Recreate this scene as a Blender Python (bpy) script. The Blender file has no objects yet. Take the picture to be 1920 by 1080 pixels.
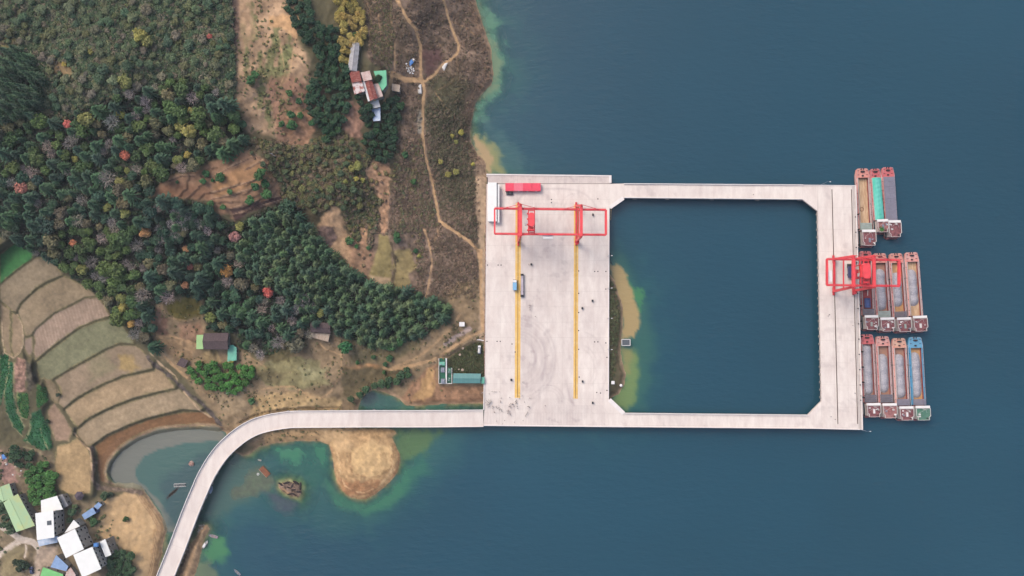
import bpy, bmesh, math, random
import numpy as np
from mathutils import Vector, Matrix
R = math.radians
random.seed(11); RNG = np.random.default_rng(11)
scene = bpy.context.scene
COL = scene.collection

# ------------------------------------------------------------------ camera
F_PX, H_CAM, TILT = 1280.0, 448.0, R(3.8)          # focal length in photo pixels, height over the lake, pitch from straight down
cd = bpy.data.cameras.new("camera"); cam = bpy.data.objects.new("camera", cd); COL.objects.link(cam)
cd.sensor_width = 36.0; cd.lens = 36.0 * F_PX / 1920.0
cd.clip_start = 1.0; cd.clip_end = 20000.0
CAM = np.array([0.0, -H_CAM * math.tan(TILT), H_CAM])
cam.location = CAM; cam.rotation_euler = (TILT, 0, 0)
scene.camera = cam
# ------------------------------------------------------------------ sky, sun, exposure
SUN_EL, SUN_AZ = R(47), R(-48)                     # azimuth from +Y, clockwise
world = bpy.data.worlds.new("World"); scene.world = world; world.use_nodes = True
nt = world.node_tree; nt.nodes.clear()
sky = nt.nodes.new("ShaderNodeTexSky"); sky.sky_type = 'NISHITA'; sky.sun_disc = False
sky.sun_elevation = SUN_EL; sky.sun_rotation = SUN_AZ
sky.air_density = 1.0; sky.dust_density = 6.0; sky.ozone_density = 1.0
bg = nt.nodes.new("ShaderNodeBackground"); bg.inputs[1].default_value = 0.15
wo = nt.nodes.new("ShaderNodeOutputWorld")
nt.links.new(sky.outputs[0], bg.inputs[0]); nt.links.new(bg.outputs[0], wo.inputs[0])
sl = bpy.data.lights.new("sun", 'SUN'); sl.energy = 0.75; sl.angle = R(32); sl.color = (1.0, 0.95, 0.89)
sun = bpy.data.objects.new("sun", sl); COL.objects.link(sun)
sd_ = Vector((math.sin(SUN_AZ) * math.cos(SUN_EL), math.cos(SUN_AZ) * math.cos(SUN_EL), math.sin(SUN_EL)))
sun.rotation_euler = sd_.to_track_quat('Z', 'Y').to_euler()
vs = scene.view_settings
vs.view_transform = 'Standard'; vs.look = 'None'; vs.gamma = 1.0; vs.use_curve_mapping = False
vs.exposure = 0.7
scene.cycles.max_bounces = 5; scene.cycles.transparent_max_bounces = 6
GAIN = 1.6                                          # photo brightness / surface reflectance at this exposure

# ------------------------------------------------------------------ helpers
def lin(c, g=GAIN):
    a = np.asarray(c, float) / 255.0
    return np.where(a <= 0.04045, a / 12.92, ((a + 0.055) / 1.055) ** 2.4) / g
ct, st = math.cos(TILT), math.sin(TILT)
def U(px, py, z=0.0):
    """point of the place at height z seen at photo pixel (px, py)"""
    px = np.asarray(px, float); py = np.asarray(py, float); z = np.asarray(z, float)
    x = (px - 960) / F_PX; y = (540 - py) / F_PX
    dy = y * ct + st; dz = y * st - ct
    t = (z - H_CAM) / dz
    return np.stack([x * t, CAM[1] + dy * t, z + 0 * t], -1)
def smooth(a, b, x):
    t = np.clip((x - a) / (b - a), 0, 1); return t * t * (3 - 2 * t)
_LAT = RNG.random((256, 256))
def vn(x, y, s, k=0):
    x = np.asarray(x, float) / s + 31.7 * k; y = np.asarray(y, float) / s + 17.3 * k
    i = np.floor(x).astype(int); j = np.floor(y).astype(int); u = x - i; v = y - j
    u = u * u * (3 - 2 * u); v = v * v * (3 - 2 * v)
    a = _LAT[i & 255, j & 255]; b = _LAT[(i + 1) & 255, j & 255]; c = _LAT[i & 255, (j + 1) & 255]; d = _LAT[(i + 1) & 255, (j + 1) & 255]
    return (a * (1 - u) + b * u) * (1 - v) + (c * (1 - u) + d * u) * v - 0.5
def fbm(x, y, s, k=0, o=4):
    r = 0; a = 1.0
    for i in range(o):
        r = r + a * vn(x, y, s / 2 ** i, k + 5 * i); a *= 0.55
    return r
def pdist(pts, X, Y, closed=False):
    d = np.full(X.shape, 1e9); n = len(pts)
    for i in range(n if closed else n - 1):
        ax, ay = pts[i]; bx, by = pts[(i + 1) % n]
        ex, ey = bx - ax, by - ay; L = ex * ex + ey * ey + 1e-9
        t = np.clip(((X - ax) * ex + (Y - ay) * ey) / L, 0, 1)
        d = np.minimum(d, np.hypot(X - ax - t * ex, Y - ay - t * ey))
    return d
def inside(poly, X, Y):
    r = np.zeros(np.shape(X), bool); n = len(poly)
    for i in range(n):
        ax, ay = poly[i]; bx, by = poly[(i + 1) % n]
        if ay == by: continue
        c = ((ay > Y) != (by > Y)) & (X < (bx - ax) * (Y - ay) / (by - ay) + ax)
        r ^= c
    return r
def sdf(poly, X, Y):
    return np.where(inside(poly, X, Y), 1, -1) * pdist(poly, X, Y, True)

def tag(o, label=None, cat=None, group=None, kind=None):
    if label: o["label"] = label
    if cat: o["category"] = cat
    if group: o["group"] = group
    if kind: o["kind"] = kind
    return o
def empty(name, loc, label, cat, group=None, rz=0.0):
    o = bpy.data.objects.new(name, None); COL.objects.link(o)
    o.location = [float(v) for v in loc]; o.rotation_euler = (0, 0, rz); o.empty_display_size = 0.5
    return tag(o, label, cat, group)
def link(name, me, parent=None, loc=None):
    o = bpy.data.objects.new(name, me); COL.objects.link(o)
    if parent is not None: o.parent = parent
    if loc is not None: o.location = [float(v) for v in loc]
    return o
def mesh(name, V, Fc, mats, smooth_=False):
    me = bpy.data.meshes.new(name)
    me.from_pydata([tuple(map(float, v)) for v in V], [], [tuple(int(i) for i in f) for f in Fc])
    for m in (mats if isinstance(mats, (list, tuple)) else [mats]):
        if m: me.materials.append(m)
    if smooth_: me.polygons.foreach_set("use_smooth", [True] * len(me.polygons))
    me.update(); return me
class MB:
    def __init__(s): s.V = []; s.F = []
    def add(s, V, Fc):
        n = len(s.V); s.V += [tuple(map(float, v)) for v in V]; s.F += [tuple(i + n for i in f) for f in Fc]; return s
    def box(s, x0, x1, y0, y1, z0, z1):
        return s.add([(x0,y0,z0),(x1,y0,z0),(x1,y1,z0),(x0,y1,z0),(x0,y0,z1),(x1,y0,z1),(x1,y1,z1),(x0,y1,z1)],
                     [(0,3,2,1),(4,5,6,7),(0,1,5,4),(1,2,6,5),(2,3,7,6),(3,0,4,7)])
    def beam(s, p, q, w, h=None):
        h = h or w; p = Vector(p); q = Vector(q); d = (q - p).normalized()
        up = Vector((0,0,1)) if abs(d.z) < 0.95 else Vector((0,1,0))
        a = d.cross(up).normalized() * (w / 2); b = a.cross(d).normalized() * (h / 2)
        return s.add([p-a-b, p+a-b, p+a+b, p-a+b, q-a-b, q+a-b, q+a+b, q-a+b],
                     [(0,3,2,1),(4,5,6,7),(0,1,5,4),(1,2,6,5),(2,3,7,6),(3,0,4,7)])
    def prism(s, P, z0, z1, cap=True):
        n = len(P); V = [(x, y, z0) for x, y in P] + [(x, y, z1) for x, y in P]
        a = sum(P[i][0] * P[(i+1) % n][1] - P[(i+1) % n][0] * P[i][1] for i in range(n))
        Fc = [(i, (i+1) % n, n + (i+1) % n, n + i) for i in range(n)]
        if cap: Fc += [tuple(range(n-1, -1, -1)), tuple(range(n, 2*n))]
        if a < 0: Fc = [f[::-1] for f in Fc]
        return s.add(V, Fc)
    def cyl(s, p, q, r0, r1=None, n=8):
        r1 = r0 if r1 is None else r1; p = Vector(p); q = Vector(q); d = (q - p).normalized()
        up = Vector((0,0,1)) if abs(d.z) < 0.95 else Vector((1,0,0))
        a = d.cross(up).normalized(); b = d.cross(a).normalized()
        V = [p + (a * math.cos(t) + b * math.sin(t)) * r0 for t in [2*math.pi*i/n for i in range(n)]]
        V += [q + (a * math.cos(t) + b * math.sin(t)) * r1 for t in [2*math.pi*i/n for i in range(n)]]
        return s.add(V, [((i+1) % n, i, n+i, n+(i+1) % n) for i in range(n)] + [tuple(range(n)), tuple(range(2*n-1, n-1, -1))])
    def build(s, name, m, parent=None, off=None, sm=False):
        V = s.V
        if off is not None: V = [(v[0]-off[0], v[1]-off[1], v[2]-off[2]) for v in V]
        return link(name, mesh(name, V, s.F, m, sm), parent)

def mat(name, c, rough=0.75, var=0.12, scale=0.6, c2=None, bump=0.0, metal=0.0, spec=0.3, lo=0.4, hi=0.62, stretch=None, tint=False, g=GAIN):
    m = bpy.data.materials.new(name); m.use_nodes = True; N = m.node_tree.nodes; L = m.node_tree.links
    b = N["Principled BSDF"]; b.inputs["Roughness"].default_value = rough; b.inputs["Metallic"].default_value = metal
    b.inputs["Specular IOR Level"].default_value = spec
    tc = N.new("ShaderNodeTexCoord"); src = tc.outputs["Object"]
    if stretch:
        mp = N.new("ShaderNodeMapping"); mp.inputs["Scale"].default_value = stretch
        L.new(src, mp.inputs[0]); src = mp.outputs[0]
    no = N.new("ShaderNodeTexNoise"); no.inputs["Scale"].default_value = scale; no.inputs["Detail"].default_value = 5; no.inputs["Roughness"].default_value = 0.65
    L.new(src, no.inputs["Vector"])
    rp = N.new("ShaderNodeValToRGB"); rp.color_ramp.elements[0].position = lo; rp.color_ramp.elements[1].position = hi
    a = lin(c, g); d = lin(c2, g) if c2 is not None else None
    e = rp.color_ramp.elements
    e[0].color = (*np.clip(a * (1 - var), 0, 1), 1); e[1].color = (*np.clip(d if d is not None else a * (1 + var), 0, 1), 1)
    L.new(no.outputs[0], rp.inputs[0]); out = rp.outputs[0]
    if tint:
        oi = N.new("ShaderNodeObjectInfo"); mx = N.new("ShaderNodeMix"); mx.data_type = 'RGBA'; mx.blend_type = 'MULTIPLY'; mx.inputs[0].default_value = 1
        L.new(out, mx.inputs[6]); L.new(oi.outputs["Color"], mx.inputs[7]); out = mx.outputs[2]
    L.new(out, b.inputs["Base Color"])
    if bump:
        bn = N.new("ShaderNodeBump"); bn.inputs["Strength"].default_value = bump; bn.inputs["Distance"].default_value = 0.1
        n2 = N.new("ShaderNodeTexNoise"); n2.inputs["Scale"].default_value = scale * 6; n2.inputs["Detail"].default_value = 4
        L.new(tc.outputs["Object"], n2.inputs["Vector"]); L.new(n2.outputs[0], bn.inputs["Height"]); L.new(bn.outputs[0], b.inputs["Normal"])
    return m

# ------------------------------------------------------------------ outlines of the place (photo pixels)
SHORE = [(890,0),(895,15),(902,37),(912,65),(921,97),(922,120),(925,140),(920,160),(905,172),(892,190),(885,217),(881,237),(882,262),(890,280),(896,291),(905,297),(911,306),(912,322)]
BANK = [(1142,512),(1152,525),(1158,545),(1166,565),(1169,580),(1168,600),(1165,630),(1163,660),(1170,690),(1174,700),(1170,720),(1160,738),(1142,748)]
INLET = [(1050,752),(905,757),(830,757),(785,761),(760,760),(750,750),(738,743),(718,735),(700,731),(685,739),(676,752),(672,764),(672,803)]
PENIN = [(720,804),(738,806),(744,813),(733,819),(742,832),(748,850),(750,865),(745,882),(735,900),(720,915),(700,928),(685,935),(670,935),(655,930),(640,920),(632,905),(628,890),(625,870),(622,850),(617,832),(600,827),(555,826),(520,829),(500,834),(485,838),(470,850),(455,856),(440,848),(430,830),(424,812)]
POND = [(410,803),(380,798),(340,800),(300,805),(270,816),(240,832),(215,850),(203,868),(198,885),(201,900),(215,907),(250,905),(264,912),(270,919)]
WEST = [(280,935),(292,950),(302,966),(309,978),(313,992),(309,1010),(303,1040),(294,1080),(270,1200),(200,1600)]
LAND = [(-9000,-9000),(700,-9000),(840,-900),(872,-250)] + SHORE + [(1000,400),(1100,480)] + BANK + INLET + PENIN + POND + WEST + [(-300,9000),(-9000,9000)]
SPIT = [(388,984),(375,988),(370,1003),(352,1028),(340,1058),(326,1100),(330,1220),(352,1220),(356,1100),(370,1062),(377,1038),(380,1018),(386,1003),(393,992)]
ROCKY = [(519,906),(530,902),(545,899),(560,903),(568,912),(568,926),(562,936),(545,934),(530,925),(519,916)]
DECK_Z = 6.0
YARD = [(912,345),(1144,344),(1170,344),(1170,371),(1143,391),(1142,748),(1170,775),(1170,801),(906,798),(908,748)]

CP = [(0,0,40),(200,100,45),(400,150,42),(450,300,34),(300,350,36),(100,350,27),(0,430,20),(550,100,36),(650,130,30),(600,350,24),(700,450,14),
      (800,200,17),(860,100,9),(860,400,8),(780,500,10),(550,500,20),(300,520,20),(500,600,13),(650,600,12),(400,640,10),(600,680,8),(800,600,8),
      (700,720,4),(450,740,6),(100,600,12),(50,700,12),(200,700,8),(300,760,4),(150,800,6),(100,900,8),(50,1000,8),(150,1000,7),(230,980,4.5),
      (680,870,3),(0,560,15),(720,20,22),(860,700,5),(880,560,6),(900,450,6.2),(470,640,9),(-200,200,46),(-200,700,20),(-200,1000,12),(300,-200,50),(750,-200,24),(60,1200,9)]
XS = np.concatenate([[-7000,-3500,-1800,-1000,-600,-400,-300], np.arange(-250,-20,10), np.arange(-20,1236,2), np.arange(1240,1500,20), [1600,1900,2400,4000,8000]]).astype(float)
YS = np.concatenate([[-6000,-3500,-1800,-1000,-600,-400,-300], np.arange(-250,-20,10), np.arange(-20,1102,2), np.arange(1110,1340,10), [1360,1500,1900,2500,4000,7000]]).astype(float)
PX, PY = np.meshgrid(XS, YS, indexing='ij')

# terraced fields: outline, colour, height step
FIELDS = [
 ([(0,477),(27,457),(50,464),(65,475),(60,485),(25,510),(0,532)], (66,122,70), 16),
 ([(0,535),(25,514),(67,483),(92,483),(117,515),(90,525),(67,539),(37,570),(30,584),(22,582),(0,562)], (138,124,102), 14.6),
 ([(76,540),(120,518),(160,538),(182,556),(160,556),(140,567),(100,587),(68,615),(60,626),(48,630),(40,605),(34,582),(40,571),(57,555)], (142,126,102), 13.2),
 ([(68,617),(100,590),(140,570),(160,559),(185,558),(198,577),(207,593),(180,600),(150,612),(120,632),(90,655),(67,674),(63,660),(66,640),(63,628)], (158,138,120), 11.9),
 ([(70,679),(95,657),(125,635),(150,616),(180,604),(207,597),(225,607),(240,625),(250,644),(225,642),(200,652),(170,669),(130,691),(100,709),(88,718),(84,708),(74,712),(70,692)], (126,126,98), 10.5),
 ([(103,713),(130,696),(170,674),(200,657),(225,647),(255,648),(270,660),(283,680),(285,690),(255,697),(230,703),(200,716),(170,730),(140,747),(120,765),(108,755),(116,740),(112,725)], (148,130,108), 9.1),
 ([(122,767),(145,750),(170,735),(200,720),(235,707),(270,700),(289,695),(294,686),(306,697),(325,722),(328,728),(300,733),(250,745),(220,757),(190,770),(160,787),(147,800),(138,793),(130,780)], (164,142,112), 7.4),
 ([(150,802),(165,789),(195,774),(225,760),(260,749),(300,738),(335,730),(355,746),(378,765),(375,770),(355,768),(340,767),(310,775),(280,782),(255,790),(225,803),(200,815),(175,833),(162,836),(146,818),(144,808)], (156,138,112), 5.4),
 ([(177,836),(200,819),(240,801),(290,784),(345,772),(385,773),(405,786),(410,797),(370,794),(330,796),(290,803),(255,816),(222,838),(202,862),(194,885),(198,903),(188,902),(183,880),(183,850)], (128,96,68), 2.6),
 ([(47,635),(60,632),(62,658),(55,668),(46,655)], (140,122,108), 12.2),
 ([(0,567),(17,579),(20,600),(17,640),(24,668),(12,662),(4,640),(0,612)], (146,128,104), 13.4),
 ([(23,587),(33,592),(42,612),(43,645),(35,662),(28,668),(21,650),(23,612)], (150,130,106), 13.0),
 ([(107,836),(130,831),(145,821),(164,841),(171,860),(172,890),(169,924),(130,928),(107,914),(103,872)], (172,146,108), 8.0),
 ([(405,650),(470,662),(470,690),(420,690)], (150,130,104), 9),
 ([(84,712),(93,712),(103,722),(112,742),(108,756),(98,748),(90,730)], (140,124,100), 9.6),
 ([(90,770),(102,756),(112,770),(125,790),(135,806),(128,826),(104,826),(95,800)], (150,126,106), 8.2),
]
VEG = [
 [(0,665),(15,665),(17,690),(10,715),(5,740),(0,760)],
 [(17,677),(25,681),(24,735),(33,775),(45,800),(40,815),(25,800),(12,770),(8,735)],
 [(33,737),(52,737),(55,775),(50,785),(40,780),(33,760)],
 [(70,722),(88,727),(90,750),(70,768),(68,737)],
 [(58,777),(75,767),(85,790),(95,810),(98,840),(80,845),(60,835),(45,825),(55,805)],
]

def base_height(X, Y):
    cx = np.clip(X, -260, 1300); cy = np.clip(Y, -260, 1320)
    num = 0; den = 0
    for x, y, h in CP:
        w = 1.0 / (((cx - x) ** 2 + (cy - y) ** 2) / 900.0 + 1.0) ** 1.7
        num = num + w * h; den = den + w
    return num / den
LANDD = np.maximum(np.maximum(sdf(LAND, PX, PY), sdf(SPIT, PX, PY)), np.minimum(sdf(ROCKY, PX, PY) - 3.5, 2.0))
jag = 2.2 * fbm(PX, PY, 22, 3) + 1.2 * vn(PX, PY, 5, 9)
D = LANDD + jag
HT = base_height(PX, PY)
land_h = np.minimum(HT * (1 - np.exp(-np.maximum(D, 0) / 55.0)) + np.minimum(np.maximum(D, 0), 9) * 0.11, 200) \
         + smooth(4, 40, D) * (2.2 * fbm(PX, PY, 70, 1) + 0.5 * fbm(PX, PY, 12, 2))
bed = np.minimum(D, 0) * 0.075 * (1 + 0.5 * fbm(PX, PY, 40, 4)) - 0.02 * np.minimum(D, 0) * 0 + 0.4 * fbm(PX, PY, 14, 6) * smooth(0, -12, D)
bed = np.maximum(bed, -12)
Z = np.where(D > 0, land_h, bed)
FW = 0.0; FH = 0.0; FS = np.full(PX.shape, -1e9)
for poly, c, hz in FIELDS:                                          # flat treads with a step down to the next terrace
    sd0 = sdf(poly, PX, PY); wgt = np.exp(np.clip(sd0, -40, 3) / 1.7); FW = FW + wgt; FH = FH + wgt * (2.6 + (hz - 2.6) * .8); FS = np.maximum(FS, sd0)
m = smooth(-14, -3, FS); Z = Z * (1 - m) + m * (FH / np.maximum(FW, 1e-30) + 0.12 * fbm(PX, PY, 30, 7))
for poly in VEG:
    m = smooth(-2, 1, sdf(poly, PX, PY)); Z = Z * (1 - m) + m * (np.maximum(Z, 6))
# brown contour terraces on the slope
BROWN = [(275,368),(290,352),(320,330),(380,315),(400,302),(440,285),(470,280),(500,300),(515,325),(525,345),(530,368),(460,400),(440,413),(430,405),(400,395),(395,376),(340,372)]
m = smooth(-3, 2, sdf(BROWN, PX, PY)); q = np.round(Z / 1.6) * 1.6
Z = Z * (1 - m) + m * (q * 0.45 + Z * 0.55)
# ground is graded flat where the yard, the shed compound and the road meet it
yd = sdf([(905,300)] + YARD[1:7] + [(1170,801),(906,798),(906,760)], PX, PY)
Z = np.where(yd > -1.5, np.minimum(Z, 4.6), Z)
m = smooth(-26, -3, yd) * (PX < 915) * (PY > 330) * (PY < 660) * (D > 0); Z = Z * (1 - m) + m * 5.7
ROADC = [(908,785),(800,785),(700,785),(620,785.5),(560,786),(540,787),(510,791.5),(482,799),(460,810),(440,824.5),(420,843),(405,862),(393,881),(382,902),(374,921),(362,949),(348,985),(333,1025),(310,1082),(286,1140),(255,1215)]
rdist = pdist(ROADC, PX, PY); Z = np.where(rdist < 22, np.minimum(Z, 3.6), Z)
GREENPLOT = [(838,674),(880,646),(905,638),(909,707),(850,702),(838,690)]
m = smooth(-4, 3, sdf([(822,668),(838,668),(880,644),(908,637),(909,722),(822,722)], PX, PY)); Z = Z * (1 - m) + m * 4.8

def zat(px, py):
    """terrain height at a photo pixel (bilinear)"""
    i = int(np.clip(np.searchsorted(XS, px) - 1, 0, len(XS) - 2)); j = int(np.clip(np.searchsorted(YS, py) - 1, 0, len(YS) - 2))
    u = (px - XS[i]) / (XS[i+1] - XS[i]); v = (py - YS[j]) / (YS[j+1] - YS[j])
    return float((Z[i,j]*(1-u) + Z[i+1,j]*u)*(1-v) + (Z[i,j+1]*(1-u) + Z[i+1,j+1]*u)*v)

# ------------------------------------------------------------------ ground colours (surface reflectance by land use)
C = np.zeros(PX.shape + (3,)); C[:] = (98, 92, 70)
def layer(m, c, amp=0.10, s=9, k=0):
    global C
    n = 1 + amp * 2 * fbm(PX, PY, s, k)
    m = m[..., None]; C = C * (1 - m) + m * (np.asarray(c, float) * n[..., None])
def _slice(pts, pad):
    x0 = min(p[0] for p in pts) - pad; x1 = max(p[0] for p in pts) + pad; y0 = min(p[1] for p in pts) - pad; y1 = max(p[1] for p in pts) + pad
    return slice(max(np.searchsorted(XS, x0) - 1, 0), np.searchsorted(XS, x1) + 1), slice(max(np.searchsorted(YS, y0) - 1, 0), np.searchsorted(YS, y1) + 1)
def blend(sl_, m, c, amp, s, k):
    X, Y = PX[sl_], PY[sl_]; n = 1 + amp * 2 * fbm(X, Y, s, k)
    C[sl_] = C[sl_] * (1 - m[..., None]) + m[..., None] * (np.asarray(c, float) * n[..., None])
def paint(poly, c, f=3, jit=4, js=14, amp=0.12, s=8, k=0, op=1.0):
    sl_ = _slice(poly, f + jit + 4); X, Y = PX[sl_], PY[sl_]
    d = sdf(poly, X, Y) + jit * 2 * fbm(X, Y, js, k + 2)
    blend(sl_, op * smooth(-f, f, d), c, amp, s, k)
def stroke(pts, c, w, f=1.3, jit=0.8, amp=0.08, k=0, op=1.0, closed=False):
    sl_ = _slice(pts, w + f + 4); X, Y = PX[sl_], PY[sl_]
    d = pdist(pts, X, Y, closed) + jit * 2 * fbm(X, Y, 9, k)
    blend(sl_, op * (1 - smooth(w / 2 - f / 2, w / 2 + f / 2, d)), c, amp, 5, k)

FOREST = [(-300,235),(0,235),(60,222),(110,232),(150,205),(200,190),(330,150),(360,145),(430,190),(470,255),(440,280),(380,305),(320,326),(290,350),(272,370),(345,378),(392,382),(398,398),(440,420),(470,408),(530,380),(560,395),(590,440),(620,470),(650,500),(690,530),(760,545),(840,570),(846,598),(800,625),(760,645),(700,655),(640,630),(600,600),(580,640),(530,655),(500,670),(450,650),(440,625),(385,620),(380,560),(330,553),(300,562),(285,600),(298,665),(262,640),(240,615),(210,590),(180,550),(130,515),(60,470),(0,440),(-300,420)]
CONIF = [(440,425),(530,392),(560,398),(590,440),(620,470),(650,500),(690,530),(760,545),(838,570),(843,598),(800,623),(760,643),(700,652),(645,625),(600,595),(570,600),(555,560),(520,540),(470,520),(440,480)]
SWCON = [(0,95),(25,88),(50,105),(75,140),(90,150),(70,165),(75,185),(60,215),(0,225),(-60,225),(-60,110)]
HEATH = [(690,-300),(880,-300)] + SHORE[:16] + [(893,330),(890,400),(896,465),(900,540),(845,560),(790,555),(740,545),(690,520),(690,440),(740,330),(745,230),(735,150),(690,110),(680,40)]
BARE = [(432,-200),(560,-200),(545,0),(562,35),(558,70),(575,110),(583,150),(575,200),(592,235),(582,278),(530,272),(500,252),(462,250),(442,180),(436,80)]
SOUTH = [(270,595),(300,560),(380,555),(385,625),(440,640),(480,680),(560,650),(600,620),(640,640),(700,655),(760,650),(850,600),(845,565),(900,520),(909,640),(909,760),(676,805),(560,835),(480,840),(420,812),(405,780),(330,690),(300,670)]
VILL = [(-300,830),(60,838),(100,850),(105,930),(180,935),(200,930),(280,1200),(-300,1300)]
paint([(-300,-300),(450,-300),(440,250),(-300,260)], (82,82,62), 10, 10, 60, 0.25, 12, 1)
paint([(440,250),(640,230),(740,280),(900,290),(905,560),(700,560),(600,480),(540,380),(470,290)], (92,84,64), 10, 8, 40, 0.2, 14, 2)
paint(HEATH, (120,102,88), 6, 6, 30, 0.2, 10, 3)
for p_, c_ in (([(800,150),(840,130),(880,160),(860,210),(820,215)], (92,90,66)), ([(790,180),(860,190),(890,280),(890,400),(840,380),(810,280)], (84,82,64)), ([(690,10),(760,20),(780,120),(720,110)], (112,96,80))):
    paint(p_, c_, 12, 10, 30, 0.18, 10, 5, 0.8)
paint([(793,95),(825,90),(830,110),(815,140),(800,145),(792,120)], (88,62,62), 9, 7, 10, 0.2, 5, 6, .75)
paint(BARE, (164,136,108), 6, 6, 30, 0.18, 14, 7)
for x0, y0, x1, y1, w in ((470,10,475,70,9),(520,40,500,150,12),(545,60,520,180,9),(540,90,520,140,16),(455,40,462,140,6),(485,100,490,200,8),(530,180,545,260,14),(560,190,570,260,8),(500,190,505,240,8)):
    stroke([(x0,y0),((x0+x1)/2+3,(y0+y1)/2),(x1,y1)], (108,110,74), w*1.25, 6, 5, 0.22, 8, 0.85)
paint([(502,28),(560,26),(558,72),(528,52),(500,50)], (190,152,112), 3, 3, 10, 0.1, 8, 8)
paint([(500,150),(540,140),(580,160),(585,230),(560,270),(520,265)], (150,112,92), 8, 8, 20, 0.16, 9, 9, 0.7)
paint([(445,0),(470,0),(480,60),(460,100),(450,90)], (172,142,112), 5, 5, 14, 0.12, 9, 9, 0.7)
paint([(430,0),(446,0),(448,60),(440,140),(434,60)], (96,78,72), 3, 3, 12, 0.15, 6, 9, 0.8)
paint([(590,160),(612,170),(606,215),(590,222)], (150,116,94), 4, 4, 10, .16, 6, 10)
paint([(528,215),(585,205),(590,245),(578,275),(540,268)], (164,126,98), 6, 6, 10, .18, 6, 10)
paint([(650,190),(690,190),(678,255),(655,260),(640,240)], (156,120,100), 5, 5, 12, 0.18, 6, 10)
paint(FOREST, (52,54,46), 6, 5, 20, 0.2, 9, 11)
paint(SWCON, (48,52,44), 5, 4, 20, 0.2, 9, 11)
paint([(92,105),(130,120),(150,140),(148,155),(115,160),(95,140)], (132,112,82), 5, 5, 14, 0.15, 9, 12)
paint([(0,70),(30,68),(40,90),(18,92),(0,120)], (118,112,76), 5, 5, 14, 0.15, 9, 12)
paint([(55,140),(95,145),(130,165),(80,190),(60,170)], (108,86,70), 6, 5, 14, 0.15, 9, 12, 0.8)
paint(BROWN, (148,116,92), 3, 3, 12, 0.1, 9, 13)
paint([(400,335),(440,318),(480,300),(515,330),(470,350),(430,365),(400,372)], (160,122,86), 4, 3, 12, 0.1, 9, 13, 0.8)
paint([(280,362),(330,342),(395,355),(395,372),(340,368)], (132,98,76), 4, 3, 12, 0.1, 9, 13, 0.8)
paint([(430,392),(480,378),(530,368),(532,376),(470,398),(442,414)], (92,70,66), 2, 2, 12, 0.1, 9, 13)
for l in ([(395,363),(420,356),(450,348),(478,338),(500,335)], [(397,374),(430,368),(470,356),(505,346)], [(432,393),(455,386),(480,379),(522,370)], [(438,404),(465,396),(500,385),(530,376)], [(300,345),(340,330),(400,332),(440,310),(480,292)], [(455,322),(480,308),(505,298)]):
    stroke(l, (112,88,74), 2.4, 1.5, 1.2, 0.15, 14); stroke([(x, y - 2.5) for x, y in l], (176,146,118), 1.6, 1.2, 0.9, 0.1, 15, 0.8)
paint([(620,385),(640,390),(645,415),(660,450),(668,480),(660,502),(640,492),(620,468),(590,430),(600,412)], (184,150,116), 4, 4, 12, 0.12, 7, 16)
paint([(600,425),(625,425),(635,445),(620,465),(595,440)], (112,92,84), 3, 4, 10, 0.2, 5, 16)
paint([(705,298),(728,308),(735,335),(730,360),(728,400),(725,432),(717,434),(712,400),(707,370),(690,335),(685,318)], (176,138,108), 3, 4, 9, 0.2, 6, 17)
paint([(675,425),(690,428),(688,475),(680,480)], (178,140,108), 3, 4, 9, 0.14, 6, 17)
paint([(655,445),(690,455),(705,490),(690,530),(660,500)], (148,116,94), 5, 5, 9, 0.2, 5, 17, 0.8)
paint([(711,440),(728,442),(735,470),(735,520),(730,532),(690,520),(700,490),(708,465)], (142,128,86), 2, 1.5, 9, 0.1, 9, 18)
paint([(738,470),(768,466),(781,502),(765,512),(770,530),(745,548),(736,530)], (146,130,90), 2, 1.5, 9, 0.1, 9, 18)
paint([(690,515),(733,522),(728,535),(700,532)], (172,148,118), 3, 2, 9, 0.1, 9, 18)
stroke([(733,455),(740,480),(742,500),(735,530)], (96,84,66), 4, 2, 2, 0.15, 18)
paint([(835,555),(860,530),(900,520),(903,600),(880,610),(850,585)], (152,130,100), 6, 5, 14, 0.16, 7, 19)
paint(SOUTH, (138,118,92), 6, 5, 24, 0.15, 12, 20)
for p_, c_ in (([(480,690),(530,665),(600,680),(615,720),(560,730),(500,725)], (136,128,92)), ([(560,690),(612,690),(605,715),(570,712)], (146,140,104)), ([(650,690),(690,680),(720,690),(710,705),(660,710),(640,700)], (190,142,98)),
              ([(485,665),(540,640),(560,655),(530,680)], (110,100,70)), ([(660,655),(760,640),(800,625),(780,660),(720,680),(660,680)], (120,108,80)), ([(560,620),(590,600),(640,620),(640,650),(600,650)], (130,112,90)),
              ([(480,742),(560,735),(640,750),(640,768),(520,772),(470,785)], (172,146,106)), ([(640,690),(760,690),(740,715),(680,735),(640,750)], (104,92,68)), ([(300,640),(330,632),(368,640),(360,670),(320,668)], (150,124,94)),
              ([(276,590),(300,580),(315,600),(318,628),(300,632),(278,612)], (144,110,90)), ([(310,575),(330,560),(375,560),(380,590),(350,600),(320,592)], (116,104,56)), ([(335,610),(372,605),(380,622),(360,640),(335,635)], (150,118,94)),
              ([(381,656),(418,656),(416,680),(382,680)], (148,128,94)), ([(400,720),(455,740),(470,760),(440,775),(415,770)], (152,132,104)), ([(540,700),(520,720),(470,712),(470,690)], (112,102,74))):
    paint(p_, c_, 4, 4, 14, 0.14, 8, 21)
paint([(742,752),(800,690),(822,680),(822,722),(908,722),(908,757),(760,757)], (150,116,90), 3, 4, 12, 0.16, 6, 22)
paint([(790,720),(805,690),(818,690),(815,735),(795,748),(770,752)], (188,150,104), 4, 5, 12, 0.1, 8, 22)
paint(GREENPLOT, (72,72,50), 2, 1, 12, 0.25, 5, 23)
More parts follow.
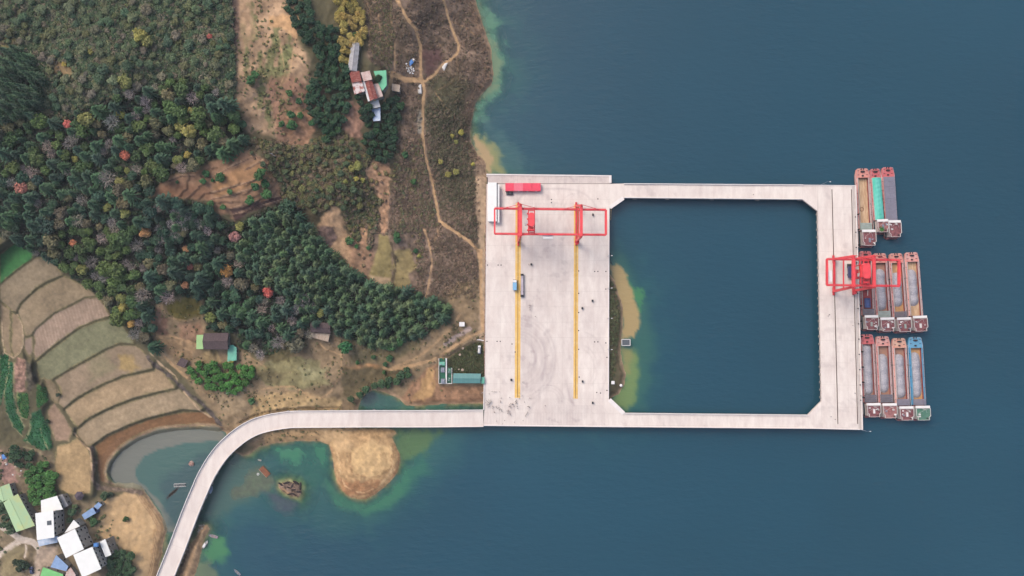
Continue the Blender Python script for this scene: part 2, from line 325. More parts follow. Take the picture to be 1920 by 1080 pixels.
paint([(888,300),(912,300),(911,470),(909,640),(896,640),(901,560),(898,470),(893,400),(888,340)], (170,146,120), 2.5, 3, 10, 0.1, 7, 24)
paint(VILL, (126,112,90), 6, 6, 20, 0.16, 9, 25)
paint([(0,845),(25,870),(35,905),(10,910),(0,900)], (150,118,108), 4, 4, 8, 0.2, 5, 25)
PENW = [(182,965),(200,932),(240,925),(268,930),(290,948),(306,972),(314,992),(310,1020),(300,1060),(292,1100),(255,1100),(245,1030),(215,1025),(185,1000)]
paint(PENW, (188,158,118), 3, 3, 12, 0.08, 12, 26)
for r_ in range(5):
    stroke([(262 + r_*6, 928 + r_*3),(280 + r_*6, 955),(290 + r_*5, 985),(288 + r_*4, 1015),(280 + r_*3, 1060)], (162,130,94), 1.6, 2, 2.5, 0.1, 27 + r_, 0.6)
paint([(30,670),(48,672),(50,700),(45,735),(30,735),(26,700)], (146,116,102), 2, 3, 8, 0.25, 4, 30)
paint([(48,672),(62,690),(70,710),(65,725),(55,735),(50,715)], (82,76,66), 2, 3, 8, 0.3, 4, 30)
for i, p_ in enumerate(VEG): paint(p_, (52,96,66) if i in (0, 1, 4) else (84,112,64), 2, 2, 9, 0.14, 7, 31 + i)
for i, (p_, c_, h_) in enumerate(FIELDS):
    paint(p_, c_, 1.5, 1.0, 12, 0.10, 26, 40 + i)
    blend(_slice(p_, 1), 0.35 * smooth(-1, 3, sdf(p_, *[a[_slice(p_, 1)] for a in (PX, PY)])), np.asarray(c_) * 0.92, 0.2, 5, 60 + i)
    stroke(p_, (126,116,82) if i < 13 else (128,114,86), 2.0, 1.8, 1.4, 0.25, 50 + i, 0.7, True)
def furrows(poly, ang, per, op, c):
    sl_ = _slice(poly, 2); X, Y = PX[sl_], PY[sl_]
    w = 0.5 + 0.5 * np.sin((X * math.cos(ang) + Y * math.sin(ang)) * 2 * math.pi / per + 2 * fbm(X, Y, 30, 3))
    blend(sl_, op * w * smooth(0, 3, sdf(poly, X, Y)), c, 0.05, 9, 2)
furrows(FIELDS[3][0], R(-15), 6, 0.25, (120,96,84)); furrows(FIELDS[8][0], R(70), 8, 0.3, (110,80,56)); furrows([(310,575),(330,560),(375,560),(380,590),(350,600),(320,592)], R(12), 6, 0.4, (92,84,40))
furrows(FIELDS[7][0], R(65), 14, 0.12, (120,100,80)); furrows(FIELDS[6][0], R(65), 16, 0.12, (130,110,84))
paint([(225,668),(250,668),(262,690),(245,698),(225,692)], (166,140,84), 5, 5, 12, 0.1, 8, 70, 0.6)
paint([(165,675),(200,660),(215,690),(170,715)], (116,122,86), 8, 6, 12, 0.1, 8, 70, 0.3)
# bare shore band, peninsulas
wide = 1 + 1.5 * smooth(840, 880, PX) * smooth(340, 300, PY)
band = smooth(7, 1.5, D / wide + 1.5 * fbm(PX, PY, 10, 71)) * (D > -60) * (LANDD > -60)
layer(band * 0.85, (166,138,112), 0.14, 6, 72)
layer(np.exp(-((D - 9) / 1.3) ** 2) * 0.5 * ((PX > 860) | (PY > 800)), (112,86,70), 0.2, 6, 73)
for q_ in (4, 13, 16.5): layer(np.exp(-((D - q_ + 1.2 * fbm(PX, PY, 14, 74)) / 1.0) ** 2) * 0.4 * ((PX > 860) | (PY > 800)) * (PX < 930), (120,94,78), 0.2, 6, 73)
PEN = PENIN[:-6] + [(485,800),(720,800)]
paint(PEN, (178,146,106), 2, 2, 8, 0.14, 6, 74)
paint([(655,838),(700,826),(735,835),(740,860),(725,885),(700,900),(665,890),(655,860)], (198,166,120), 5, 5, 12, 0.1, 7, 75)
stroke([(658,850),(655,870),(662,888),(690,895),(715,893),(735,872),(738,848),(725,834)], (150,118,84), 2, 2, 2.5, 0.2, 76, 0.7)
paint([(635,898),(680,905),(715,898),(700,925),(668,932),(645,922)], (160,118,84), 4, 4, 8, 0.16, 5, 77)
stroke(PENIN[4:21], (146,106,78), 5, 4, 2, 0.25, 78, 0.7)
for q_ in (.9, .82, .74, .62, .5): stroke([(685 + (x-685)*q_, 872 + (y-872)*q_) for x, y in PENIN[4:20]], (160,128,92) if q_ != .82 else (214,184,142), 1.5, 1.5, 1.6, .2, int(q_*100), .5)
paint([(600,806),(650,808),(665,835),(640,850),(625,850),(617,832),(600,826)], (196,164,122), 4, 4, 8, .1, 6, 79, .8)
paint(ROCKY, (116,98,86), 2, 2, 6, 0.35, 4, 79); stroke([(522,912),(535,920),(545,928)], (150,120,92), 5, 3, 2, 0.2, 79)
paint(SPIT, (170,140,108), 2, 3, 8, 0.18, 6, 80)
stroke([(352,1030),(342,1055),(332,1090)], (104,88,78), 7, 3, 3, 0.3, 81)
# tracks and lanes
PATH = (184,150,112)
for pts, w, o in (([(735,-60),(745,0),(760,30),(780,55),(788,85),(789,145),(795,165),(793,200),(792,250),(795,285),(803,315),(812,345),(818,385),(824,415),(850,433),(880,452),(897,470),(903,500)], 5.5, 1),
     ([(735,137),(760,150),(790,150)], 9, 1), ([(735,140),(730,165),(722,190)], 7, .9), ([(838,-60),(832,0),(838,25),(846,50),(860,85),(858,100),(845,112),(828,122),(815,140),(797,152)], 4, 1), ([(685,0),(693,20),(696,48),(692,88)], 2.4, .8),
     ([(702,0),(709,25),(711,48),(716,70),(735,90)], 2, .8), ([(733,0),(731,30),(735,55),(741,75),(740,130)], 2.6, .8), ([(795,40),(820,75),(838,105)], 1.8, .5), ([(855,105),(858,130),(845,155),(822,168)], 2, .5), ([(815,172),(835,200),(860,228)], 2.4, .6),
     ([(845,40),(870,50),(890,65)], 2.4, .6), ([(778,270),(772,320),(768,370)], 2, .5), ([(795,430),(805,455),(810,490),(806,520),(800,550),(792,575)], 3, .8), ([(820,418),(822,440),(812,452)], 2.2, .7), ([(785,420),(797,432)], 2, .6),
     ([(902,470),(900,500),(902,560),(905,620),(880,632),(850,650),(820,672),(795,680),(760,688),(735,693),(720,690)], 6, .9), ([(735,690),(780,672),(810,650),(850,610),(862,590)], 5, .6), ([(640,695),(640,665),(610,655),(595,640)], 3, .6),
     ([(640,700),(620,735),(600,748),(580,742),(550,725),(520,725),(490,730)], 3, .7), ([(300,632),(320,630),(360,642),(372,650)], 5, .8), ([(290,640),(310,670),(330,690),(350,708)], 5, .8), ([(302,560),(304,580),(315,595),(350,602),(372,598)], 2.6, .7),
     ([(440,660),(470,670),(500,690)], 3, .5), ([(525,80),(535,140),(520,170)], 1.8, .6), ([(555,70),(548,110),(540,150),(525,160)], 2.2, .6), ([(340,52),(352,80),(375,105),(390,125),(388,145),(398,170),(408,182)], 2.2, .8), ([(374,0),(380,25)], 1.8, .6),
     ([(390,0),(392,40),(412,60),(418,90)], 1.8, .5)):
    stroke(pts, PATH, w, 1.4, 0.9, 0.1, 82, o)
paint([(783,205),(790,205),(790,250),(782,250)], (172,166,150), 2, 2, 8, 0.1, 6, 82, .8)
for pts, w in (([(-40,965),(0,986),(22,998),(40,1012),(62,1017),(78,1034)], 12), ([(-40,1062),(0,1040),(20,1026),(40,1012)], 12), ([(75,1035),(72,1060),(66,1085),(60,1120)], 12), ([(75,1035),(90,1045),(95,1052)], 10), ([(48,1022),(49,1035),(46,1045)], 3), ([(38,930),(66,970)], 4)):
    stroke(pts, (196,182,168), w, 1.4, 0.8, 0.07, 83)
paint([(72,1030),(96,1022),(112,1026),(104,1042),(92,1062),(80,1064),(62,1080),(64,1050)], (168,150,132), 3, 3, 8, .1, 6, 83)
paint([(5,1040),(30,1025),(45,1030),(45,1060),(30,1085),(0,1085)], (142,130,98), 3, 3, 10, 0.1, 8, 83, .8)
stroke([(275,668),(290,685),(330,715),(352,738),(372,750),(390,768),(402,782),(415,798)], (86,78,74), 6, 2.5, 2, 0.3, 84)
stroke([(282,662),(300,682),(328,704),(333,714)], (176,152,124), 2.4, 1.4, 1, 0.1, 84); stroke([(395,782),(372,768),(345,735)], (170,146,118), 2.2, 1.4, 1, 0.1, 84)
stroke([(172,840),(176,865),(174,900),(185,915),(230,918),(262,922)], (120,104,92), 7, 3, 2.5, 0.25, 85); stroke([(140,812),(155,832),(170,845),(172,880)], (186,158,128), 2.5, 1.4, 1, 0.1, 85)
stroke([(202,897),(200,880),(206,866),(218,850),(240,834),(270,817),(300,806)], (170,146,124), 2.4, 1.2, .8, 0.1, 85)
stroke([(3,600),(5,640),(8,660),(0,672)], (176,156,128), 1.8, 1.2, .8, .1, 86); stroke([(33,590),(42,612),(44,645),(36,662),(25,671),(10,662)], (172,150,124), 2.0, 1.2, .8, .1, 86)
for l_ in ([(17,670),(16,700),(8,735),(12,772),(26,802),(42,818)], [(26,680),(25,735),(34,778),(47,802)], [(33,735),(33,762),(40,783),(52,787)], [(60,835),(48,826),(56,806),(58,778)], [(45,838),(60,842),(76,848)], [(75,800),(80,820),(90,842)]): stroke(l_, (150,144,108), 1.8, 1.4, 1, .12, 88, .8)
stroke([(835,645),(880,616)], (160,142,134), 9, 1.5, 1, .1, 87)
# lake bed: sand near the banks, weed farther out
bedc = smooth(0, -14, D + 8 * fbm(PX, PY, 16, 90))
under = (D <= 0).astype(float)
layer(under * 0.8, (170,148,106), 0.16, 8, 91); layer(under * bedc, (96,124,82), 0.3, 10, 92)
PONDW = [(198,885),(203,866),(240,830),(300,803),(410,800),(425,815),(400,870),(370,930),(330,1000),(312,1000),(300,960),(270,920),(215,908)]
paint(PONDW, (124,122,104), 3, 2, 8, 0.06, 14, 93, 1.0)
C = (C * 0.95 + C.mean(-1, keepdims=True) * 0.05) * 1.08
C = np.clip(C, 3, 250)

def grid_mesh(name, V, ni, nj, keep=None):
    idx = np.arange(ni * nj).reshape(ni, nj)
    q = np.stack([idx[:-1,:-1], idx[:-1,1:], idx[1:,1:], idx[1:,:-1]], -1).reshape(-1, 4)
    if keep is not None: q = q[keep.reshape(-1)]
    me = bpy.data.meshes.new(name)
    me.vertices.add(len(V)); me.vertices.foreach_set("co", np.ascontiguousarray(V, np.float32).ravel())
    me.loops.add(q.size); me.loops.foreach_set("vertex_index", q.ravel().astype(np.int32))
    me.polygons.add(len(q)); me.polygons.foreach_set("loop_start", np.arange(0, q.size, 4, dtype=np.int32))
    me.update(calc_edges=True); me.validate()
    me.polygons.foreach_set("use_smooth", np.ones(len(q), bool)); return me
def vattr(me, name, arr, kind='FLOAT_COLOR'):
    a = me.attributes.new(name, kind, 'POINT')
    if kind == 'FLOAT_COLOR':
        b = np.ones((len(arr), 4), np.float32); b[:, :3] = arr; a.data.foreach_set("color", b.ravel())
    elif kind == 'FLOAT_VECTOR': a.data.foreach_set("vector", np.ascontiguousarray(arr, np.float32).ravel())
    else: a.data.foreach_set("value", np.ascontiguousarray(arr).ravel())

# terrain
m_ground = bpy.data.materials.new("ground_soil"); m_ground.use_nodes = True
N = m_ground.node_tree.nodes; L = m_ground.node_tree.links; b = N["Principled BSDF"]; b.inputs["Roughness"].default_value = 0.95; b.inputs["Specular IOR Level"].default_value = 0.1
at = N.new("ShaderNodeAttribute"); at.attribute_name = "ground_colour"
tc = N.new("ShaderNodeTexCoord"); no = N.new("ShaderNodeTexNoise"); no.inputs["Scale"].default_value = 0.55; no.inputs["Detail"].default_value = 6; no.inputs["Roughness"].default_value = 0.75
L.new(tc.outputs["Object"], no.inputs["Vector"])
mr = N.new("ShaderNodeMapRange"); mr.inputs[1].default_value = 0.3; mr.inputs[2].default_value = 0.7; mr.inputs[3].default_value = 0.86; mr.inputs[4].default_value = 1.14
L.new(no.outputs[0], mr.inputs[0])
mx = N.new("ShaderNodeMix"); mx.data_type = 'RGBA'; mx.blend_type = 'MULTIPLY'; mx.inputs[0].default_value = 1
L.new(at.outputs["Color"], mx.inputs[6]); L.new(mr.outputs[0], mx.inputs[7]); L.new(mx.outputs[2], b.inputs["Base Color"])
bn = N.new("ShaderNodeBump"); bn.inputs["Strength"].default_value = 0.3; bn.inputs["Distance"].default_value = 0.2; L.new(no.outputs[0], bn.inputs["Height"]); L.new(bn.outputs[0], b.inputs["Normal"])
V = U(PX, PY, Z).reshape(-1, 3)
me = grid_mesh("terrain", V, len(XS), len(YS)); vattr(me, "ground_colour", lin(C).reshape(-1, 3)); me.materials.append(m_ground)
terrain = tag(link("terrain", me), kind="structure", label="hillside with scrub, terraced fields, bare soil and lake bed")

# ------------------------------------------------------------------ lake
wx = np.concatenate([[-500,-200], np.arange(-40,1300,4), np.arange(1304,1960,12), [2100,2500,3500,6000,12000]]).astype(float)
wy = np.concatenate([[-6000,-3000,-1200,-500,-200], np.arange(-40,1120,4), [1250,1500,2000,3500,7000]]).astype(float)
WX, WY = np.meshgrid(wx, wy, indexing='ij')
wl = np.maximum(np.maximum(sdf(LAND, WX, WY), sdf(SPIT, WX, WY)), sdf(ROCKY, WX, WY)) + 2.2 * fbm(WX, WY, 22, 3)
WC = np.zeros(WX.shape + (3,)); WC[:] = (28, 75, 94)
op = 1 - np.exp(np.minimum(wl, 0) / 15.0)
def wblend(m, c, o=None):
    global WC, op
    WC = WC * (1 - m[..., None]) + m[..., None] * np.asarray(c, float)
    if o is not None: op = op * (1 - m) + m * o
near = np.exp(np.minimum(wl + 10 * fbm(WX, WY, 40, 5), 0) / 38.0)
wblend(np.clip(near, 0, 1) * 0.85, (38,100,94))
patch = smooth(.0, .35, fbm(WX, WY, 26, 15)) * np.exp(np.minimum(wl, 0) / 30.0)
wblend(patch * .75, (84,144,116), .85)
def wpoly(poly, c, f, jit, js, o=None, s=1.0, k=0):
    d = sdf(poly, WX, WY) + jit * 2 * fbm(WX, WY, js, k); wblend(s * smooth(-f, f, d), c, o)
wpoly([(760,800),(830,800),(880,805),(840,860),(790,900),(730,960),(640,985),(560,970),(480,960),(400,960),(400,850),(480,840)], (48,98,98), 45, 14, 40, None, .85, 1)
wpoly([(745,803),(800,803),(826,812),(812,832),(795,850),(770,862),(752,868),(742,830)], (104,134,84), 9, 6, 12, .8, .85, 2)
wpoly([(735,925),(755,890),(775,862),(795,850),(800,880),(770,920),(720,955),(680,960)], (56,120,98), 16, 6, 16, .9, .8, 2)
wpoly([(888,0),(915,20),(930,45),(938,80),(950,110),(945,140),(930,170),(912,200),(895,225),(880,235),(900,170),(915,140),(910,60)], (104,156,126), 9, 12, 14, .8, .8, 3)
wpoly([(905,60),(925,75),(938,120),(930,160),(905,185),(918,140),(914,90)], (150,160,122), 5, 8, 9, .8, .6, 3)
wpoly([(880,235),(905,255),(930,270),(945,290),(945,325),(912,325),(895,292)], (164,162,108), 7, 6, 10, .8, .9, 4)
wpoly([(890,255),(915,275),(925,300),(920,326),(905,318),(890,280)], (196,166,124), 5, 5, 10, .85, .9, 4)
wpoly([(905,225),(950,255),(985,300),(985,325),(945,325),(940,280)], (72,112,112), 12, 8, 14, .9, .6, 4)
wpoly([(1142,470),(1165,480),(1190,520),(1212,560),(1222,620),(1222,700),(1210,760),(1175,776),(1142,760)], (56,106,98), 14, 6, 20, .9, .9, 5)
wpoly([(1175,520),(1190,540),(1207,540),(1207,566),(1198,588),(1188,560)], (74,140,94), 4, 4, 8, .9, .9, 5)
wpoly([(1142,496),(1155,494),(1170,508),(1180,530),(1188,556),(1196,582),(1199,606),(1190,634),(1178,630),(1166,640),(1166,600)], (188,162,112), 3, 2.5, 9, .93, .95, 6)
wpoly([(1165,660),(1195,655),(1200,700),(1195,745),(1175,770),(1150,765),(1145,748),(1172,712)], (128,152,92), 7, 4, 12, .88, .9, 7)
wpoly([(1164,650),(1185,655),(1180,700),(1168,690)], (162,152,100), 7, 4, 12, .85, .7, 7)
wpoly([(400,850),(450,855),(500,880),(520,910),(480,930),(430,955),(400,985),(385,975),(375,960)], (78,108,100), 10, 6, 20, .85, .8, 8)
wpoly([(470,885),(500,880),(515,895),(505,925),(460,930),(440,935),(430,925),(455,905)], (118,120,98), 7, 5, 14, .7, .75, 8)
wpoly([(495,920),(540,930),(560,945),(545,965),(520,955)], (86,92,106), 8, 5, 12, .8, .8, 8)
wpoly([(400,1000),(425,1010),(432,1025),(420,1050),(400,1060),(385,1045),(388,1020)], (84,150,98), 8, 6, 12, .85, .85, 9)
wpoly([(372,1050),(395,1050),(410,1080),(400,1110),(350,1110),(360,1080)], (132,140,108), 8, 5, 12, .8, .8, 9)
wpoly([(510,835),(575,828),(618,835),(620,880),(590,920),(570,890),(540,880),(510,860)], (46,108,94), 8, 8, 16, .85, .7, 10)
wpoly([(520,845),(560,838),(575,850),(560,868),(530,862)], (74,146,110), 5, 7, 10, .85, .8, 10)
wpoly([(590,835),(612,835),(616,860),(604,872),(592,860)], (66,136,104), 4, 5, 10, .85, .8, 10)
wpoly([(610,900),(640,932),(690,948),(740,920),(762,880),(770,900),(745,940),(690,965),(630,950)], (70,134,104), 8, 6, 14, .85, .75, 10)
wpoly([(280,925),(300,920),(312,940),(325,965),(320,1000),(308,985)], (92,152,110), 8, 5, 12, .85, .8, 10)
pm = sdf(PONDW, WX, WY)
wblend(smooth(-2, 4, pm) * 0.95, (128,128,118), .9)
wpoly([(254,885),(256,876),(272,855),(300,842),(345,832),(400,826),(412,826),(395,870),(372,925),(330,985),(300,940),(272,912),(258,902)], (70,106,100), 1.6, 1.2, 14, .95, .97, 11)
wpoly([(300,900),(340,880),(360,860),(400,840),(410,850),(380,910),(340,990),(315,985)], (58,86,92), 10, 6, 14, .92, .7, 12)
wpoly([(690,738),(715,736),(740,745),(752,760),(740,770),(690,770),(678,755)], (70,112,104), 4, 4, 12, .85, .8, 13)
wpoly([(680,735),(705,735),(712,748),(690,762),(678,755)], (68,88,96), 4, 4, 10, .8, .8, 13)
big = fbm(WX, WY, 300, 14, 3)
WC = WC * (1 + 0.06 * big[..., None])
m_water = bpy.data.materials.new("lake_water"); m_water.use_nodes = True
N = m_water.node_tree.nodes; L = m_water.node_tree.links; b = N["Principled BSDF"]; outn = N["Material Output"]
b.inputs["Roughness"].default_value = 0.08; b.inputs["IOR"].default_value = 1.33; b.inputs["Specular IOR Level"].default_value = 0.9
at = N.new("ShaderNodeAttribute"); at.attribute_name = "water_colour"; L.new(at.outputs["Color"], b.inputs["Base Color"])
ao = N.new("ShaderNodeAttribute"); ao.attribute_name = "opacity"
tr = N.new("ShaderNodeBsdfTransparent"); tr.inputs[0].default_value = (0.82, 0.93, 0.9, 1)
ms = N.new("ShaderNodeMixShader"); L.new(ao.outputs["Fac"], ms.inputs[0]); L.new(tr.outputs[0], ms.inputs[1]); L.new(b.outputs[0], ms.inputs[2]); L.new(ms.outputs[0], outn.inputs["Surface"])
tc = N.new("ShaderNodeTexCoord"); mp = N.new("ShaderNodeMapping"); mp.inputs["Rotation"].default_value = (0, 0, R(-24)); mp.inputs["Scale"].default_value = (0.35, 1.0, 1.0)
L.new(tc.outputs["Object"], mp.inputs[0])
n1 = N.new("ShaderNodeTexNoise"); n1.inputs["Scale"].default_value = 0.34; n1.inputs["Detail"].default_value = 4; n1.inputs["Roughness"].default_value = 0.6; L.new(mp.outputs[0], n1.inputs["Vector"])
n2 = N.new("ShaderNodeTexNoise"); n2.inputs["Scale"].default_value = 0.02; n2.inputs["Detail"].default_value = 3; L.new(tc.outputs["Object"], n2.inputs["Vector"])
bn = N.new("ShaderNodeBump"); bn.inputs["Distance"].default_value = 0.6
mr = N.new("ShaderNodeMapRange"); mr.inputs[1].default_value = 0.35; mr.inputs[2].default_value = 0.65; mr.inputs[3].default_value = 0.25; mr.inputs[4].default_value = 0.7
L.new(n2.outputs[0], mr.inputs[0]); L.new(mr.outputs[0], bn.inputs["Strength"]); L.new(n1.outputs[0], bn.inputs["Height"]); L.new(bn.outputs[0], b.inputs["Normal"])
V = U(WX, WY, 0.0).reshape(-1, 3)
keep = np.minimum.reduce([wl[:-1,:-1], wl[1:,:-1], wl[:-1,1:], wl[1:,1:]]) < 14
me = grid_mesh("water", V, len(wx), len(wy), keep); vattr(me, "water_colour", lin(WC).reshape(-1, 3)); vattr(me, "opacity", np.clip(op, 0, 1).astype(np.float32).reshape(-1), 'FLOAT'); me.materials.append(m_water)
water = tag(link("water", me), kind="structure", label="blue green lake with tan sediment along the banks")
# ------------------------------------------------------------------ materials
M = {}
def defmat(key, *a, **k): M[key] = mat(key, *a, **k)
defmat("cabin_red", (244,78,106), .5, .06, .3); defmat("red_steel", (246,82,90), .45, .08, .3); defmat("red_dark", (226,66,76), .5, .1, .5); defmat("yellow_paint", (253,206,112), .6, .1, .25, c2=(248,216,158), lo=.45, hi=.75)
defmat("rail_steel", (84,64,52), .5, .15, 1); defmat("white_paint", (246,244,244), .5, .03, .4); defmat("white_wall", (226,224,222), .8, .06, .3)
defmat("grey_wall", (176,172,166), .85, .12, .25, c2=(150,146,140)); defmat("tile_wall", (198,190,182), .7, .1, .5); defmat("window_glass", (44,52,60), .15, .2, 1, spec=.6)
defmat("white_roof", (248,251,249), .5, .03, .25, c2=(253,254,253)); defmat("blue_roof", (142,172,214), .5, .1, .4); defmat("pale_blue_roof", (176,200,232), .5, .1, .3, c2=(214,224,240)); defmat("green_roof", (128,206,128), .5, .08, .3)
defmat("mint_roof", (182,214,168), .55, .06, .15, c2=(200,206,140), lo=.5, hi=.72); defmat("teal_roof", (98,150,150), .5, .06, .4, stretch=(4,.2,1)); defmat("emerald_roof", (104,190,150), .5, .08, .3); defmat("dark_tile", (92,78,80), .9, .22, 1.2, bump=.5)
defmat("lime_roof", (164,206,140), .5, .06, .4); defmat("teal_sheet", (112,190,166), .5, .08, .4); defmat("grey_roof", (184,184,190), .6, .16, .6, c2=(150,148,150)); defmat("rust_roof", (230,216,214), .7, .06, .35, c2=(160,88,76), lo=.44, hi=.56)
defmat("rust_heavy", (150,74,66), .8, .16, .8, c2=(204,170,160), lo=.5, hi=.8, stretch=(.5,2,1)); defmat("pink_roof", (226,206,200), .7, .08, .5, c2=(196,160,150)); defmat("shed_roof", (206,190,172), .8, .12, .6, c2=(170,146,128))
defmat("concrete_wall", (206,194,188), .85, .1, .3); defmat("kerb", (244,238,236), .8, .04, .3); defmat("pile_concrete", (150,146,142), .85, .15, .4)
defmat("barge_salmon", (234,170,156), .55, .12, .35, c2=(226,144,134)); defmat("barge_red", (222,124,126), .55, .1, .35, c2=(212,108,112)); defmat("barge_pink", (238,188,180), .6, .12, .4, c2=(226,154,146)); defmat("barge_peach", (236,196,172), .6, .12, .4, c2=(228,164,146))
defmat("barge_blue", (112,172,206), .5, .1, .35); defmat("side_red", (200,112,114), .55, .14, .4, c2=(218,158,154)); defmat("side_blue", (70,142,184), .5, .12, .4); defmat("hold_tan", (206,168,130), .8, .14, .5, c2=(228,198,164), stretch=(2.5,.4,1)); defmat("hold_rust", (180,138,120), .8, .12, .5, c2=(196,140,96), lo=.55, hi=.75)
defmat("hold_wall", (164,70,74), .7, .12, .5, c2=(180,110,90), lo=.6, hi=.8); defmat("hold_orange", (206,160,112), .8, .12, .5); defmat("deck_gear", (58,46,50), .6, .15, 1)
defmat("cabin_roof", (128,74,80), .75, .2, .7, c2=(156,100,104)); defmat("cabin_roof_pink", (192,138,134), .75, .14, .6, c2=(150,90,92)); defmat("cabin_roof_green", (104,150,132), .7, .14, .6, c2=(74,128,106)); defmat("cabin_wall", (206,196,194), .6, .08, .5)
defmat("hatch_grey", (118,114,124), .7, .1, .4); defmat("hatch_slate", (136,134,150), .6, .08, .3); defmat("hatch_mint", (164,178,172), .6, .08, .4); defmat("tarp_green", (82,202,178), .5, .08, .25, c2=(126,214,204), stretch=(1.6,.12,1)); defmat("gravel", (180,178,186), .95, .16, 1.5, bump=.7)
defmat("dark_metal", (52,54,62), .5, .15, 1); defmat("blue_box", (92,112,168), .5, .1, .5); defmat("sky_blue", (140,196,236), .4, .05, .5); defmat("tyre", (30,30,32), .9, .1, 2); defmat("car_black", (40,42,50), .2, .05, 1, spec=.6); defmat("car_blue", (52,66,104), .25, .05, 1, spec=.6)
defmat("navy_paint", (74,80,124), .5, .1, .5); defmat("bed_grey", (190,182,194), .7, .1, .5); defmat("compound_green", (36,108,84), .5, .12, .6); defmat("machine_grey", (142,150,166), .5, .15, .8); defmat("boat_wood", (170,156,170), .7, .15, .8); defmat("rust_metal", (138,90,66), .85, .2, .8); defmat("raft_dark", (66,76,80), .9, .15, .8); defmat("rock", (108,96,92), .95, .25, .6, bump=.6); defmat("rock_dark", (58,50,52), .95, .3, .6, bump=.6)
defmat("brick_rubble", (166,116,104), .95, .2, .8, c2=(196,176,166)); defmat("bark", (88,76,66), .95, .2, 1.5); defmat("straw_roof", (92,82,92), .95, .2, 1.2, bump=.5); defmat("tarp_blue", (84,142,214), .5, .1, .6); defmat("hydro_grey", (92,100,108), .6, .12, .4); defmat("wood_tan", (180,158,120), .8, .14, .6); defmat("black_roof", (70,68,74), .7, .2, .8); defmat("court", (58,92,70), .8, .1, .5)

LMK = [("the brown contour terraces",405,345),("the dark tiled house",405,640),("the two toned house",600,622),("the hill farm",690,160),("the bare sandy strip",505,110),("the olive field plots",735,495),("the terraced fields",170,640),("the bright red tree",502,549),("the white village blocks",115,1000),("the upper left pine stand",30,160),("the meadow patch",118,130),("the green bamboo by the green field",170,480),("the pale leafless trees",335,425),("the wood's tip by the yard",835,590),("the bare soil patch",635,440),("the golden clump",660,60),("the grey compound pad",850,690),("the ploughed lower slope",680,700),("the beige peninsula",240,985),("the golden tall tree",273,436),("the bare mauve crowns",150,330)]
YLM = [("the gantry crane",1032,415),("the light blue truck",965,535),("the flatbed trailer",979,535),("the lower end of the inner track",971,746),("the lower end of the outer track",1079,748),("the white office",923,380),("the teal hall",880,710),("the floating pump box",1172,642),("the red cabins",980,350)]
def near(px, py, lms=LMK):
    n, x, y = min(lms, key=lambda l: (l[1]-px)**2 + (l[2]-py)**2); dx, dy = px - x, py - y; d = math.hypot(dx, dy)
    if d < 14: return "beside " + n
    if abs(dx) > 2.2*abs(dy): w = "right of" if dx > 0 else "left of"
    elif abs(dy) > 2.2*abs(dx): w = "below" if dy > 0 else "above"
    else: w = ("lower" if dy > 0 else "upper") + (" right of" if dx > 0 else " left of")
    return ("close to the " if d < 45 else "farther to the ") .replace(" to the ", " ") + w + " " + n if False else w + " " + n
def sized(r): return "small " if r < 2.6 else ("large " if r > 3.9 else "")
def unit(p, q):
    d = np.asarray(q, float) - np.asarray(p, float); return d / (np.linalg.norm(d) + 1e-9)

# ------------------------------------------------------------------ concrete yard, trestles and quay
m_conc = bpy.data.materials.new("concrete_slab"); m_conc.use_nodes = True
N = m_conc.node_tree.nodes; L = m_conc.node_tree.links; b = N["Principled BSDF"]; b.inputs["Roughness"].default_value = 0.85; b.inputs["Specular IOR Level"].default_value = 0.2
at = N.new("ShaderNodeAttribute"); at.attribute_name = "wear"
ge = N.new("ShaderNodeNewGeometry"); no = N.new("ShaderNodeTexNoise"); no.inputs["Scale"].default_value = 0.14; no.inputs["Detail"].default_value = 7; no.inputs["Roughness"].default_value = 0.68
mp = N.new("ShaderNodeMapping"); mp.inputs["Scale"].default_value = (1.6, 0.5, 1); L.new(ge.outputs["Position"], mp.inputs[0]); L.new(mp.outputs[0], no.inputs["Vector"])
rp = N.new("ShaderNodeValToRGB"); e = rp.color_ramp.elements; e[0].position = .34; e[1].position = .66; e[0].color = (*lin((230,217,210)), 1); e[1].color = (*lin((249,240,232)), 1); L.new(no.outputs[0], rp.inputs[0])
mx = N.new("ShaderNodeMix"); mx.data_type = 'RGBA'; mx.inputs[7].default_value = (*lin((176,162,164)), 1)
L.new(at.outputs["Fac"], mx.inputs[0]); L.new(rp.outputs[0], mx.inputs[6]); L.new(mx.outputs[2], b.inputs["Base Color"])
ARCS = []
for r_ in (26,31,36,40,45,50,54,59,64): ARCS.append(([(974 + (r_ + 4*math.sin(r_)) * math.cos(R(t)), 672 + (r_ * 1.25) * math.sin(R(t))) for t in range(-85, 82, 8)], 2.2, .20))
for r_ in (20,25,30): ARCS.append(([(1028 + r_ * math.cos(R(t)), 752 + r_ * math.sin(R(t))) for t in range(-110, 20, 10)], 1.8, .2))
for r_ in (24,30,48): ARCS.append(([(1090 + r_ * math.cos(R(t)), 690 + r_ * 1.4 * math.sin(R(t))) for t in range(-80, 60, 10)], 1.6, .18))
ARCS += [([(969,381),(975,370),(985,361),(1000,356),(1030,354),(1060,354),(1080,357),(1097,364),(1110,375),(1118,388)], 2, .32), ([(1052,384),(1058,372),(1070,364),(1085,362)], 1.6, .22), ([(1058,386),(1066,372),(1078,366)], 1.4, .2),
         ([(1005,640),(1020,690),(1012,740),(992,770)], 4, .2), ([(1040,640),(1036,700),(1022,750)], 5, .16), ([(1062,720),(1068,745),(1076,760)], 2, .25), ([(1000,480),(1010,520),(1012,560),(1030,600)], 9, .14), ([(1030,470),(1045,500),(1060,520)], 10, .14), ([(990,490),(985,560),(982,600)], 6, .12)]
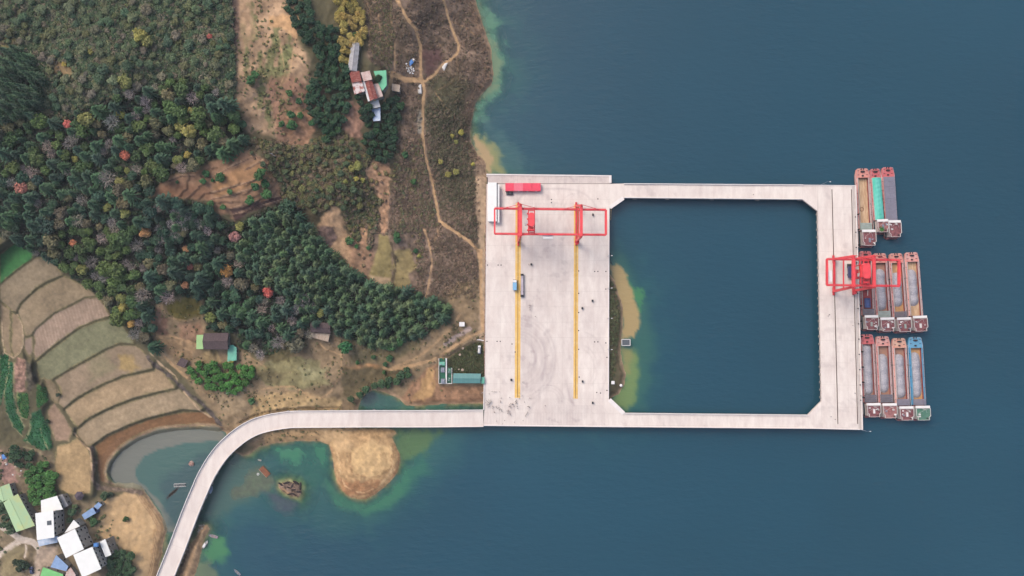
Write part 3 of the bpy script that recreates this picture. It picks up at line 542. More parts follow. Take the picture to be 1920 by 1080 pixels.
def wear(X, Y):
    w = 0.16 * np.maximum(fbm(X, Y, 60, 101), 0) * 2 + 0.2 * np.maximum(fbm(X, Y * 0.25, 7, 102), 0) + .10 * np.maximum(fbm(X, Y, 5, 106), 0)
    w = w + .2 * smooth(.30, .42, fbm(X, Y, 16, 107)) * (fbm(X, Y, 90, 108) > 0)
    inyard = (X > 905) & (X < 1145)
    if inyard.any():
        for pts, wd, s_ in ARCS:
            x0 = min(p[0] for p in pts) - 8; x1 = max(p[0] for p in pts) + 8; y0 = min(p[1] for p in pts) - 8; y1 = max(p[1] for p in pts) + 8
            k = (X > x0) & (X < x1) & (Y > y0) & (Y < y1)
            if k.any(): w[k] += s_ * np.exp(-(pdist(pts, X[k], Y[k]) / wd) ** 2) * (0.55 + 0.9 * vn(X[k], Y[k], 12, 103) + .3)
        mid = (X > 978) & (X < 1076) & (Y > 380) & (Y < 760)
        w += np.where(mid, 0.10 + 0.2 * np.maximum(fbm(X, Y, 25, 104), 0), 0)
        low = (Y > 760) & (X < 1135)
        w += np.where(low, 0.10 + 0.12 * (np.sin(X * 2 * math.pi / 5.5) > .2) * (vn(X, Y, 24, 105) > -.12), 0)
    w = w + np.where((Y < 344.5) & (X < 1146), .28 + .3 * np.maximum(fbm(X, Y, 5, 109), 0), 0)
    return np.clip(w, 0, .85)
SLAB_GAP = 0.0016
def slabs(root, corners, nu, nv, z, step=1.7, name="slab", off=None, thick=0.0):
    """a four cornered part of the deck cast as nu x nv slabs with open joints between"""
    (ax, ay), (bx, by), (cx, cy), (dx, dy) = corners
    off = root.location
    for i in range(nu):
        for j in range(nv):
            gu = 0.09 / (math.hypot(bx-ax, by-ay) * .35); gv = 0.09 / (math.hypot(dx-ax, dy-ay) * .35)
            u0, u1, v0, v1 = i / nu + gu / 2, (i+1) / nu - gu / 2, j / nv + gv / 2, (j+1) / nv - gv / 2
            nx = max(2, int(math.hypot(bx-ax, by-ay) / nu / step) + 1); ny = max(2, int(math.hypot(dx-ax, dy-ay) / nv / step) + 1)
            u, v = np.meshgrid(np.linspace(u0, u1, nx), np.linspace(v0, v1, ny), indexing='ij')
            X = (ax*(1-u) + bx*u)*(1-v) + (dx*(1-u) + cx*u)*v; Y = (ay*(1-u) + by*u)*(1-v) + (dy*(1-u) + cy*u)*v
            P = U(X, Y, z).reshape(-1, 3) - np.array(off)
            me = grid_mesh(name, P, nx, ny)
            vattr(me, "wear", (wear(X, Y) + 0.05 * (random.random() - .5)).clip(0, 1).astype(np.float32).reshape(-1), 'FLOAT'); me.materials.append(m_conc)
            link(name, me, root)
def P2(pts, z): return [tuple(U(x, y, z)[:2]) for x, y in pts]
def strip(root, name, pts, w, z0, z1, m, side=0.0):
    """kerb or rail along a pixel polyline lying at deck height"""
    mb = MB(); W = [Vector(U(x, y, z0)) for x, y in pts]
    for a, c in zip(W[:-1], W[1:]):
        mb.beam(a + Vector((0, 0, (z1-z0)/2)), c + Vector((0, 0, (z1-z0)/2)), w, z1 - z0)
    return mb.build(name, m, root, root.location)

yard = empty("container_yard", U(1027, 570, 0), "wide pale concrete container yard with curved tyre marks beside the hill", "yard"); del yard["category"]; yard["kind"] = "structure"
slabs(yard, [(912,345),(1143.5,345),(1142,748),(908.5,748)], 8, 14, DECK_Z)
slabs(yard, [(908.5,748),(1142,748),(1170,775),(908,774)], 9, 1, DECK_Z); slabs(yard, [(908,774),(1170,775),(1170,800.6),(906.5,798)], 9, 1, DECK_Z)
slabs(yard, [(1143.5,345),(1170,344),(1170,371.5),(1143,391)], 1, 1, DECK_Z)
slabs(yard, [(912,326),(1145,329),(1145,344),(912,344)], 8, 1, 5.2)
mb = MB(); mb.prism(P2([(912,345),(1143.5,344.6),(1170,344),(1170,371.5),(1143,391),(1142,748),(1170,775),(1170,800.6),(906.5,798),(908.5,748)], DECK_Z), -5, DECK_Z - .06); mb.build("retaining_wall", M["concrete_wall"], yard, yard.location)
mb = MB(); mb.prism(P2([(912,326),(1145,329),(1145,344.4),(912,344.4)], 5.2), -5, 5.14); mb.build("ledge_wall", M["grey_wall"], yard, yard.location)
strip(yard, "kerb", [(1141.5,392),(1140.7,747)], .5, DECK_Z, DECK_Z + .5, M["kerb"]); strip(yard, "kerb", [(1142.5,749.5),(1169.5,775.5)], 2.6, DECK_Z, DECK_Z + .35, M["kerb"]); strip(yard, "kerb", [(1143.5,389),(1169,371.5)], 2.4, DECK_Z, DECK_Z + .35, M["kerb"])
strip(yard, "kerb", [(907,797.2),(1170,799.8)], .7, DECK_Z, DECK_Z + .5, M["kerb"]); strip(yard, "kerb", [(908,706),(907,768)], .6, DECK_Z, DECK_Z + .6, M["kerb"]); strip(yard, "kerb", [(912,327.2),(1145,330)], .8, 5.2, 5.6, M["kerb"]); strip(yard, "kerb", [(1144,329),(1144,343)], 1.6, 5.2, 5.7, M["kerb"])
strip(yard, "edge_beam", [(911.6,346),(909.5,560),(908.7,704)], .35, DECK_Z - .5, DECK_Z + .25, M["brick_rubble"])

def trestle(name, label, quad, nu, nv, pier_px):
    r = empty(name, U(sum(p[0] for p in quad)/4, sum(p[1] for p in quad)/4, 0), label, "bridge")
    slabs(r, quad, nu, nv, DECK_Z, 3.0, "deck_slab")
    mb = MB(); mb.prism(P2(quad, DECK_Z), DECK_Z - 1.3, DECK_Z - .06); mb.build("girder", M["concrete_wall"], r, r.location)
    a, b_, c, d = quad
    strip(r, "parapet", [(a[0], a[1] + .8), (b_[0], b_[1] + .8)], .45, DECK_Z, DECK_Z + .9, M["kerb"]); strip(r, "parapet", [(d[0], d[1] - .8), (c[0], c[1] - .8)], .45, DECK_Z, DECK_Z + .9, M["kerb"])
    for p, q in pier_px:
        P, Q = U(*p, DECK_Z - 2), U(*q, DECK_Z - 2)
        mb = MB(); mb.beam((*P[:2], DECK_Z - 1.9), (*Q[:2], DECK_Z - 1.9), 2.4, 1.1); mb.build("pier_cap", M["pile_concrete"], r, r.location)
        for t in (.15, .5, .85):
            c_ = P * (1 - t) + Q * t; MB().cyl((c_[0], c_[1], -7), (c_[0], c_[1], DECK_Z - 2.4), .7, n=10).build("pile", M["pile_concrete"], r, r.location)
    return r
trestle("trestle_bridge", "straight pale concrete trestle bridge without kerbside pipes, joining yard top to quay", [(1170,344),(1505,346.3),(1505,374.5),(1170,371.5)], 4, 1, [((x, 345 + (x-1170)*.007), (x, 373.6 + (x-1170)*.009)) for x in (1190,1251,1335,1420,1500)])
trestle("trestle_bridge", "straight pale concrete trestle bridge joining the yard's lower corner to the quay", [(1170,774),(1515,777.5),(1515,803.6),(1170,800.6)], 4, 1, [((x, 774.5 + (x-1170)*.01), (x, 800 + (x-1170)*.008)) for x in (1190,1262,1348,1432,1510)])

quay = empty("quay", U(1575, 575, 0), "long pale concrete loading quay on piles with two crane rails beside the barges", "quay")
slabs(quay, [(1533,346.5),(1605,347.3),(1618,806),(1541,804.5)], 3, 11, DECK_Z, 2.5, "deck_slab")
slabs(quay, [(1505,346.3),(1533,346.5),(1533,396),(1505,374.5)], 1, 1, DECK_Z, 3, "deck_slab"); slabs(quay, [(1515,777.5),(1540,752),(1541,804.5),(1515,803.6)], 1, 1, DECK_Z, 3, "deck_slab")
mb = MB(); mb.prism(P2([(1505,346.3),(1605,347.3),(1618,806),(1515,803.6),(1515,777.5),(1540,752),(1533,396),(1505,374.5)], DECK_Z), DECK_Z - 1.4, DECK_Z - .06); mb.build("deck_beam", M["concrete_wall"], quay, quay.location)
for k in range(25):
    y = 402 + k * 14.3; x = 1533.4 + (y - 396) * .0197
    for dx in (6, 24, 46):
        p = U(x + dx, y, DECK_Z - 1.5); MB().cyl((p[0], p[1], -9), (p[0], p[1], DECK_Z - 1.45), .9, n=10).build("pile", M["pile_concrete"], quay, quay.location)
    p = U(x + .2, y, DECK_Z - .6); MB().cyl((p[0], p[1], DECK_Z - 1.5), (p[0], p[1], DECK_Z - .3), 1.15, n=10).build("pile_head", M["pile_concrete"], quay, quay.location)
    if k % 2 == 0:
        p = U(1606.5 + (y - 347) * .0283, y, 3.5); MB().cyl((p[0], p[1], 1.2), (p[0], p[1], 5.4), .45, n=8).build("fender", M["tyre"], quay, quay.location)
        p = U(1601.5 + (y - 347) * .0283, y + 5, DECK_Z); bo = MB().cyl((p[0], p[1], DECK_Z), (p[0], p[1], DECK_Z + .6), .28, .22); bo.cyl((p[0], p[1], DECK_Z + .6), (p[0], p[1], DECK_Z + .75), .42, .42); bo.build("bollard", M["dark_metal"], quay, quay.location)
for x0, x1 in ((1559.8,1571), (1596.5,1608)):
    strip(quay, "crane_rail", [(x0,355),(x1,795)], .42, DECK_Z + .005, DECK_Z + .16, M["rail_steel"])
strip(quay, "drain_channel", [(1599.3,349),(1611,804)], .3, DECK_Z + .004, DECK_Z + .05, M["grey_wall"]); strip(quay, "cable_trench", [(1602,349),(1614,804)], .9, DECK_Z + .004, DECK_Z + .03, M["concrete_wall"])
strip(quay, "kerb", [(1604.4,348),(1617.2,805)], .4, DECK_Z, DECK_Z + .35, M["kerb"]); strip(quay, "kerb", [(1506,347.1),(1604,348.1)], .4, DECK_Z, DECK_Z + .35, M["kerb"]); strip(quay, "kerb", [(1516,802.8),(1617,805.2)], .5, DECK_Z, DECK_Z + .4, M["kerb"])

# yellow painted gantry tracks with their rails
for x0, x1, w0, y0, y1, lab in ((971.8,970.2,10.4,381,746,"yellow painted gantry crane track with dark rail, the one nearer the hill"), (1080.4,1079.2,8.4,383,747.5,"yellow painted gantry crane track with dark rail, the one nearer the water")):
    t = empty("crane_track", U((x0+x1)/2, (y0+y1)/2, DECK_Z), lab, "crane track", "gantry crane tracks on the yard")
    mb = MB(); pts = P2([(x0-w0/2,y0),(x0+w0/2,y0),(x1+w0/2,y1),(x1-w0/2,y1)], DECK_Z); mb.prism(pts, DECK_Z + .003, DECK_Z + .012); mb.build("painted_strip", M["yellow_paint"], t, t.location)
    strip(t, "rail", [(x0,y0+1),(x1,y1-1)], .24, DECK_Z + .013, DECK_Z + .16, M["rail_steel"])

# curved approach road on a low viaduct
def offset_line(W, d):
    out = []
    for i in range(len(W)):
        a = W[max(i-1, 0)]; c = W[min(i+1, len(W)-1)]; t = unit(a[:2], c[:2]); out.append((W[i][0] - t[1]*d, W[i][1] + t[0]*d))
    return out
def resample(pts, n):
    pts = np.array(pts, float)
    def cr(p0, p1, p2, p3, t): return .5*((2*p1)+(-p0+p2)*t+(2*p0-5*p1+4*p2-p3)*t*t+(-p0+3*p1-3*p2+p3)*t**3)
    o = []
    for i in range(len(pts)-1):
        p0 = pts[max(i-1,0)]; p3 = pts[min(i+2,len(pts)-1)]
        for t in np.linspace(0, 1, n, endpoint=False): o.append(cr(p0, pts[i], pts[i+1], p3, t))
    o.append(pts[-1]); return [tuple(p) for p in o]
road = empty("viaduct", U(500, 800, 0), "pale curved concrete viaduct carrying the approach road to the yard", "bridge")
rc = resample([(906.3,784)] + ROADC[1:], 4); RW = [U(x, y, DECK_Z) for x, y in rc]
HWID = 5.45
cuts = [0, 9, 18, 26, 34, 40, 47, 54, 61, 68, len(rc) - 1]
for a, c in zip(cuts[:-1], cuts[1:]):
    seg = list(range(a, c + 1)); ln = [RW[i] for i in seg]; offs = np.linspace(-HWID, HWID, 7)
    cols = [offset_line(RW, o) for o in offs]
    V = np.array([[(*cols[j][i], DECK_Z) for j in range(7)] for i in seg]); V = V - np.array(road.location)
    V[0, :, :2] += 0.05 * unit(V[0, 0, :2], V[1, 0, :2]); V[-1, :, :2] -= 0.05 * unit(V[-2, 0, :2], V[-1, 0, :2])
    me = grid_mesh("deck_slab", V.reshape(-1, 3), len(seg), 7)
    X = np.array([[rc[i][0]] * 7 for i in seg]).ravel(); Y = np.array([[rc[i][1]] * 7 for i in seg]).ravel()
    vattr(me, "wear", (wear(X, Y) * .6 + np.tile([.0,.08,.02,.05,.02,.08,.0], len(seg))).astype(np.float32), 'FLOAT'); me.materials.append(m_conc)
    if me.polygons[0].normal.z < 0: me.flip_normals()
    link("deck_slab", me, road)
for nm, d, w, z0, z1, m_ in (("parapet", HWID - .25, .4, DECK_Z, DECK_Z + .9, "kerb"), ("parapet", -HWID + .25, .4, DECK_Z, DECK_Z + .9, "kerb"), ("girder", 0, HWID * 2 - .4, DECK_Z - 1.5, DECK_Z - .06, "concrete_wall"), ("footway_kerb", -HWID + 1.3, .25, DECK_Z, DECK_Z + .2, "kerb")):
    o2 = offset_line(RW, d - w/2); o3 = offset_line(RW, d + w/2); n = len(o2); V = []; Fc = []
    for i in range(n): V += [(*o2[i], z0), (*o3[i], z0), (*o3[i], z1), (*o2[i], z1)]
    for i in range(n - 1):
        k = 4*i; Fc += [(k+3, k+2, k+6, k+7), (k, k+3, k+7, k+4), (k+2, k+1, k+5, k+6), (k+1, k, k+4, k+5)]
    MB().add(V, Fc).build(nm, M[m_], road, road.location)
for i in range(4, len(rc) - 1, 4):
    a = offset_line(RW, HWID + .1)[i]; c = offset_line(RW, -HWID - .3)[i]
    MB().beam((*a, DECK_Z - 2), (*c, DECK_Z - 2), 1.6, 1.0).build("pier_cap", M["pile_concrete"], road, road.location)
    for t in (.2, .8):
        q = np.array(a) * (1 - t) + np.array(c) * t; MB().cyl((*q, -6), (*q, DECK_Z - 2.4), .75, n=10).build("pier", M["pile_concrete"], road, road.location)
# ------------------------------------------------------------------ cranes
def uz(p, z): return Vector(U(p[0], p[1], z))
def crane(name, label, gx0, gx1, gy_up, gy_lo, portals, feet, zt, trolley, ehouse, sill_y):
    base = U((gx0+gx1)/2, (gy_up[0]+gy_lo[0])/2, DECK_Z)
    r = empty(name, base, label, "crane"); off = r.location; red = M["red_steel"]
    A, B_, Cc, Dd = uz((gx0, gy_up[0]), zt), uz((gx1, gy_up[1]), zt), uz((gx1, gy_lo[1]), zt), uz((gx0, gy_lo[0]), zt)
    for p, q in ((A, B_), (Dd, Cc)):
        g = MB().beam(p, q, 1.15, 1.8).build("girder", red, r, off)
        w = MB(); w.beam(p + Vector((0, .75, 1.9)), q + Vector((0, .75, 1.9)), .1); n = 16
        for k in range(n + 1):
            a = p.lerp(q, k / n) + Vector((0, .75, .9)); w.beam(a, a + Vector((0, 0, 1)), .08)
        w.build("handrail", M["red_dark"], g); g.children[0].location = (0, 0, 0)
        for v in g.children[0].data.vertices: v.co -= Vector(off)
    MB().beam(A, Dd, 1.0, 1.5).build("end_beam", red, r, off); MB().beam(B_, Cc, 1.3, 1.5).build("end_beam", red, r, off)
    for (px_, y0, y1), (fx, fy0, fy1) in zip(portals, feet):
        t0, t1 = uz((px_, y0), zt + 1.9), uz((px_, y1), zt + 1.9)
        MB().beam(t0, t1, 1.7, 1.5).build("portal_beam", red, r, off)
        f0, f1 = uz((fx, fy0), DECK_Z + 1.6), uz((fx, fy1), DECK_Z + 1.6)
        MB().beam(f0, f1, 1.2, 1.2).build("sill_beam", M["red_dark"], r, off)
        for f, t in ((f0, t0), (f1, t1)):
            MB().beam(f, t, 1.2, 1.5).build("leg", red, r, off)
            bo = MB(); bo.box(f.x-.6, f.x+.6, f.y-2.6, f.y+2.6, DECK_Z + .45, DECK_Z + 1.0); bo.build("bogie", M["red_dark"], r, off)
            wh = MB()
            for dy in (-1.9, -.7, .7, 1.9): wh.cyl((f.x-.3, f.y+dy, DECK_Z + .45), (f.x+.3, f.y+dy, DECK_Z + .45), .3, n=10)
            wh.build("wheel_set", M["dark_metal"], r, off)
        m0 = f0.lerp(t0, .5); m1 = f1.lerp(t1, .5); MB().beam(m0, m1, .6, .8).build("tie_beam", red, r, off)
        for base_p, lo, hi in ((t0, A, B_), (t1, Dd, Cc)):
            ap = base_p + Vector((0, 0, 3.2)); MB().beam(base_p, ap, .6).build("mast_post", red, r, off)
            for dx in (-11, 11):
                e = Vector((base_p.x + dx, lo.y + (base_p.x + dx - lo.x) / (hi.x - lo.x) * (hi.y - lo.y), zt + .9)); MB().beam(ap, e, .28).build("tie_rod", M["red_dark"], r, off)
    (xa, ya), (xb, yb) = trolley
    a, c = uz((xa, ya), zt + 1.2), uz((xb, yb), zt + 1.2)
    x0, x1, y0, y1 = min(a.x, c.x), max(a.x, c.x), min(a.y, c.y), max(a.y, c.y); w = x1 - x0
    tb = MB()
    for xx in (x0+.45, x1-.45): tb.beam((xx, y0, zt+1.25), (xx, y1, zt+1.25), .7, .55)
    for k_ in range(6): tb.beam((x0+.4, y0+.4+(y1-y0-.8)*k_/5, zt+1.28), (x1-.4, y0+.4+(y1-y0-.8)*k_/5, zt+1.28), .5, .45)
    tr = tb.build("trolley", M["red_dark"], r, off)
    h = MB(); cx_ = (x0 + x1) / 2; yy0, yy1 = y0 + (y1-y0)*.26, y1 - (y1-y0)*.14; hw = min(w * .4, 2.3)
    h.prism([(cx_-hw, yy0+1), (cx_-hw+1, yy0), (cx_+hw-1, yy0), (cx_+hw, yy0+1), (cx_+hw, yy1-1), (cx_+hw-1, yy1), (cx_-hw+1, yy1), (cx_-hw, yy1-1)], zt + 1.5, zt + 4.2)
    h = h.build("machinery_house", red, tr, off)
    for q in range(4):
        yq = y0 + (y1-y0)*(.12 + .24*q); MB().box(x0-.5, x0+.05, yq-.5, yq+.5, zt+1.5, zt+2.2).build("walkway_bracket", M["red_dark"], tr, off)
    dr = MB(); dr.cyl((cx_-1.6, y0+1.6, zt+2.3), (cx_+1.6, y0+1.6, zt+2.3), .75, n=12); dr.build("hoist_drum", M["red_dark"], tr, off)
    cb = uz(((xa+xb)/2 - 9, (ya+yb)/2 + 4), zt - 5); MB().box(cb.x-1, cb.x+1, cb.y-1.1, cb.y+1.1, zt-6, zt-3.6).build("operator_cabin", M["white_paint"], tr, off)
    mb = MB()
    for sx in (-1.8, 1.8):
        for sy in (-.8, .8): mb.beam((cx_+sx, (y0+y1)/2+sy*3, zt+1), (cx_+sx*.8, (y0+y1)/2+sy*1.5, zt-9), .09)
    mb.build("hoist_rope", M["dark_metal"], tr, off)
    MB().box(cx_-1.6, cx_+1.6, (y0+y1)/2-3, (y0+y1)/2+3, zt-9.7, zt-9).build("lifting_frame", M["red_dark"], tr, off)
    (xa, ya), (xb, yb) = ehouse; a, c = uz((xa, ya), zt - .5), uz((xb, yb), zt - .5)
    eh = MB().box(min(a.x,c.x), max(a.x,c.x), min(a.y,c.y), max(a.y,c.y), zt-3, zt-.5).build("electrical_house", M["white_paint"], r, off)
    f = uz((portals[1][0] + sill_y, feet[1][2] + 2), DECK_Z + 4); MB().cyl((f.x, f.y, f.z-.3), (f.x, f.y, f.z+.3), 1.5, n=16).build("cable_reel", M["red_dark"], r, off)
    return r
crane("gantry_crane", "large red rail mounted gantry crane straddling both yellow tracks on the yard", 927.5, 1136, (391, 393.5), (438.5, 440.5), [(976.3,384.5,443),(1090,385.5,443)], [(971.8,386,453),(1080.6,386,452)], 29, ((989.5,394),(1003.5,437)), ((1018,440.5),(1037,447.5)), -8)
crane("quay_crane", "tall red cargo crane on the quay rails reaching out over barge holds", 1550.5, 1685.5, (486, 488), (534.5, 536.5), [(1600.3,480.5,538),(1638.5,480.5,538)], [(1564,486,546),(1601,486,545.5)], 30, ((1611,488),(1631,535)), ((1551,507),(1560.5,528)), -36)
# hopper machinery under the quay crane
hp = empty("loading_hopper", U(1606, 508, DECK_Z), "yellow and red hopper machinery under the quay crane", "hopper")
c0 = Vector(U(1606, 508, DECK_Z)); mb = MB(); w = 3.2
mb.add([(c0.x-w, c0.y-w, 15), (c0.x+w, c0.y-w, 15), (c0.x+w, c0.y+w, 15), (c0.x-w, c0.y+w, 15), (c0.x-1, c0.y-1, 11), (c0.x+1, c0.y-1, 11), (c0.x+1, c0.y+1, 11), (c0.x-1, c0.y+1, 11)], [(0,1,5,4),(1,2,6,5),(2,3,7,6),(3,0,4,7),(4,5,6,7)]); mb.build("funnel", M["yellow_paint"], hp, hp.location)
for sx in (-1, 1):
    for sy in (-1, 1): MB().beam((c0.x+sx*2.6, c0.y+sy*2.6, DECK_Z), (c0.x+sx*2.8, c0.y+sy*2.8, 15), .45).build("leg", M["red_dark"], hp, hp.location)
MB().beam((c0.x-3.3, c0.y+3.3, 15.2), (c0.x+3.3, c0.y+3.3, 15.2), .5).build("rim", M["red_steel"], hp, hp.location); MB().beam((c0.x-3.3, c0.y-3.3, 15.2), (c0.x+3.3, c0.y-3.3, 15.2), .5).build("rim", M["red_steel"], hp, hp.location)

# ------------------------------------------------------------------ barges
def barge(label, bow, stern, Wm, hullm, sidem, hold, cover, roofm, floor="hold_rust", aft="hatch_grey", skylight="white_paint", plant=False, sternextra=0):
    pb, ps = U(*bow, 2.0), U(*stern, 2.0); c = (pb + ps) / 2; d = unit(ps[:2], pb[:2]); Lm = float(np.linalg.norm((pb - ps)[:2])); rz = math.atan2(d[1], d[0]) - math.pi / 2
    r = empty("cargo_barge", (c[0], c[1], 0), label, "barge", "cargo barges moored along the quay", rz)
    h, w = Lm / 2, Wm / 2; zd = 2.0; hy1, hy0 = h - hold[0] * .35, h - hold[1] * .35; hx = w - .95
    out = [(-w, -h + 1.2), (-w + 1.2, -h), (w - 1.2, -h), (w, -h + 1.2), (w, h - 4.5), (w - .9, h - .5), (w - 1.6, h), (-w + 1.6, h), (-w + .9, h - .5), (-w, h - 4.5)]
    mb = MB(); n = len(out); V = [(x, y, zd) for x, y in out] + [(x * .96, y * .985, -1.2) for x, y in out]
    mb.add(V, [((i+1) % n, i, n+i, n+(i+1) % n) for i in range(n)]); mb.build("hull", M[sidem], r)
    # decks around the open hold
    bd = MB(); bd.prism([(-w, hy1 + .3), (w, hy1 + .3), (w, h - 4.5), (w - .9, h - .5), (w - 1.6, h), (-w + 1.6, h), (-w + .9, h - .5), (-w, h - 4.5)], zd - .3, zd + .06); bow_o = bd.build("bow_deck", M[hullm], r)
    for sx in (-1, 1):
        sdk = MB().box(min(sx*hx, sx*w), max(sx*hx, sx*w), hy0, hy1 + .3, zd - .3, zd + .05).build("side_deck", M[sidem], r)
        MB().box(sx*(hx-.06) - .1, sx*(hx-.06) + .1, hy0, hy1, zd + .05, zd + .95).build("coaming", M["cabin_wall"] if hullm != "barge_blue" else M["barge_blue"], r)
        rb = MB().beam((sx*(w+.12), -h+2, zd-.1), (sx*(w+.12), h-5, zd-.1), .22, .3).build("rub_rail", M["cabin_wall"], r)
        for k in range(5):
            yy = hy0 + (hy1-hy0)*(k+.5)/5; MB().cyl((sx*(w-.3), yy, zd+.05), (sx*(w-.3), yy, zd+.45), .2, n=6).build("bollard", M["deck_gear"], r)
        ty = MB()
        for k in range(2): ty.cyl((sx*(w+.25), hy0+(hy1-hy0)*(k+.4)/2, zd-.8), (sx*(w+.55), hy0+(hy1-hy0)*(k+.4)/2, zd-.8), .5, n=10)
        ty.build("tyre_fender_pair", M["tyre"], r)
    MB().box(-hx, hx, hy1, hy1 + .3, zd, zd + .95).build("coaming", M[hullm], r)
    MB().box(-w + 1, w - 1, -h + .2, hy0, zd - .3, zd + .05).build("stern_deck", M["cabin_roof"], r)
    ho = MB(); ho.add([(-hx, hy0, .35), (hx, hy0, .35), (hx, hy1, .35), (-hx, hy1, .35)], [(0,1,2,3)]); ho.build("hold_floor", M[floor], r)
    ho = MB(); ho.add([(-hx, hy0, 0), (hx, hy0, 0), (hx, hy1, 0), (-hx, hy1, 0), (-hx, hy0, zd+.9), (hx, hy0, zd+.9), (hx, hy1, zd+.9), (-hx, hy1, zd+.9)], [(0,4,5,1),(1,5,6,2),(2,6,7,3),(3,7,4,0)]); ho.build("hold_wall", M["hold_wall"], r)
    # bow gear
    wl_ = MB().box(-.9, .9, h-2.7, h-1.6, zd, zd+.9); wl_.cyl((-1.3, h-2.1, zd+.5), (1.3, h-2.1, zd+.5), .45, n=10); wl_.build("windlass", M["deck_gear"], r)
    for sx in (-1, 1):
        MB().box(sx*.75-.35, sx*.75+.35, h-1.0, h+.12, zd-.6, zd+.25).build("hawse_roller", M["deck_gear"], r)
        for yy in (h-1.5, h-4.2): bt = MB(); [bt.cyl((sx*(w-1.7)+dx, yy, zd), (sx*(w-1.7)+dx, yy, zd+.55), .17, n=6) for dx in (-.3, .3)]; bt.build("twin_bollard", M["deck_gear"], r)
        rl = MB(); rl.beam((sx*(w-.35), h-5, zd+.9), (sx*(w-1.1), h-.6, zd+.9), .09); rl.beam((sx*(w-1.1), h-.6, zd+.9), (sx*1.5, h-.15, zd+.9), .09)
        for (x, y) in ((w-.35, h-5), (w-.7, h-3), (w-1.1, h-.6), (1.5, h-.15)): rl.beam((sx*x, y, zd), (sx*x, y, zd+.9), .07)
        rl.build("railing", M["cabin_wall"], r)
    MB().box(-.6, .6, hy1+1.0, hy1+1.9, zd, zd+.5).build("deck_hatch", M["deck_gear"], r)
    # aft covers
    if aft:
        ya, yb = hy0 + .1, hy0 + cover * .35; n_ = 4
        for k in range(n_): MB().box(-hx - .25, hx + .25, ya + (yb-ya)*k/n_, ya + (yb-ya)*(k+1)/n_ - .12, zd + .97, zd + 1.35 + .05*(k % 2)).build("hatch_cover", M[aft], r)
    # deckhouse
    x0, x1, y0, y1 = -w + .15, w - .15, -h + 1.0, hy0 - .25; zr = 6.0
    dh = MB().box(x0 + .7, x1 - .7, y0 + .6, y1 - .8, zd, zr).build("deckhouse", M["cabin_wall"], r)
    for k in range(6):
        xx = x0 + 1.6 + (x1 - x0 - 3.2) * k / 5; MB().box(xx-.5, xx+.5, y1-.83, y1-.76, 4.2, 5.3).build("window", M["window_glass"], dh)
    rf = MB(); rf.prism([(x0+.9, y0), (x1-.9, y0), (x1-.9, y0+2), (x1, y0+2.6), (x1, y1), (x0, y1), (x0, y0+2.6), (x0+.9, y0+2)], zr, zr + .2); rf = rf.build("roof", M[roofm], r)
    MB().box(x0 - .05, x1 + .05, y1 - 1.35, y1 + .1, zr + .2, zr + .55).build("visor", M["white_paint"], rf)
    rr = MB(); loop = [(x0+1, y0+.1), (x1-1, y0+.1), (x1-1, y0+2), (x1-.1, y0+2.6), (x1-.1, y1-1.5), (x0+.1, y1-1.5), (x0+.1, y0+2.6), (x0+1, y0+2)]
    for p, q in zip(loop, loop[1:] + loop[:1]):
        rr.beam((*p, zr+1.1), (*q, zr+1.1), .17); rr.beam((*p, zr+.2), (*p, zr+1.1), .1); rr.beam((*p, zr+.65), (*q, zr+.65), .1)
    rr.build("roof_railing", M["white_wall"], rf)
    rnd = random.Random(label); sk = rnd.uniform(-.3, .5)
    MB().box(sk-.55, sk+.55, y0+2.2, y0+5.0, zr+.2, zr+.9).build("skylight", M[skylight], rf)
    for k in range(rnd.randint(5, 8)):
        a, b2 = rnd.uniform(x0+.8, x1-.9), rnd.uniform(y0+1.2, y1-2.4)
        if abs(a - sk) > 1.3: s_ = rnd.uniform(.25, .55); MB().box(a-s_, a+s_, b2-s_*.8, b2+s_*.9, zr+.2, zr+rnd.uniform(.5, 1.1)).build(rnd.choice(["vent_box", "life_raft_case", "air_conditioner"]), M[rnd.choice(["white_paint", "white_wall", "machine_grey"])], rf)
    ms_ = MB(); ms_.beam((0, y1-2, zr+.2), (0, y1-2, zr+4.4), .16); ms_.beam((-1.6, y1-2, zr+3.4), (1.6, y1-2, zr+3.4), .1); ms_.beam((0, y1-2, zr+3.4), (-2.6, y1-4.6, zr+.3), .09); ms_.beam((0, y1-2, zr+3.4), (2.6, y1-4.6, zr+.3), .09); ms_.build("mast", M["white_wall"], rf)
    MB().cyl((w-2.4, y0+1.2, zd), (w-2.4, y0+1.2, zr+1.4), .35, n=10).build("funnel", M["deck_gear"], r)
    return r, dict(w=w, h=h, hx=hx, hy0=hy0, hy1=hy1, cover=cover * .35 if aft else 0, loc=(c[0], c[1]), rz=rz)
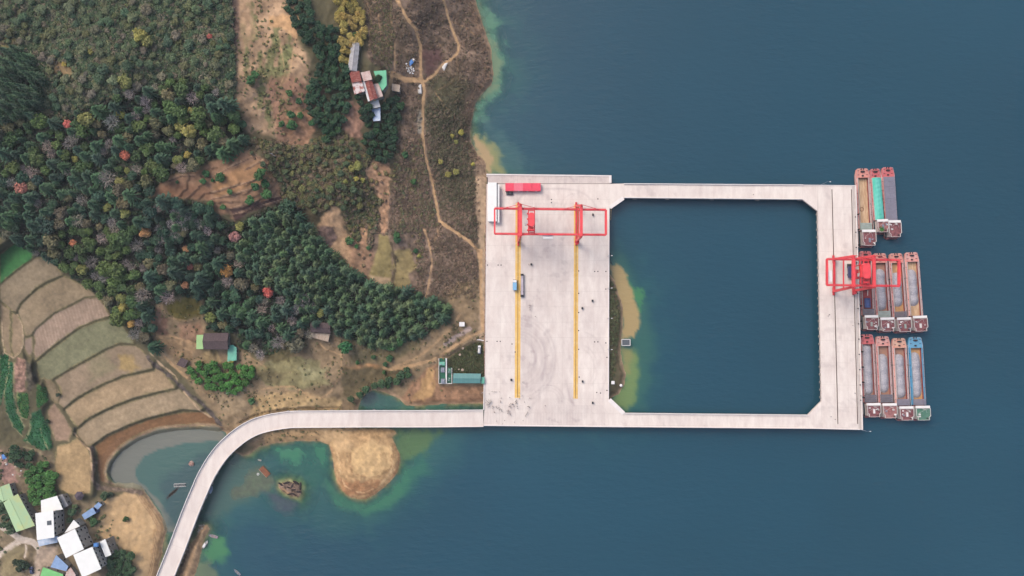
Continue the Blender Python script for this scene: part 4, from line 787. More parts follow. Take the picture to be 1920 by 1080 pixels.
def heap(label, info, f0, f1, seed, hgt=1.9, width=1.0):
    """gravel tipped as a row of overlapping mounds"""
    rnd = random.Random(seed); hx, y0, y1 = info["hx"], info["hy0"], info["hy1"]; ya, yb = y0 + (y1-y0)*f0, y0 + (y1-y0)*f1
    R0 = hx * width; n = max(4, int((yb-ya) / (R0 * .5))); per = rnd.uniform(4.2, 5.4); ph = rnd.random() * 3
    cs = [(rnd.uniform(-.1, .1) - .1, ya + R0 + (yb - ya - 2*R0) * k/(n-1), R0 * (.955 + .045 * math.cos(k / per * 6.28 + ph))) for k in range(n)]
    nx, ny = 26, 110; xs, ys = np.meshgrid(np.linspace(-hx+.12, hx-.12, nx), np.linspace(ya-.6, yb+.6, ny), indexing='ij'); z = np.full(xs.shape, -9.0)
    for (cx, cy, rr) in cs: z = np.maximum(z, .25 + hgt * (rr / R0) ** 3 * (1 - (np.hypot(xs-cx, (ys-cy)*.92) / rr) ** 2.1))
    z = z + .14 * fbm(xs*30, ys*30, 40, seed) + .1 * vn(xs*30, ys*30, 14, seed); z = np.clip(z, .1, None)
    V = np.stack([xs, ys, z + .2], -1).reshape(-1, 3); k = np.maximum.reduce([z[:-1,:-1], z[1:,:-1], z[:-1,1:], z[1:,1:]]) > .12
    me = grid_mesh("gravel_heap", V, nx, ny, k); me.materials.append(M["gravel"]); bm = bmesh.new(); bm.from_mesh(me); bmesh.ops.delete(bm, geom=[v for v in bm.verts if not v.link_faces], context='VERTS'); bm.to_mesh(me); bm.free()
    if me.polygons[0].normal.z < 0: me.flip_normals()
    o = link("gravel_heap", me); o.location = (*info["loc"], 0); o.rotation_euler = (0, 0, info["rz"]); return tag(o, label, "gravel", "gravel loads in the barges")
r1, i1 = barge("salmon barge with open empty tan hold moored at the quay's upper end", (1616.5,316), (1624,465), 9.0, "barge_salmon", "barge_pink", (18,118), 14, "cabin_roof", "hold_tan", "hatch_mint", "machine_grey")
for v_ in (1,):
    # coil lying on the bare hold floor
    bpy.context.view_layer.update(); p = U(1615.5, 392.5, 0.4); V = []; Fc = []
    for i in range(24):
        a = i / 24 * 2 * math.pi
        for j in range(6):
            b_ = j / 6 * 2 * math.pi; V.append(((1.25 + .16*math.cos(b_))*math.cos(a), (1.25 + .16*math.cos(b_))*math.sin(a), .18 + .16*math.sin(b_)))
    for i in range(24):
        for j in range(6): Fc.append((i*6+j, ((i+1) % 24)*6+j, ((i+1) % 24)*6+(j+1) % 6, i*6+(j+1) % 6))
    o = link("hose_coil", mesh("hose_coil", V, Fc, M["rust_metal"], True)); o.location = p; tag(o, "brown ring of coiled hose on the empty tan hold floor", "hose")
r2, i2 = barge("red bowed barge with long turquoise tarpaulin over its hold", (1640,316.5), (1650,440), 7.4, "barge_red", "side_red", (18,98), 10, "cabin_roof_pink", "hold_rust", None, "machine_grey")
r3, i3 = barge("red bowed barge with grey hatch panels closed from end to end", (1664,313.5), (1672,449), 8.4, "barge_red", "side_red", (19,103), 12, "cabin_roof", "hold_rust", None, "cabin_roof")
q1, j1 = barge("barge beneath the red crane with blue tub in its red hold", (1622,471), (1628.5,621), 8.8, "barge_red", "side_red", (18,120), 12, "cabin_roof", "hold_wall", "hatch_grey", "hatch_mint")
q2, j2 = barge("loaded barge with pale mint aft covers, second from the quay in middle row", (1649,475), (1658.5,624), 9.2, "barge_salmon", "side_red", (18,120), 12, "cabin_roof", "hold_rust", "hatch_mint", "white_paint")
q3, j3 = barge("loaded barge with grey aft covers, third from the quay in middle row", (1679.5,475), (1689.5,625), 9.2, "barge_salmon", "side_red", (18,120), 11, "cabin_roof", "hold_orange", "hatch_grey", "hatch_mint")
q4, j4 = barge("outermost barge of the middle row with bare tan hold ends", (1708.5,473), (1719.5,624), 9.2, "barge_pink", "barge_pink", (18,119), 10, "cabin_roof", "hold_tan", None, "white_wall")
s1, k1 = barge("red barge against the quay at the start of the lowest row", (1625,627), (1632.5,783), 9.0, "barge_red", "side_red", (18,125), 14, "cabin_roof", "hold_rust", "hatch_grey", "white_paint")
s2, k2 = barge("pink barge with pale pink cabin roof in the lowest row", (1654.5,630.5), (1662.5,785), 9.2, "barge_pink", "side_red", (18,122), 15, "cabin_roof_pink", "hold_rust", "hatch_grey", "cabin_roof_pink")
s3, k3 = barge("peach bowed barge with dark red cabin roof beside the blue barge", (1685.3,634), (1693.5,789), 9.2, "barge_peach", "barge_pink", (18,124), 12, "cabin_roof", "hold_rust", "hatch_slate", "white_paint")
s4, k4 = barge("sky blue barge with green cabin roof, outermost of the lowest row", (1715.3,632), (1724,789), 9.4, "barge_blue", "side_blue", (20,125), 11, "cabin_roof_green", "hold_orange", "hatch_slate", "cabin_roof_green")
heap("pale grey gravel in the barge with mint aft covers", j2, .13, .88, 2); heap("pale grey gravel in the middle row's third barge from the quay", j3, .2, .82, 3); heap("pale grey gravel in the outermost middle row barge with tan hold ends", j4, .19, .86, 4)
heap("pale grey gravel filling the red barge in the lowest row", k1, .12, .99, 5); heap("pale grey gravel in the pink barge of the lowest row", k2, .17, .85, 6); heap("pale grey gravel in the peach bowed barge", k3, .13, .88, 7); heap("pale grey gravel in the sky blue barge", k4, .12, .92, 8)
def rooted(name, root, mb, m, loc=None): return mb.build(name, m, root)
# tarpaulin: sagging cloth over bows
nx, ny = 14, 60; xs, ys = np.meshgrid(np.linspace(-i2["hx"]-.1, i2["hx"]+.15, nx), np.linspace(i2["hy0"]-.2, i2["hy1"]+.1, ny), indexing='ij')
z = 3.0 + .9 * np.cos(xs / i2["hx"] * 1.3) + .12 * np.sin(ys*2.1)*np.cos(xs*.9) + .2 * fbm(xs*30, ys*12, 40, 5); me = grid_mesh("tarpaulin", np.stack([xs, ys, z], -1).reshape(-1, 3), nx, ny); me.materials.append(M["tarp_green"])
if me.polygons[0].normal.z < 0: me.flip_normals()
o = link("tarpaulin", me); o.location = (*i2["loc"], 0); o.rotation_euler = (0, 0, i2["rz"]); tag(o, "long turquoise tarpaulin stretched over the second barge's hold", "tarpaulin")
n_ = 18
for k in range(n_):
    y = i3["hy0"] + (i3["hy1"]-i3["hy0"])*k/n_; dl = (i3["hy1"]-i3["hy0"])/n_
    for sx in (-1, 1): MB().box(min(sx*.04, sx*(i3["hx"]+.35)), max(sx*.04, sx*(i3["hx"]+.35)), y+.05, y+dl-.05, 2.97, 3.3 + .06*((k+(sx > 0)) % 2)).build("hatch_panel", M["hatch_slate"], r3)
# potted greens on the second barge's cabin roof
def palmish(root, cx, cy, z, n, r_):
    mb = MB(); rnd = random.Random(5)
    for k in range(n):
        a = rnd.uniform(0, 6.28); l = r_ * rnd.uniform(.5, 1); p = Vector((cx + rnd.uniform(-.6, .6), cy + rnd.uniform(-.6, .6), z)); t = p + Vector((math.cos(a)*l, math.sin(a)*l, rnd.uniform(.2, .8))); s_ = Vector((-math.sin(a), math.cos(a), 0))*.16
        mid = p.lerp(t, .5) + Vector((0, 0, .35)); mb.add([p-s_*.3, p+s_*.3, mid+s_, t, mid-s_], [(0,1,2,4),(4,2,3)])
    return mb.build("leaves", M["plant_leaf"], root)
defmat("plant_leaf", (66,128,58), .7, .3, 1.5)
pw = U(1651.5, 430, 6.2); pt = empty("potted_plant", pw, "leafy green plants growing in tubs on a barge cabin roof", "plant"); palmish(pt, 0, 0, .5, 60, 2.1); MB().box(-.8, .8, -.6, .6, 0, .5).build("tub", M["wood_tan"], pt)
# tub and grab in the crane's barge
pw = U(1625, 568, .36); bx_ = empty("steel_tub", pw, "blue steel tub standing in the red hold under the crane", "tub", rz=j1["rz"]); MB().box(-1.6, 1.6, -3, 3, 0, .2).build("floor", M["blue_box"], bx_)
for s_ in (-1, 1): MB().box(s_*1.6-.1, s_*1.6+.1, -3, 3, .2, 1.6).build("side_wall", M["blue_box"], bx_); MB().box(-1.5, 1.5, s_*3-.1, s_*3+.1, .2, 1.6).build("end_wall", M["blue_box"], bx_)
pw = U(1622, 541, .36); gb = empty("clamshell_grab", pw, "dark clamshell grab resting in the red hold near the blue tub", "grab")
for s_ in (-1, 1): MB().prism([(s_*.05, -1.3), (s_*1.6, -1.1), (s_*1.6, 1.1), (s_*.05, 1.3)], .1, 1.5).build("jaw", M["dark_metal"], gb)
MB().beam((0, -.8, 1.6), (0, .8, 1.6), .5).build("head", M["white_paint"], gb); pw = U(1626.2, 545, .3); 
pp = empty("spare_pipe", U(1626.5, 543, .36), "long white pipe lying beside the grab in the red hold", "pipe"); MB().cyl((-.1, -4, .2), (.3, 4, .2), .2).build("tube", M["white_paint"], pp); MB().cyl((.3, 4, .2), (.3, 4.25, .2), .34).build("flange", M["machine_grey"], pp)

# ------------------------------------------------------------------ vehicles
def wheels(r, ys, hw, rad):
    for y in ys:
        for sx in (-1, 1):
            t = MB().cyl((sx*hw-.15, y, rad), (sx*hw+.15, y, rad), rad, n=14).build("wheel", M["tyre"], r); MB().cyl((sx*(hw+.02)-.15, y, rad), (sx*(hw+.02)+.15, y, rad), rad*.55, n=10).build("rim", M["machine_grey"], t)
def car(label, px, py, z, rz, L_, W_, m_):
    r = empty("car", U(px, py, z), label, "car", rz=rz); h, w = L_/2, W_/2
    prof = [(-h, .35), (h, .35), (h, .75), (h-.15, .95), (h*.42, 1.02), (h*.18, 1.48), (-h*.55, 1.5), (-h*.85, 1.02), (-h, .95)]
    def side(s_, ins): return [(s_*(w - (ins if zz > 1.1 else 0)), y, zz) for y, zz in prof]
    a, c = side(-1, .2), side(1, .2); n = len(prof); MB().add(a + c, [((i+1) % n, i, n+i, n+(i+1) % n) for i in range(n)] + [tuple(range(n)), tuple(range(2*n-1, n-1, -1))]).build("body", M[m_], r)
    MB().add([(-w+.12, h*.42+.02, 1.04), (w-.12, h*.42+.02, 1.04), (w-.28, h*.18+.02, 1.46), (-w+.28, h*.18+.02, 1.46)], [(0,1,2,3)]).build("windscreen", M["window_glass"], r)
    MB().add([(-w+.12, -h*.85-.02, 1.04), (w-.12, -h*.85-.02, 1.04), (w-.28, -h*.55-.02, 1.47), (-w+.28, -h*.55-.02, 1.47)], [(3,2,1,0)]).build("rear_window", M["window_glass"], r)
    for s_ in (-1, 1): MB().box(s_*(w-.4)-.2, s_*(w-.4)+.2, h-.04, h+.03, .68, .85).build("headlight", M["white_paint"], r)
    wheels(r, (-h*.6, h*.6), w-.1, .33); return r
car("black car parked below the row of red cabins", 955.5, 363.3, DECK_Z, R(90), 4.4, 1.9, "car_black")
car("dark blue car parked on the village lane by the small round tree", 60.5, 1068.5, zat(60.5, 1068.5), R(10), 4.4, 1.9, "car_blue")
def truck(label, px, py, rz, boxm, cabm, Lb, W_, hb, flip=1):
    r = empty("truck", U(px, py, DECK_Z), label, "truck", rz=rz); w = W_/2; h = Lb/2
    MB().box(-w, w, -h-.4, h-.9, 1.0, hb).build("cargo_box", M[boxm], r); cb = MB(); cb.add([(-w+.05, h-.7, .5), (w-.05, h-.7, .5), (w-.05, h+1.1, .5), (-w+.05, h+1.1, .5), (-w+.05, h-.7, 2.4), (w-.05, h-.7, 2.4), (w-.2, h+.7, 2.4), (-w+.2, h+.7, 2.4), (-w+.05, h+1.1, 1.4), (w-.05, h+1.1, 1.4)],
        [(0,3,2,1),(4,5,6,7),(0,1,5,4),(1,2,9,6,5),(2,3,8,9),(9,8,7,6),(3,0,4,7,8)]); cb = cb.build("cab", M[cabm], r)
    MB().add([(-w+.12, h+1.12, 1.45), (w-.12, h+1.12, 1.45), (w-.26, h+.74, 2.3), (-w+.26, h+.74, 2.3)], [(0,1,2,3)]).build("windscreen", M["window_glass"], cb)
    MB().box(-w*.5, w*.5, -h-.3, h+.9, .6, .95).build("chassis", M["dark_metal"], r); wheels(r, (-h*.6, h*.75), w-.2, .45); return r
truck("light blue box truck with white cab beside the yellow track nearer the hill", 965, 535.5, 0, "sky_blue", "white_paint", 5.4, 2.5, 2.9)
truck("dark blue dump truck waiting under the quay crane", 1592, 509, 0, "navy_paint", "dark_metal", 7.6, 3.0, 2.6)
t = empty("flatbed_trailer", U(979, 535, DECK_Z), "long dark flatbed trailer parked along the yellow track nearer the hill", "trailer"); MB().box(-.9, .9, -7.0, 6.4, 1.1, 1.35).build("load_bed", M["bed_grey"], t); MB().box(-.25, .25, -6.8, 6.2, .7, 1.1).build("chassis_beam", M["dark_metal"], t); MB().box(.75, .95, -7, 6.4, 1.35, 1.6).build("side_rail", M["dark_metal"], t)
MB().box(-1.1, 1.1, -7.6, -6.2, .6, 1.5).build("tail_frame", M["dark_metal"], t); MB().box(-1, 1, 6.2, 7.4, .9, 1.7).build("gooseneck", M["dark_metal"], t); wheels(t, (-6.2, -5.1, -4.0), .95, .45)

# ------------------------------------------------------------------ yard buildings and small yard things
for k, (x0, x1, mm, lab) in enumerate(((947.6,963.7,"cabin_red","red roofed cabin at the hill end of the row of four"), (964,980.4,"red_pale","paler red cabin, second in the row of four"), (980.7,997,"cabin_red","red cabin third in the row, right of the paler one"), (997.3,1013.6,"cabin_red","red cabin at the water end of the row of four"))):
    if "red_pale" not in M: defmat("red_pale", (246,124,144), .5, .06, .4)
    a, c = U(x0, 343.6, DECK_Z + 2.9), U(x1, 357.6, DECK_Z + 2.9); ce = (a + c) / 2; r = empty("site_cabin", (ce[0], ce[1], DECK_Z), lab, "cabin", "red cabins at the top of the yard"); w, d = abs(c[0]-a[0])/2, abs(c[1]-a[1])/2
    MB().box(-w, w, -d, d, .05, 2.7).build("wall", M[mm], r); rf = MB().box(-w-.02, w+.02, -d-.12, d+.12, 2.7, 2.9).build("roof", M[mm], r)
    for q in range(6): MB().box(-w+.1+q*(2*w-.2)/5-.06, -w+.1+q*(2*w-.2)/5+.06, -d-.1, d+.1, 2.9, 2.95).build("roof_rib", M[mm], rf)
    MB().box(-.5, .5, -d-.04, -d+.02, .1, 2.1).build("door", M["white_wall"], r); MB().box(w*.45, w*.85, -d-.04, -d+.02, 1.1, 2.0).build("window", M["window_glass"], r)
def wedge_roof(mb, P, z, t): mb.prism([tuple(p[:2]) for p in P], z, z + t)
a, c = U(914.5, 342, DECK_Z + 4), U(931.3, 415, DECK_Z + 4); r = empty("office_building", ((a[0]+c[0])/2, (a[1]+c[1])/2, DECK_Z), "long low white office with flat roof along the hill edge of the yard", "building"); w, d = abs(c[0]-a[0])/2, abs(c[1]-a[1])/2
MB().box(-w+.3, w-.3, -d+.3, d-.3, 0, 3.7).build("wall", M["white_wall"], r); rf = MB().box(-w, w, -d, d, 3.7, 4.0).build("roof", M["white_roof"], r)
MB().box(w, w+.35, -d-1, d-.2, 3.3, 3.6).build("gutter", M["dark_metal"], rf); MB().box(w+.4, w+1.7, -d-.8, d-1.2, 3.0, 3.15).build("awning", M["white_roof"], r)
for q in range(7): MB().box(w-.33, w-.27, -d+1.6+q*3.4, -d+3.0+q*3.4, 1.0, 2.2).build("window", M["window_glass"], r)
for q in range(2): MB().box(w-.33, w-.26, -d+8+q*9, -d+9+q*9, .05, 2.1).build("door", M["hydro_grey"], r)
# manhole covers, marker cones, lamp posts
mh = MB().cyl((0,0,.004), (0,0,.05), .42, n=12); mhm = mesh("manhole_cover", mh.V, mh.F, M["dark_metal"])
for x, y in ((914,497),(934,497),(939.5,497),(1115,509),(1121,509),(1136,509),(1085,508),(1136,542),(1085,550),(1085,586),(913,640),(932,640),(938,640),(960,645),(1115,641),(1121,641),(1136,643),(1085,620),(1085,655),(1086,707),(1119,736),(1126,737),(959,712),(1138,732),(966,660),(1138,670),(1034,374),(1121,373),(1034,380)):
    o = link("manhole_cover", mhm); o.location = U(x, y, DECK_Z + .006); tag(o, "small dark manhole cover " + near(x, y, YLM), "manhole", "manhole covers set in the yard")
bk = MB().box(-.45,.45,-.6,.6,0,1.0).box(-.55,.55,-.7,.7,1.0,1.12); bkm = mesh("equipment_box", bk.V, bk.F, M["dark_metal"])
for x, y, lb in ((1110.5,564,"black equipment box standing alone near the water edge of the yard"),(1091.5,578,"black equipment box just right of the yellow track nearer the water"),(1092,715,"black equipment box right of the lower end of the yellow track nearer the water"),(1111.5,403,"black equipment box inside the gantry crane's water end"),(1111,755,"dark equipment box on the gridded slabs near the yard's lower right"),(996,496,"dark equipment box between the tracks above the trailer"),(958.6,712,"grey equipment box left of the yellow track near the crowd")):
    o = link("equipment_box", bkm); o.location = U(x, y, DECK_Z); tag(o, lb, "box")
def lamp_post(label, px, py, hz, arm):
    r = empty("lamp_post", U(px, py, DECK_Z), label, "lamp post", "slim lamp posts on the decks"); MB().cyl((0,0,0), (0,0,hz), .16, .09, 8).build("pole", M["machine_grey"], r); MB().beam((0,0,hz), (arm*1.8, 0, hz+.25), .1).build("arm", M["machine_grey"], r); MB().box(min(arm*1.5,arm*2.4), max(arm*1.5,arm*2.4), -.2, .2, hz+.15, hz+.32).build("lamp_head", M["white_paint"], r)
lamp_post("slim white lamp post at the upper trestle bridge where it meets the quay", 1539, 346.6, 9, 1); lamp_post("slim white lamp post at the quay's lower outer corner", 1612, 805, 9, 1)
for k, y in enumerate((481, 541, 597, 655)): lamp_post(["slim lamp post on the yard's water kerb, nearest the gantry crane","slim lamp post on the water kerb, second from the gantry crane","slim lamp post on the water kerb, third from the gantry crane","slim lamp post on the water kerb opposite the floating pump box"][k], 1139.3, y, 5, 1)
# ------------------------------------------------------------------ houses
WIN = {}
def window_mesh(w, h):
    k = (w, h)
    if k not in WIN: mb = MB().box(-w/2, w/2, -.05, .05, 0, h); WIN[k] = mesh("window", mb.V, mb.F, M["window_glass"]); fr = MB().box(-w/2-.12, w/2+.12, -.16, .1, -.14, 0); WIN[(k, 's')] = mesh("sill", fr.V, fr.F, M["white_wall"])
    return WIN[k], WIN[(k, 's')]
def house(name, label, cat, roof_px, h, roofm, wallm="white_wall", storeys=1, ridge=None, group=None, grow=1.03, thick=.22, z=None, pitch=1.2, wins=True, door=True):
    """walls under a roof outline seen in the photo; ridge = index of the roof edge the ridge starts from"""
    cx, cy = np.mean([p[0] for p in roof_px]), np.mean([p[1] for p in roof_px]); zb = zat(cx, cy) if z is None else z
    P = np.array([U(x, y, zb + h) for x, y in roof_px]); ce = P.mean(0); r = empty(name, (ce[0], ce[1], zb), label, cat, group)
    Q = P[:, :2] - ce[:2]; area = sum(Q[i][0]*Q[(i+1) % len(Q)][1] - Q[(i+1) % len(Q)][0]*Q[i][1] for i in range(len(Q)))
    if area < 0: Q = Q[::-1]; ridge = (len(Q) - 2 - ridge) % len(Q) if ridge is not None else None
    n = len(Q); Wq = Q * .95
    MB().prism([tuple(p) for p in Wq], -2.5, h - .02).build("wall", M[wallm], r)
    Rq = Q * grow
    if ridge is None:
        rf = MB().prism([tuple(p) for p in Rq], h, h + thick).build("roof", M[roofm], r)
    else:
        i = ridge; m0 = (Rq[i] + Rq[(i+1) % n]) / 2; m1 = (Rq[(i+2) % n] + Rq[(i+3) % n]) / 2; a, b_, c, d = [Rq[(i+k) % n] for k in range(4)]
        rf = MB(); rf.add([(*a, h), (*b_, h), (*c, h), (*d, h), (*m0, h+pitch), (*m1, h+pitch)], [(1,2,5,4),(3,0,4,5),(0,1,4),(2,3,5),(3,2,1,0)]); rf = rf.build("roof", M[roofm], r)
        MB().beam((*m0, h+pitch+.05), (*m1, h+pitch+.05), .3, .15).build("ridge_cap", M[roofm], rf)
    if wins:
        for i in range(n):
            a, b_ = Wq[i], Wq[(i+1) % n]; Ln = float(np.linalg.norm(b_-a)); t = (b_-a)/Ln; nr = np.array([t[1], -t[0]]); k = int(Ln // 2.6); hh = h / storeys
            if k < 1: continue
            for s_ in range(storeys):
                for j in range(k):
                    if (door and s_ == 0 and i == 0 and j == k // 2) or (i*7 + j*3 + s_*5 + int(abs(cx))) % 6 == 0: continue
                    w_, h_ = (1.25, 1.3) if (j + i) % 3 else (.9, 1.2); me_, sm_ = window_mesh(w_, h_)
                    p = a + t * Ln * (j + .5) / k; o = link("window", me_, r, (p[0] + nr[0]*.03, p[1] + nr[1]*.03, s_*hh + hh*.36)); o.rotation_euler = (0, 0, math.atan2(t[1], t[0]))
                    if storeys > 1: link("sill", sm_, o)
    if door:
        a, b_ = Wq[0], Wq[1]; t = (b_-a)/np.linalg.norm(b_-a); p = (a+b_)/2; d_ = MB().box(-.5, .5, -.07, .07, 0, min(2.1, h*.8)).build("door", M["wood_tan"], r); d_.location = (*p, 0); d_.rotation_euler = (0, 0, math.atan2(t[1], t[0]))
    return r, rf
def onroof(rf, name, px_quad, zt_, m_, hh=.3):
    off = rf.parent.location; MB().prism([tuple(U(x, y, zt_ + hh)[:2]) for x, y in px_quad], zt_, zt_ + hh).build(name, m_, rf, off)
G = "village houses by the bay"
_, rf = house("village_house", "small pale green gabled house at the picture's left edge", "house", [(-12,918),(17,907),(25,932),(-6,945)], 4.5, "mint_roof", "grey_wall", 1, 0, G, pitch=.9)
_, rf = house("village_hall", "large pale green gabled shed with yellowed lower end", "shed", [(7,943),(33.6,927),(64.8,985),(30.5,996.5)], 5, "mint_roof", "grey_wall", 1, 0, G, pitch=1.2)
h3, rf = house("village_house", "white roofed house with grey terrace behind the tall village block", "house", [(77.4,938.4),(107,930),(117.5,954.7),(78.4,961)], 6.5, "white_roof", "grey_wall", 2, None, G)
_, rf = house("house_annex", "low grey roofed annex beside the white roofed house by the trees", "house", [(109,930.5),(117.5,927),(128,947.6),(119,953.5)], 4.2, "grey_roof", "grey_wall", 1, None, G)
h4, rf = house("village_block", "tall white roofed block with dark roof hatch above the pale blue awning", "house", [(67,963),(99.8,957.8),(101.9,1006.7),(70.3,1011.8)], 10.5, "white_roof", "tile_wall", 3, None, G)
onroof(rf, "roof_hatch", [(88,977),(95.5,976),(95.8,984),(88.2,985)], float(h4.location.z) + 10.7, M["hydro_grey"])
_, rf = house("awning_shed", "pale blue lean-to awning below the tall block with roof hatch", "shed", [(70.8,1013.5),(109,1004.5),(107.5,1017),(74.5,1024)], 3.6, "pale_blue_roof", "grey_wall", 1, None, G, wins=False)
_, rf = house("village_block", "white roofed block in the middle of the village beside the road", "house", [(108,1008.7),(140.6,992),(157,1029),(124,1045.5)], 11, "white_roof", "tile_wall", 3, None, G)
_, rf = house("house_annex", "small white triangular roof behind the middle white block", "house", [(121.5,999),(138.5,975),(150,986.5),(141,990.5)], 6.5, "white_roof", "grey_wall", 2, None, G)
_, rf = house("village_block", "lowest white roofed block at the picture's lower edge", "house", [(138.5,1040.5),(173,1026),(189.5,1066),(155,1082)], 11, "white_roof", "tile_wall", 3, None, G)
_, rf = house("house_annex", "narrow white roofed annex next to the beige peninsula", "house", [(187,1017),(197.6,1011),(208.8,1040),(198,1044)], 7, "white_roof", "grey_wall", 2, None, G)
_, rf = house("blue_shed", "larger blue roofed shed beside the dark straw pavilion", "shed", [(154,965),(174,951.7),(180,962),(159,974)], 3.2, "blue_roof", "blue_box", 1, None, G)
_, rf = house("blue_shed", "smaller blue roofed shed nearest the bay shore", "shed", [(176.5,949),(185,941.5),(191.5,946.6),(183.5,955.5)], 3.0, "blue_roof", "grey_wall", 1, None, G)
_, rf = house("village_house", "blue roofed house above the bright green roof", "house", [(95.7,1063),(106,1041),(128,1061.7),(124,1070.5)], 4.5, "blue_roof", "grey_wall", 1, None, G)
_, rf = house("village_house", "bright green roofed house at the lower left edge", "house", [(75,1085),(81.5,1064),(118,1076.5),(117,1098),(80,1100)], 4.5, "green_roof", "grey_wall", 1, None, G)
_, rf = house("lean_to", "grey pink roofed lean-to between blue house and lowest white block", "shed", [(125,1072),(133,1064),(142,1078),(135,1092),(120,1090)], 3.4, "pink_roof", "grey_wall", 1, None, G, wins=False)
r = empty("water_tank", U(182, 1020.5, zat(182,1020)+8), "small bright blue water tank between white village roofs", "tank"); MB().box(-1.2, 1.2, -1.0, 1.0, 0, 1.5).build("tank_body", M["tarp_blue"], r); MB().box(-1.25, 1.25, -1.05, 1.05, 1.5, 1.62).build("lid", M["tarp_blue"], r); MB().box(-.9, .9, -.8, .8, -9, 0).build("stand", M["grey_wall"], r)
zb = zat(153, 928); r = empty("straw_pavilion", U(153, 928, zb), "dark hexagonal pavilion roof at the lower edge of the tan field", "pavilion"); n = 6; V = [(3.0*math.cos(R(60*k)), 3.0*math.sin(R(60*k)), 2.4) for k in range(n)] + [(0,0,3.9)]; MB().add(V, [(k, (k+1) % n, 6) for k in range(n)]).build("roof", M["straw_roof"], r)
for k in range(n): MB().cyl((2.4*math.cos(R(60*k)), 2.4*math.sin(R(60*k)), -.5), (2.4*math.cos(R(60*k)), 2.4*math.sin(R(60*k)), 2.5), .12).build("post", M["bark"], r)
# farm on the hill
G = "hill farm buildings"
house("farm_barn", "long grey corrugated barn below the yellow trees", "barn", [(659,80.5),(674,81.2),(669,133),(652,131)], 4, "grey_roof", "grey_wall", 1, 0, G, pitch=.8)
house("farmhouse", "rust patched roof of the farmhouse touching the grey barn", "house", [(655,134.5),(673.5,133.5),(678,152),(660,155)], 3.6, "rust_heavy", "grey_wall", 1, None, G)
house("farmhouse", "white and rust roofed farm wing left of the long rusty roof", "house", [(660.5,156),(678.5,153),(684,171),(665,177)], 3.2, "rust_roof", "grey_wall", 1, None, G)
house("farmhouse", "small pale farm roof between the barn and green roof", "house", [(676.5,136.5),(693,133),(698,149),(682,152.5)], 3.4, "pink_roof", "grey_wall", 1, None, G)
house("farmhouse", "long rust striped farm roof in the middle of the farm", "house", [(684.5,153),(697,150),(708,183.5),(694,189)], 3.8, "rust_heavy", "grey_wall", 1, 0, G, pitch=.9)
house("farmhouse", "narrow white strip of farm roof beside the rusty one", "house", [(680,154),(684,153),(693.5,189),(690,190)], 3.4, "white_wall", "grey_wall", 1, None, G, wins=False)
house("farmhouse", "pinkish farm roof under the green roof", "house", [(698.5,159),(710,156.5),(718,180),(707,184)], 3.0, "pink_roof", "grey_wall", 1, None, G)
house("farmhouse", "white farm roof below the long rusty roof", "house", [(693,190.5),(708.5,185),(713,200),(700,203)], 3.0, "white_wall", "grey_wall", 1, None, G)
house("farmhouse", "pale blue roof at the farm's lower end among orchard trees", "house", [(697,205),(713,201),(713,226),(700,227)], 2.8, "pale_blue_roof", "grey_wall", 1, None, G)
house("farmhouse", "green roof with pale blue corner shaded by one round tree", "house", [(701,134),(724,132.5),(725,160),(717,170),(707,152)], 3.2, "emerald_roof", "grey_wall", 1, None, G)
house("field_shed", "tan roofed shed standing alone right of the hill farm", "shed", [(735,157),(750,159.5),(749,172.5),(734.5,169.5)], 2.8, "shed_roof", "grey_wall", 1, None, G)
# houses above the road
G = "houses on the lower slope"
house("slope_house", "dark tiled gabled house between lime and teal roofs", "house", [(382.5,625.5),(428,624.5),(427,655),(382,654.5)], 4.5, "dark_tile", "grey_wall", 1, 1, G, pitch=1.6)
house("slope_annex", "lime green roofed annex left of the dark tiled house", "house", [(369,628.5),(382,628),(381.8,654),(368.5,654)], 3.2, "lime_roof", "grey_wall", 1, None, G)
house("slope_annex", "teal roofed annex right of the dark tiled house", "house", [(427.5,648),(437,647),(443.5,652),(443.5,675),(427,677.5)], 3.0, "teal_sheet", "grey_wall", 1, None, G)
house("slope_shed", "small dark square shed below the dirt lane", "shed", [(331,684),(340,670.5),(353,676),(346,689.5)], 2.6, "dark_tile", "wood_tan", 1, None, G, wins=False)
house("slope_house", "two toned house with dark tiles and pale concrete half beside the pine wood", "house", [(583,604.5),(619,606),(619,624.5),(583,622.5)], 3.8, "dark_tile", "grey_wall", 1, 1, G, pitch=1.1)
house("slope_annex", "pale concrete flat roof adjoining the two toned house", "house", [(583,624),(618.5,626),(615,640.5),(586,633)], 3.2, "shed_roof", "grey_wall", 1, None, G, wins=False)
# green compound
G = "green site compound beside the yard"
house("compound_hall", "long teal ridged roof of the compound against the yard", "building", [(851,700.2),(901,700.8),(900,718.3),(849.6,718.3)], 3.6, "teal_roof", "compound_green", 1, 1, G, z=4.8, pitch=.8)
house("compound_hut", "small teal and white hut between teal hall and yard", "hut", [(902,707),(908.3,707),(908.3,719),(902,719)], 2.6, "teal_sheet", "white_wall", 1, None, G, z=4.8, wins=False)
r = empty("compound_pad", U(831, 696, 4.8), "green painted pad with white edges and machinery left of the teal hall", "pad")
mb = MB().prism(P2([(823.3,671.5),(836,671.5),(836,719),(823,719)], 4.8), 4.3, 5.0); mb.build("slab", M["compound_green"], r, r.location)
strip(r, "edge_wall", [(823.3,671.5),(823,719)], .35, 5.0, 6.0, M["white_wall"]); strip(r, "edge_wall", [(837,671.5),(837,719)], .75, 5.0, 6.2, M["white_paint"]); strip(r, "edge_wall", [(823,719),(848,719)], .4, 5.0, 5.8, M["white_wall"])
MB().prism(P2([(838,689),(847,689),(847,718),(838,718)], 4.8), 4.3, 5.02).build("slab", M["compound_green"], r, r.location); strip(r, "edge_wall", [(847.3,690),(847.3,718.5)], .4, 5.0, 5.9, M["white_wall"])
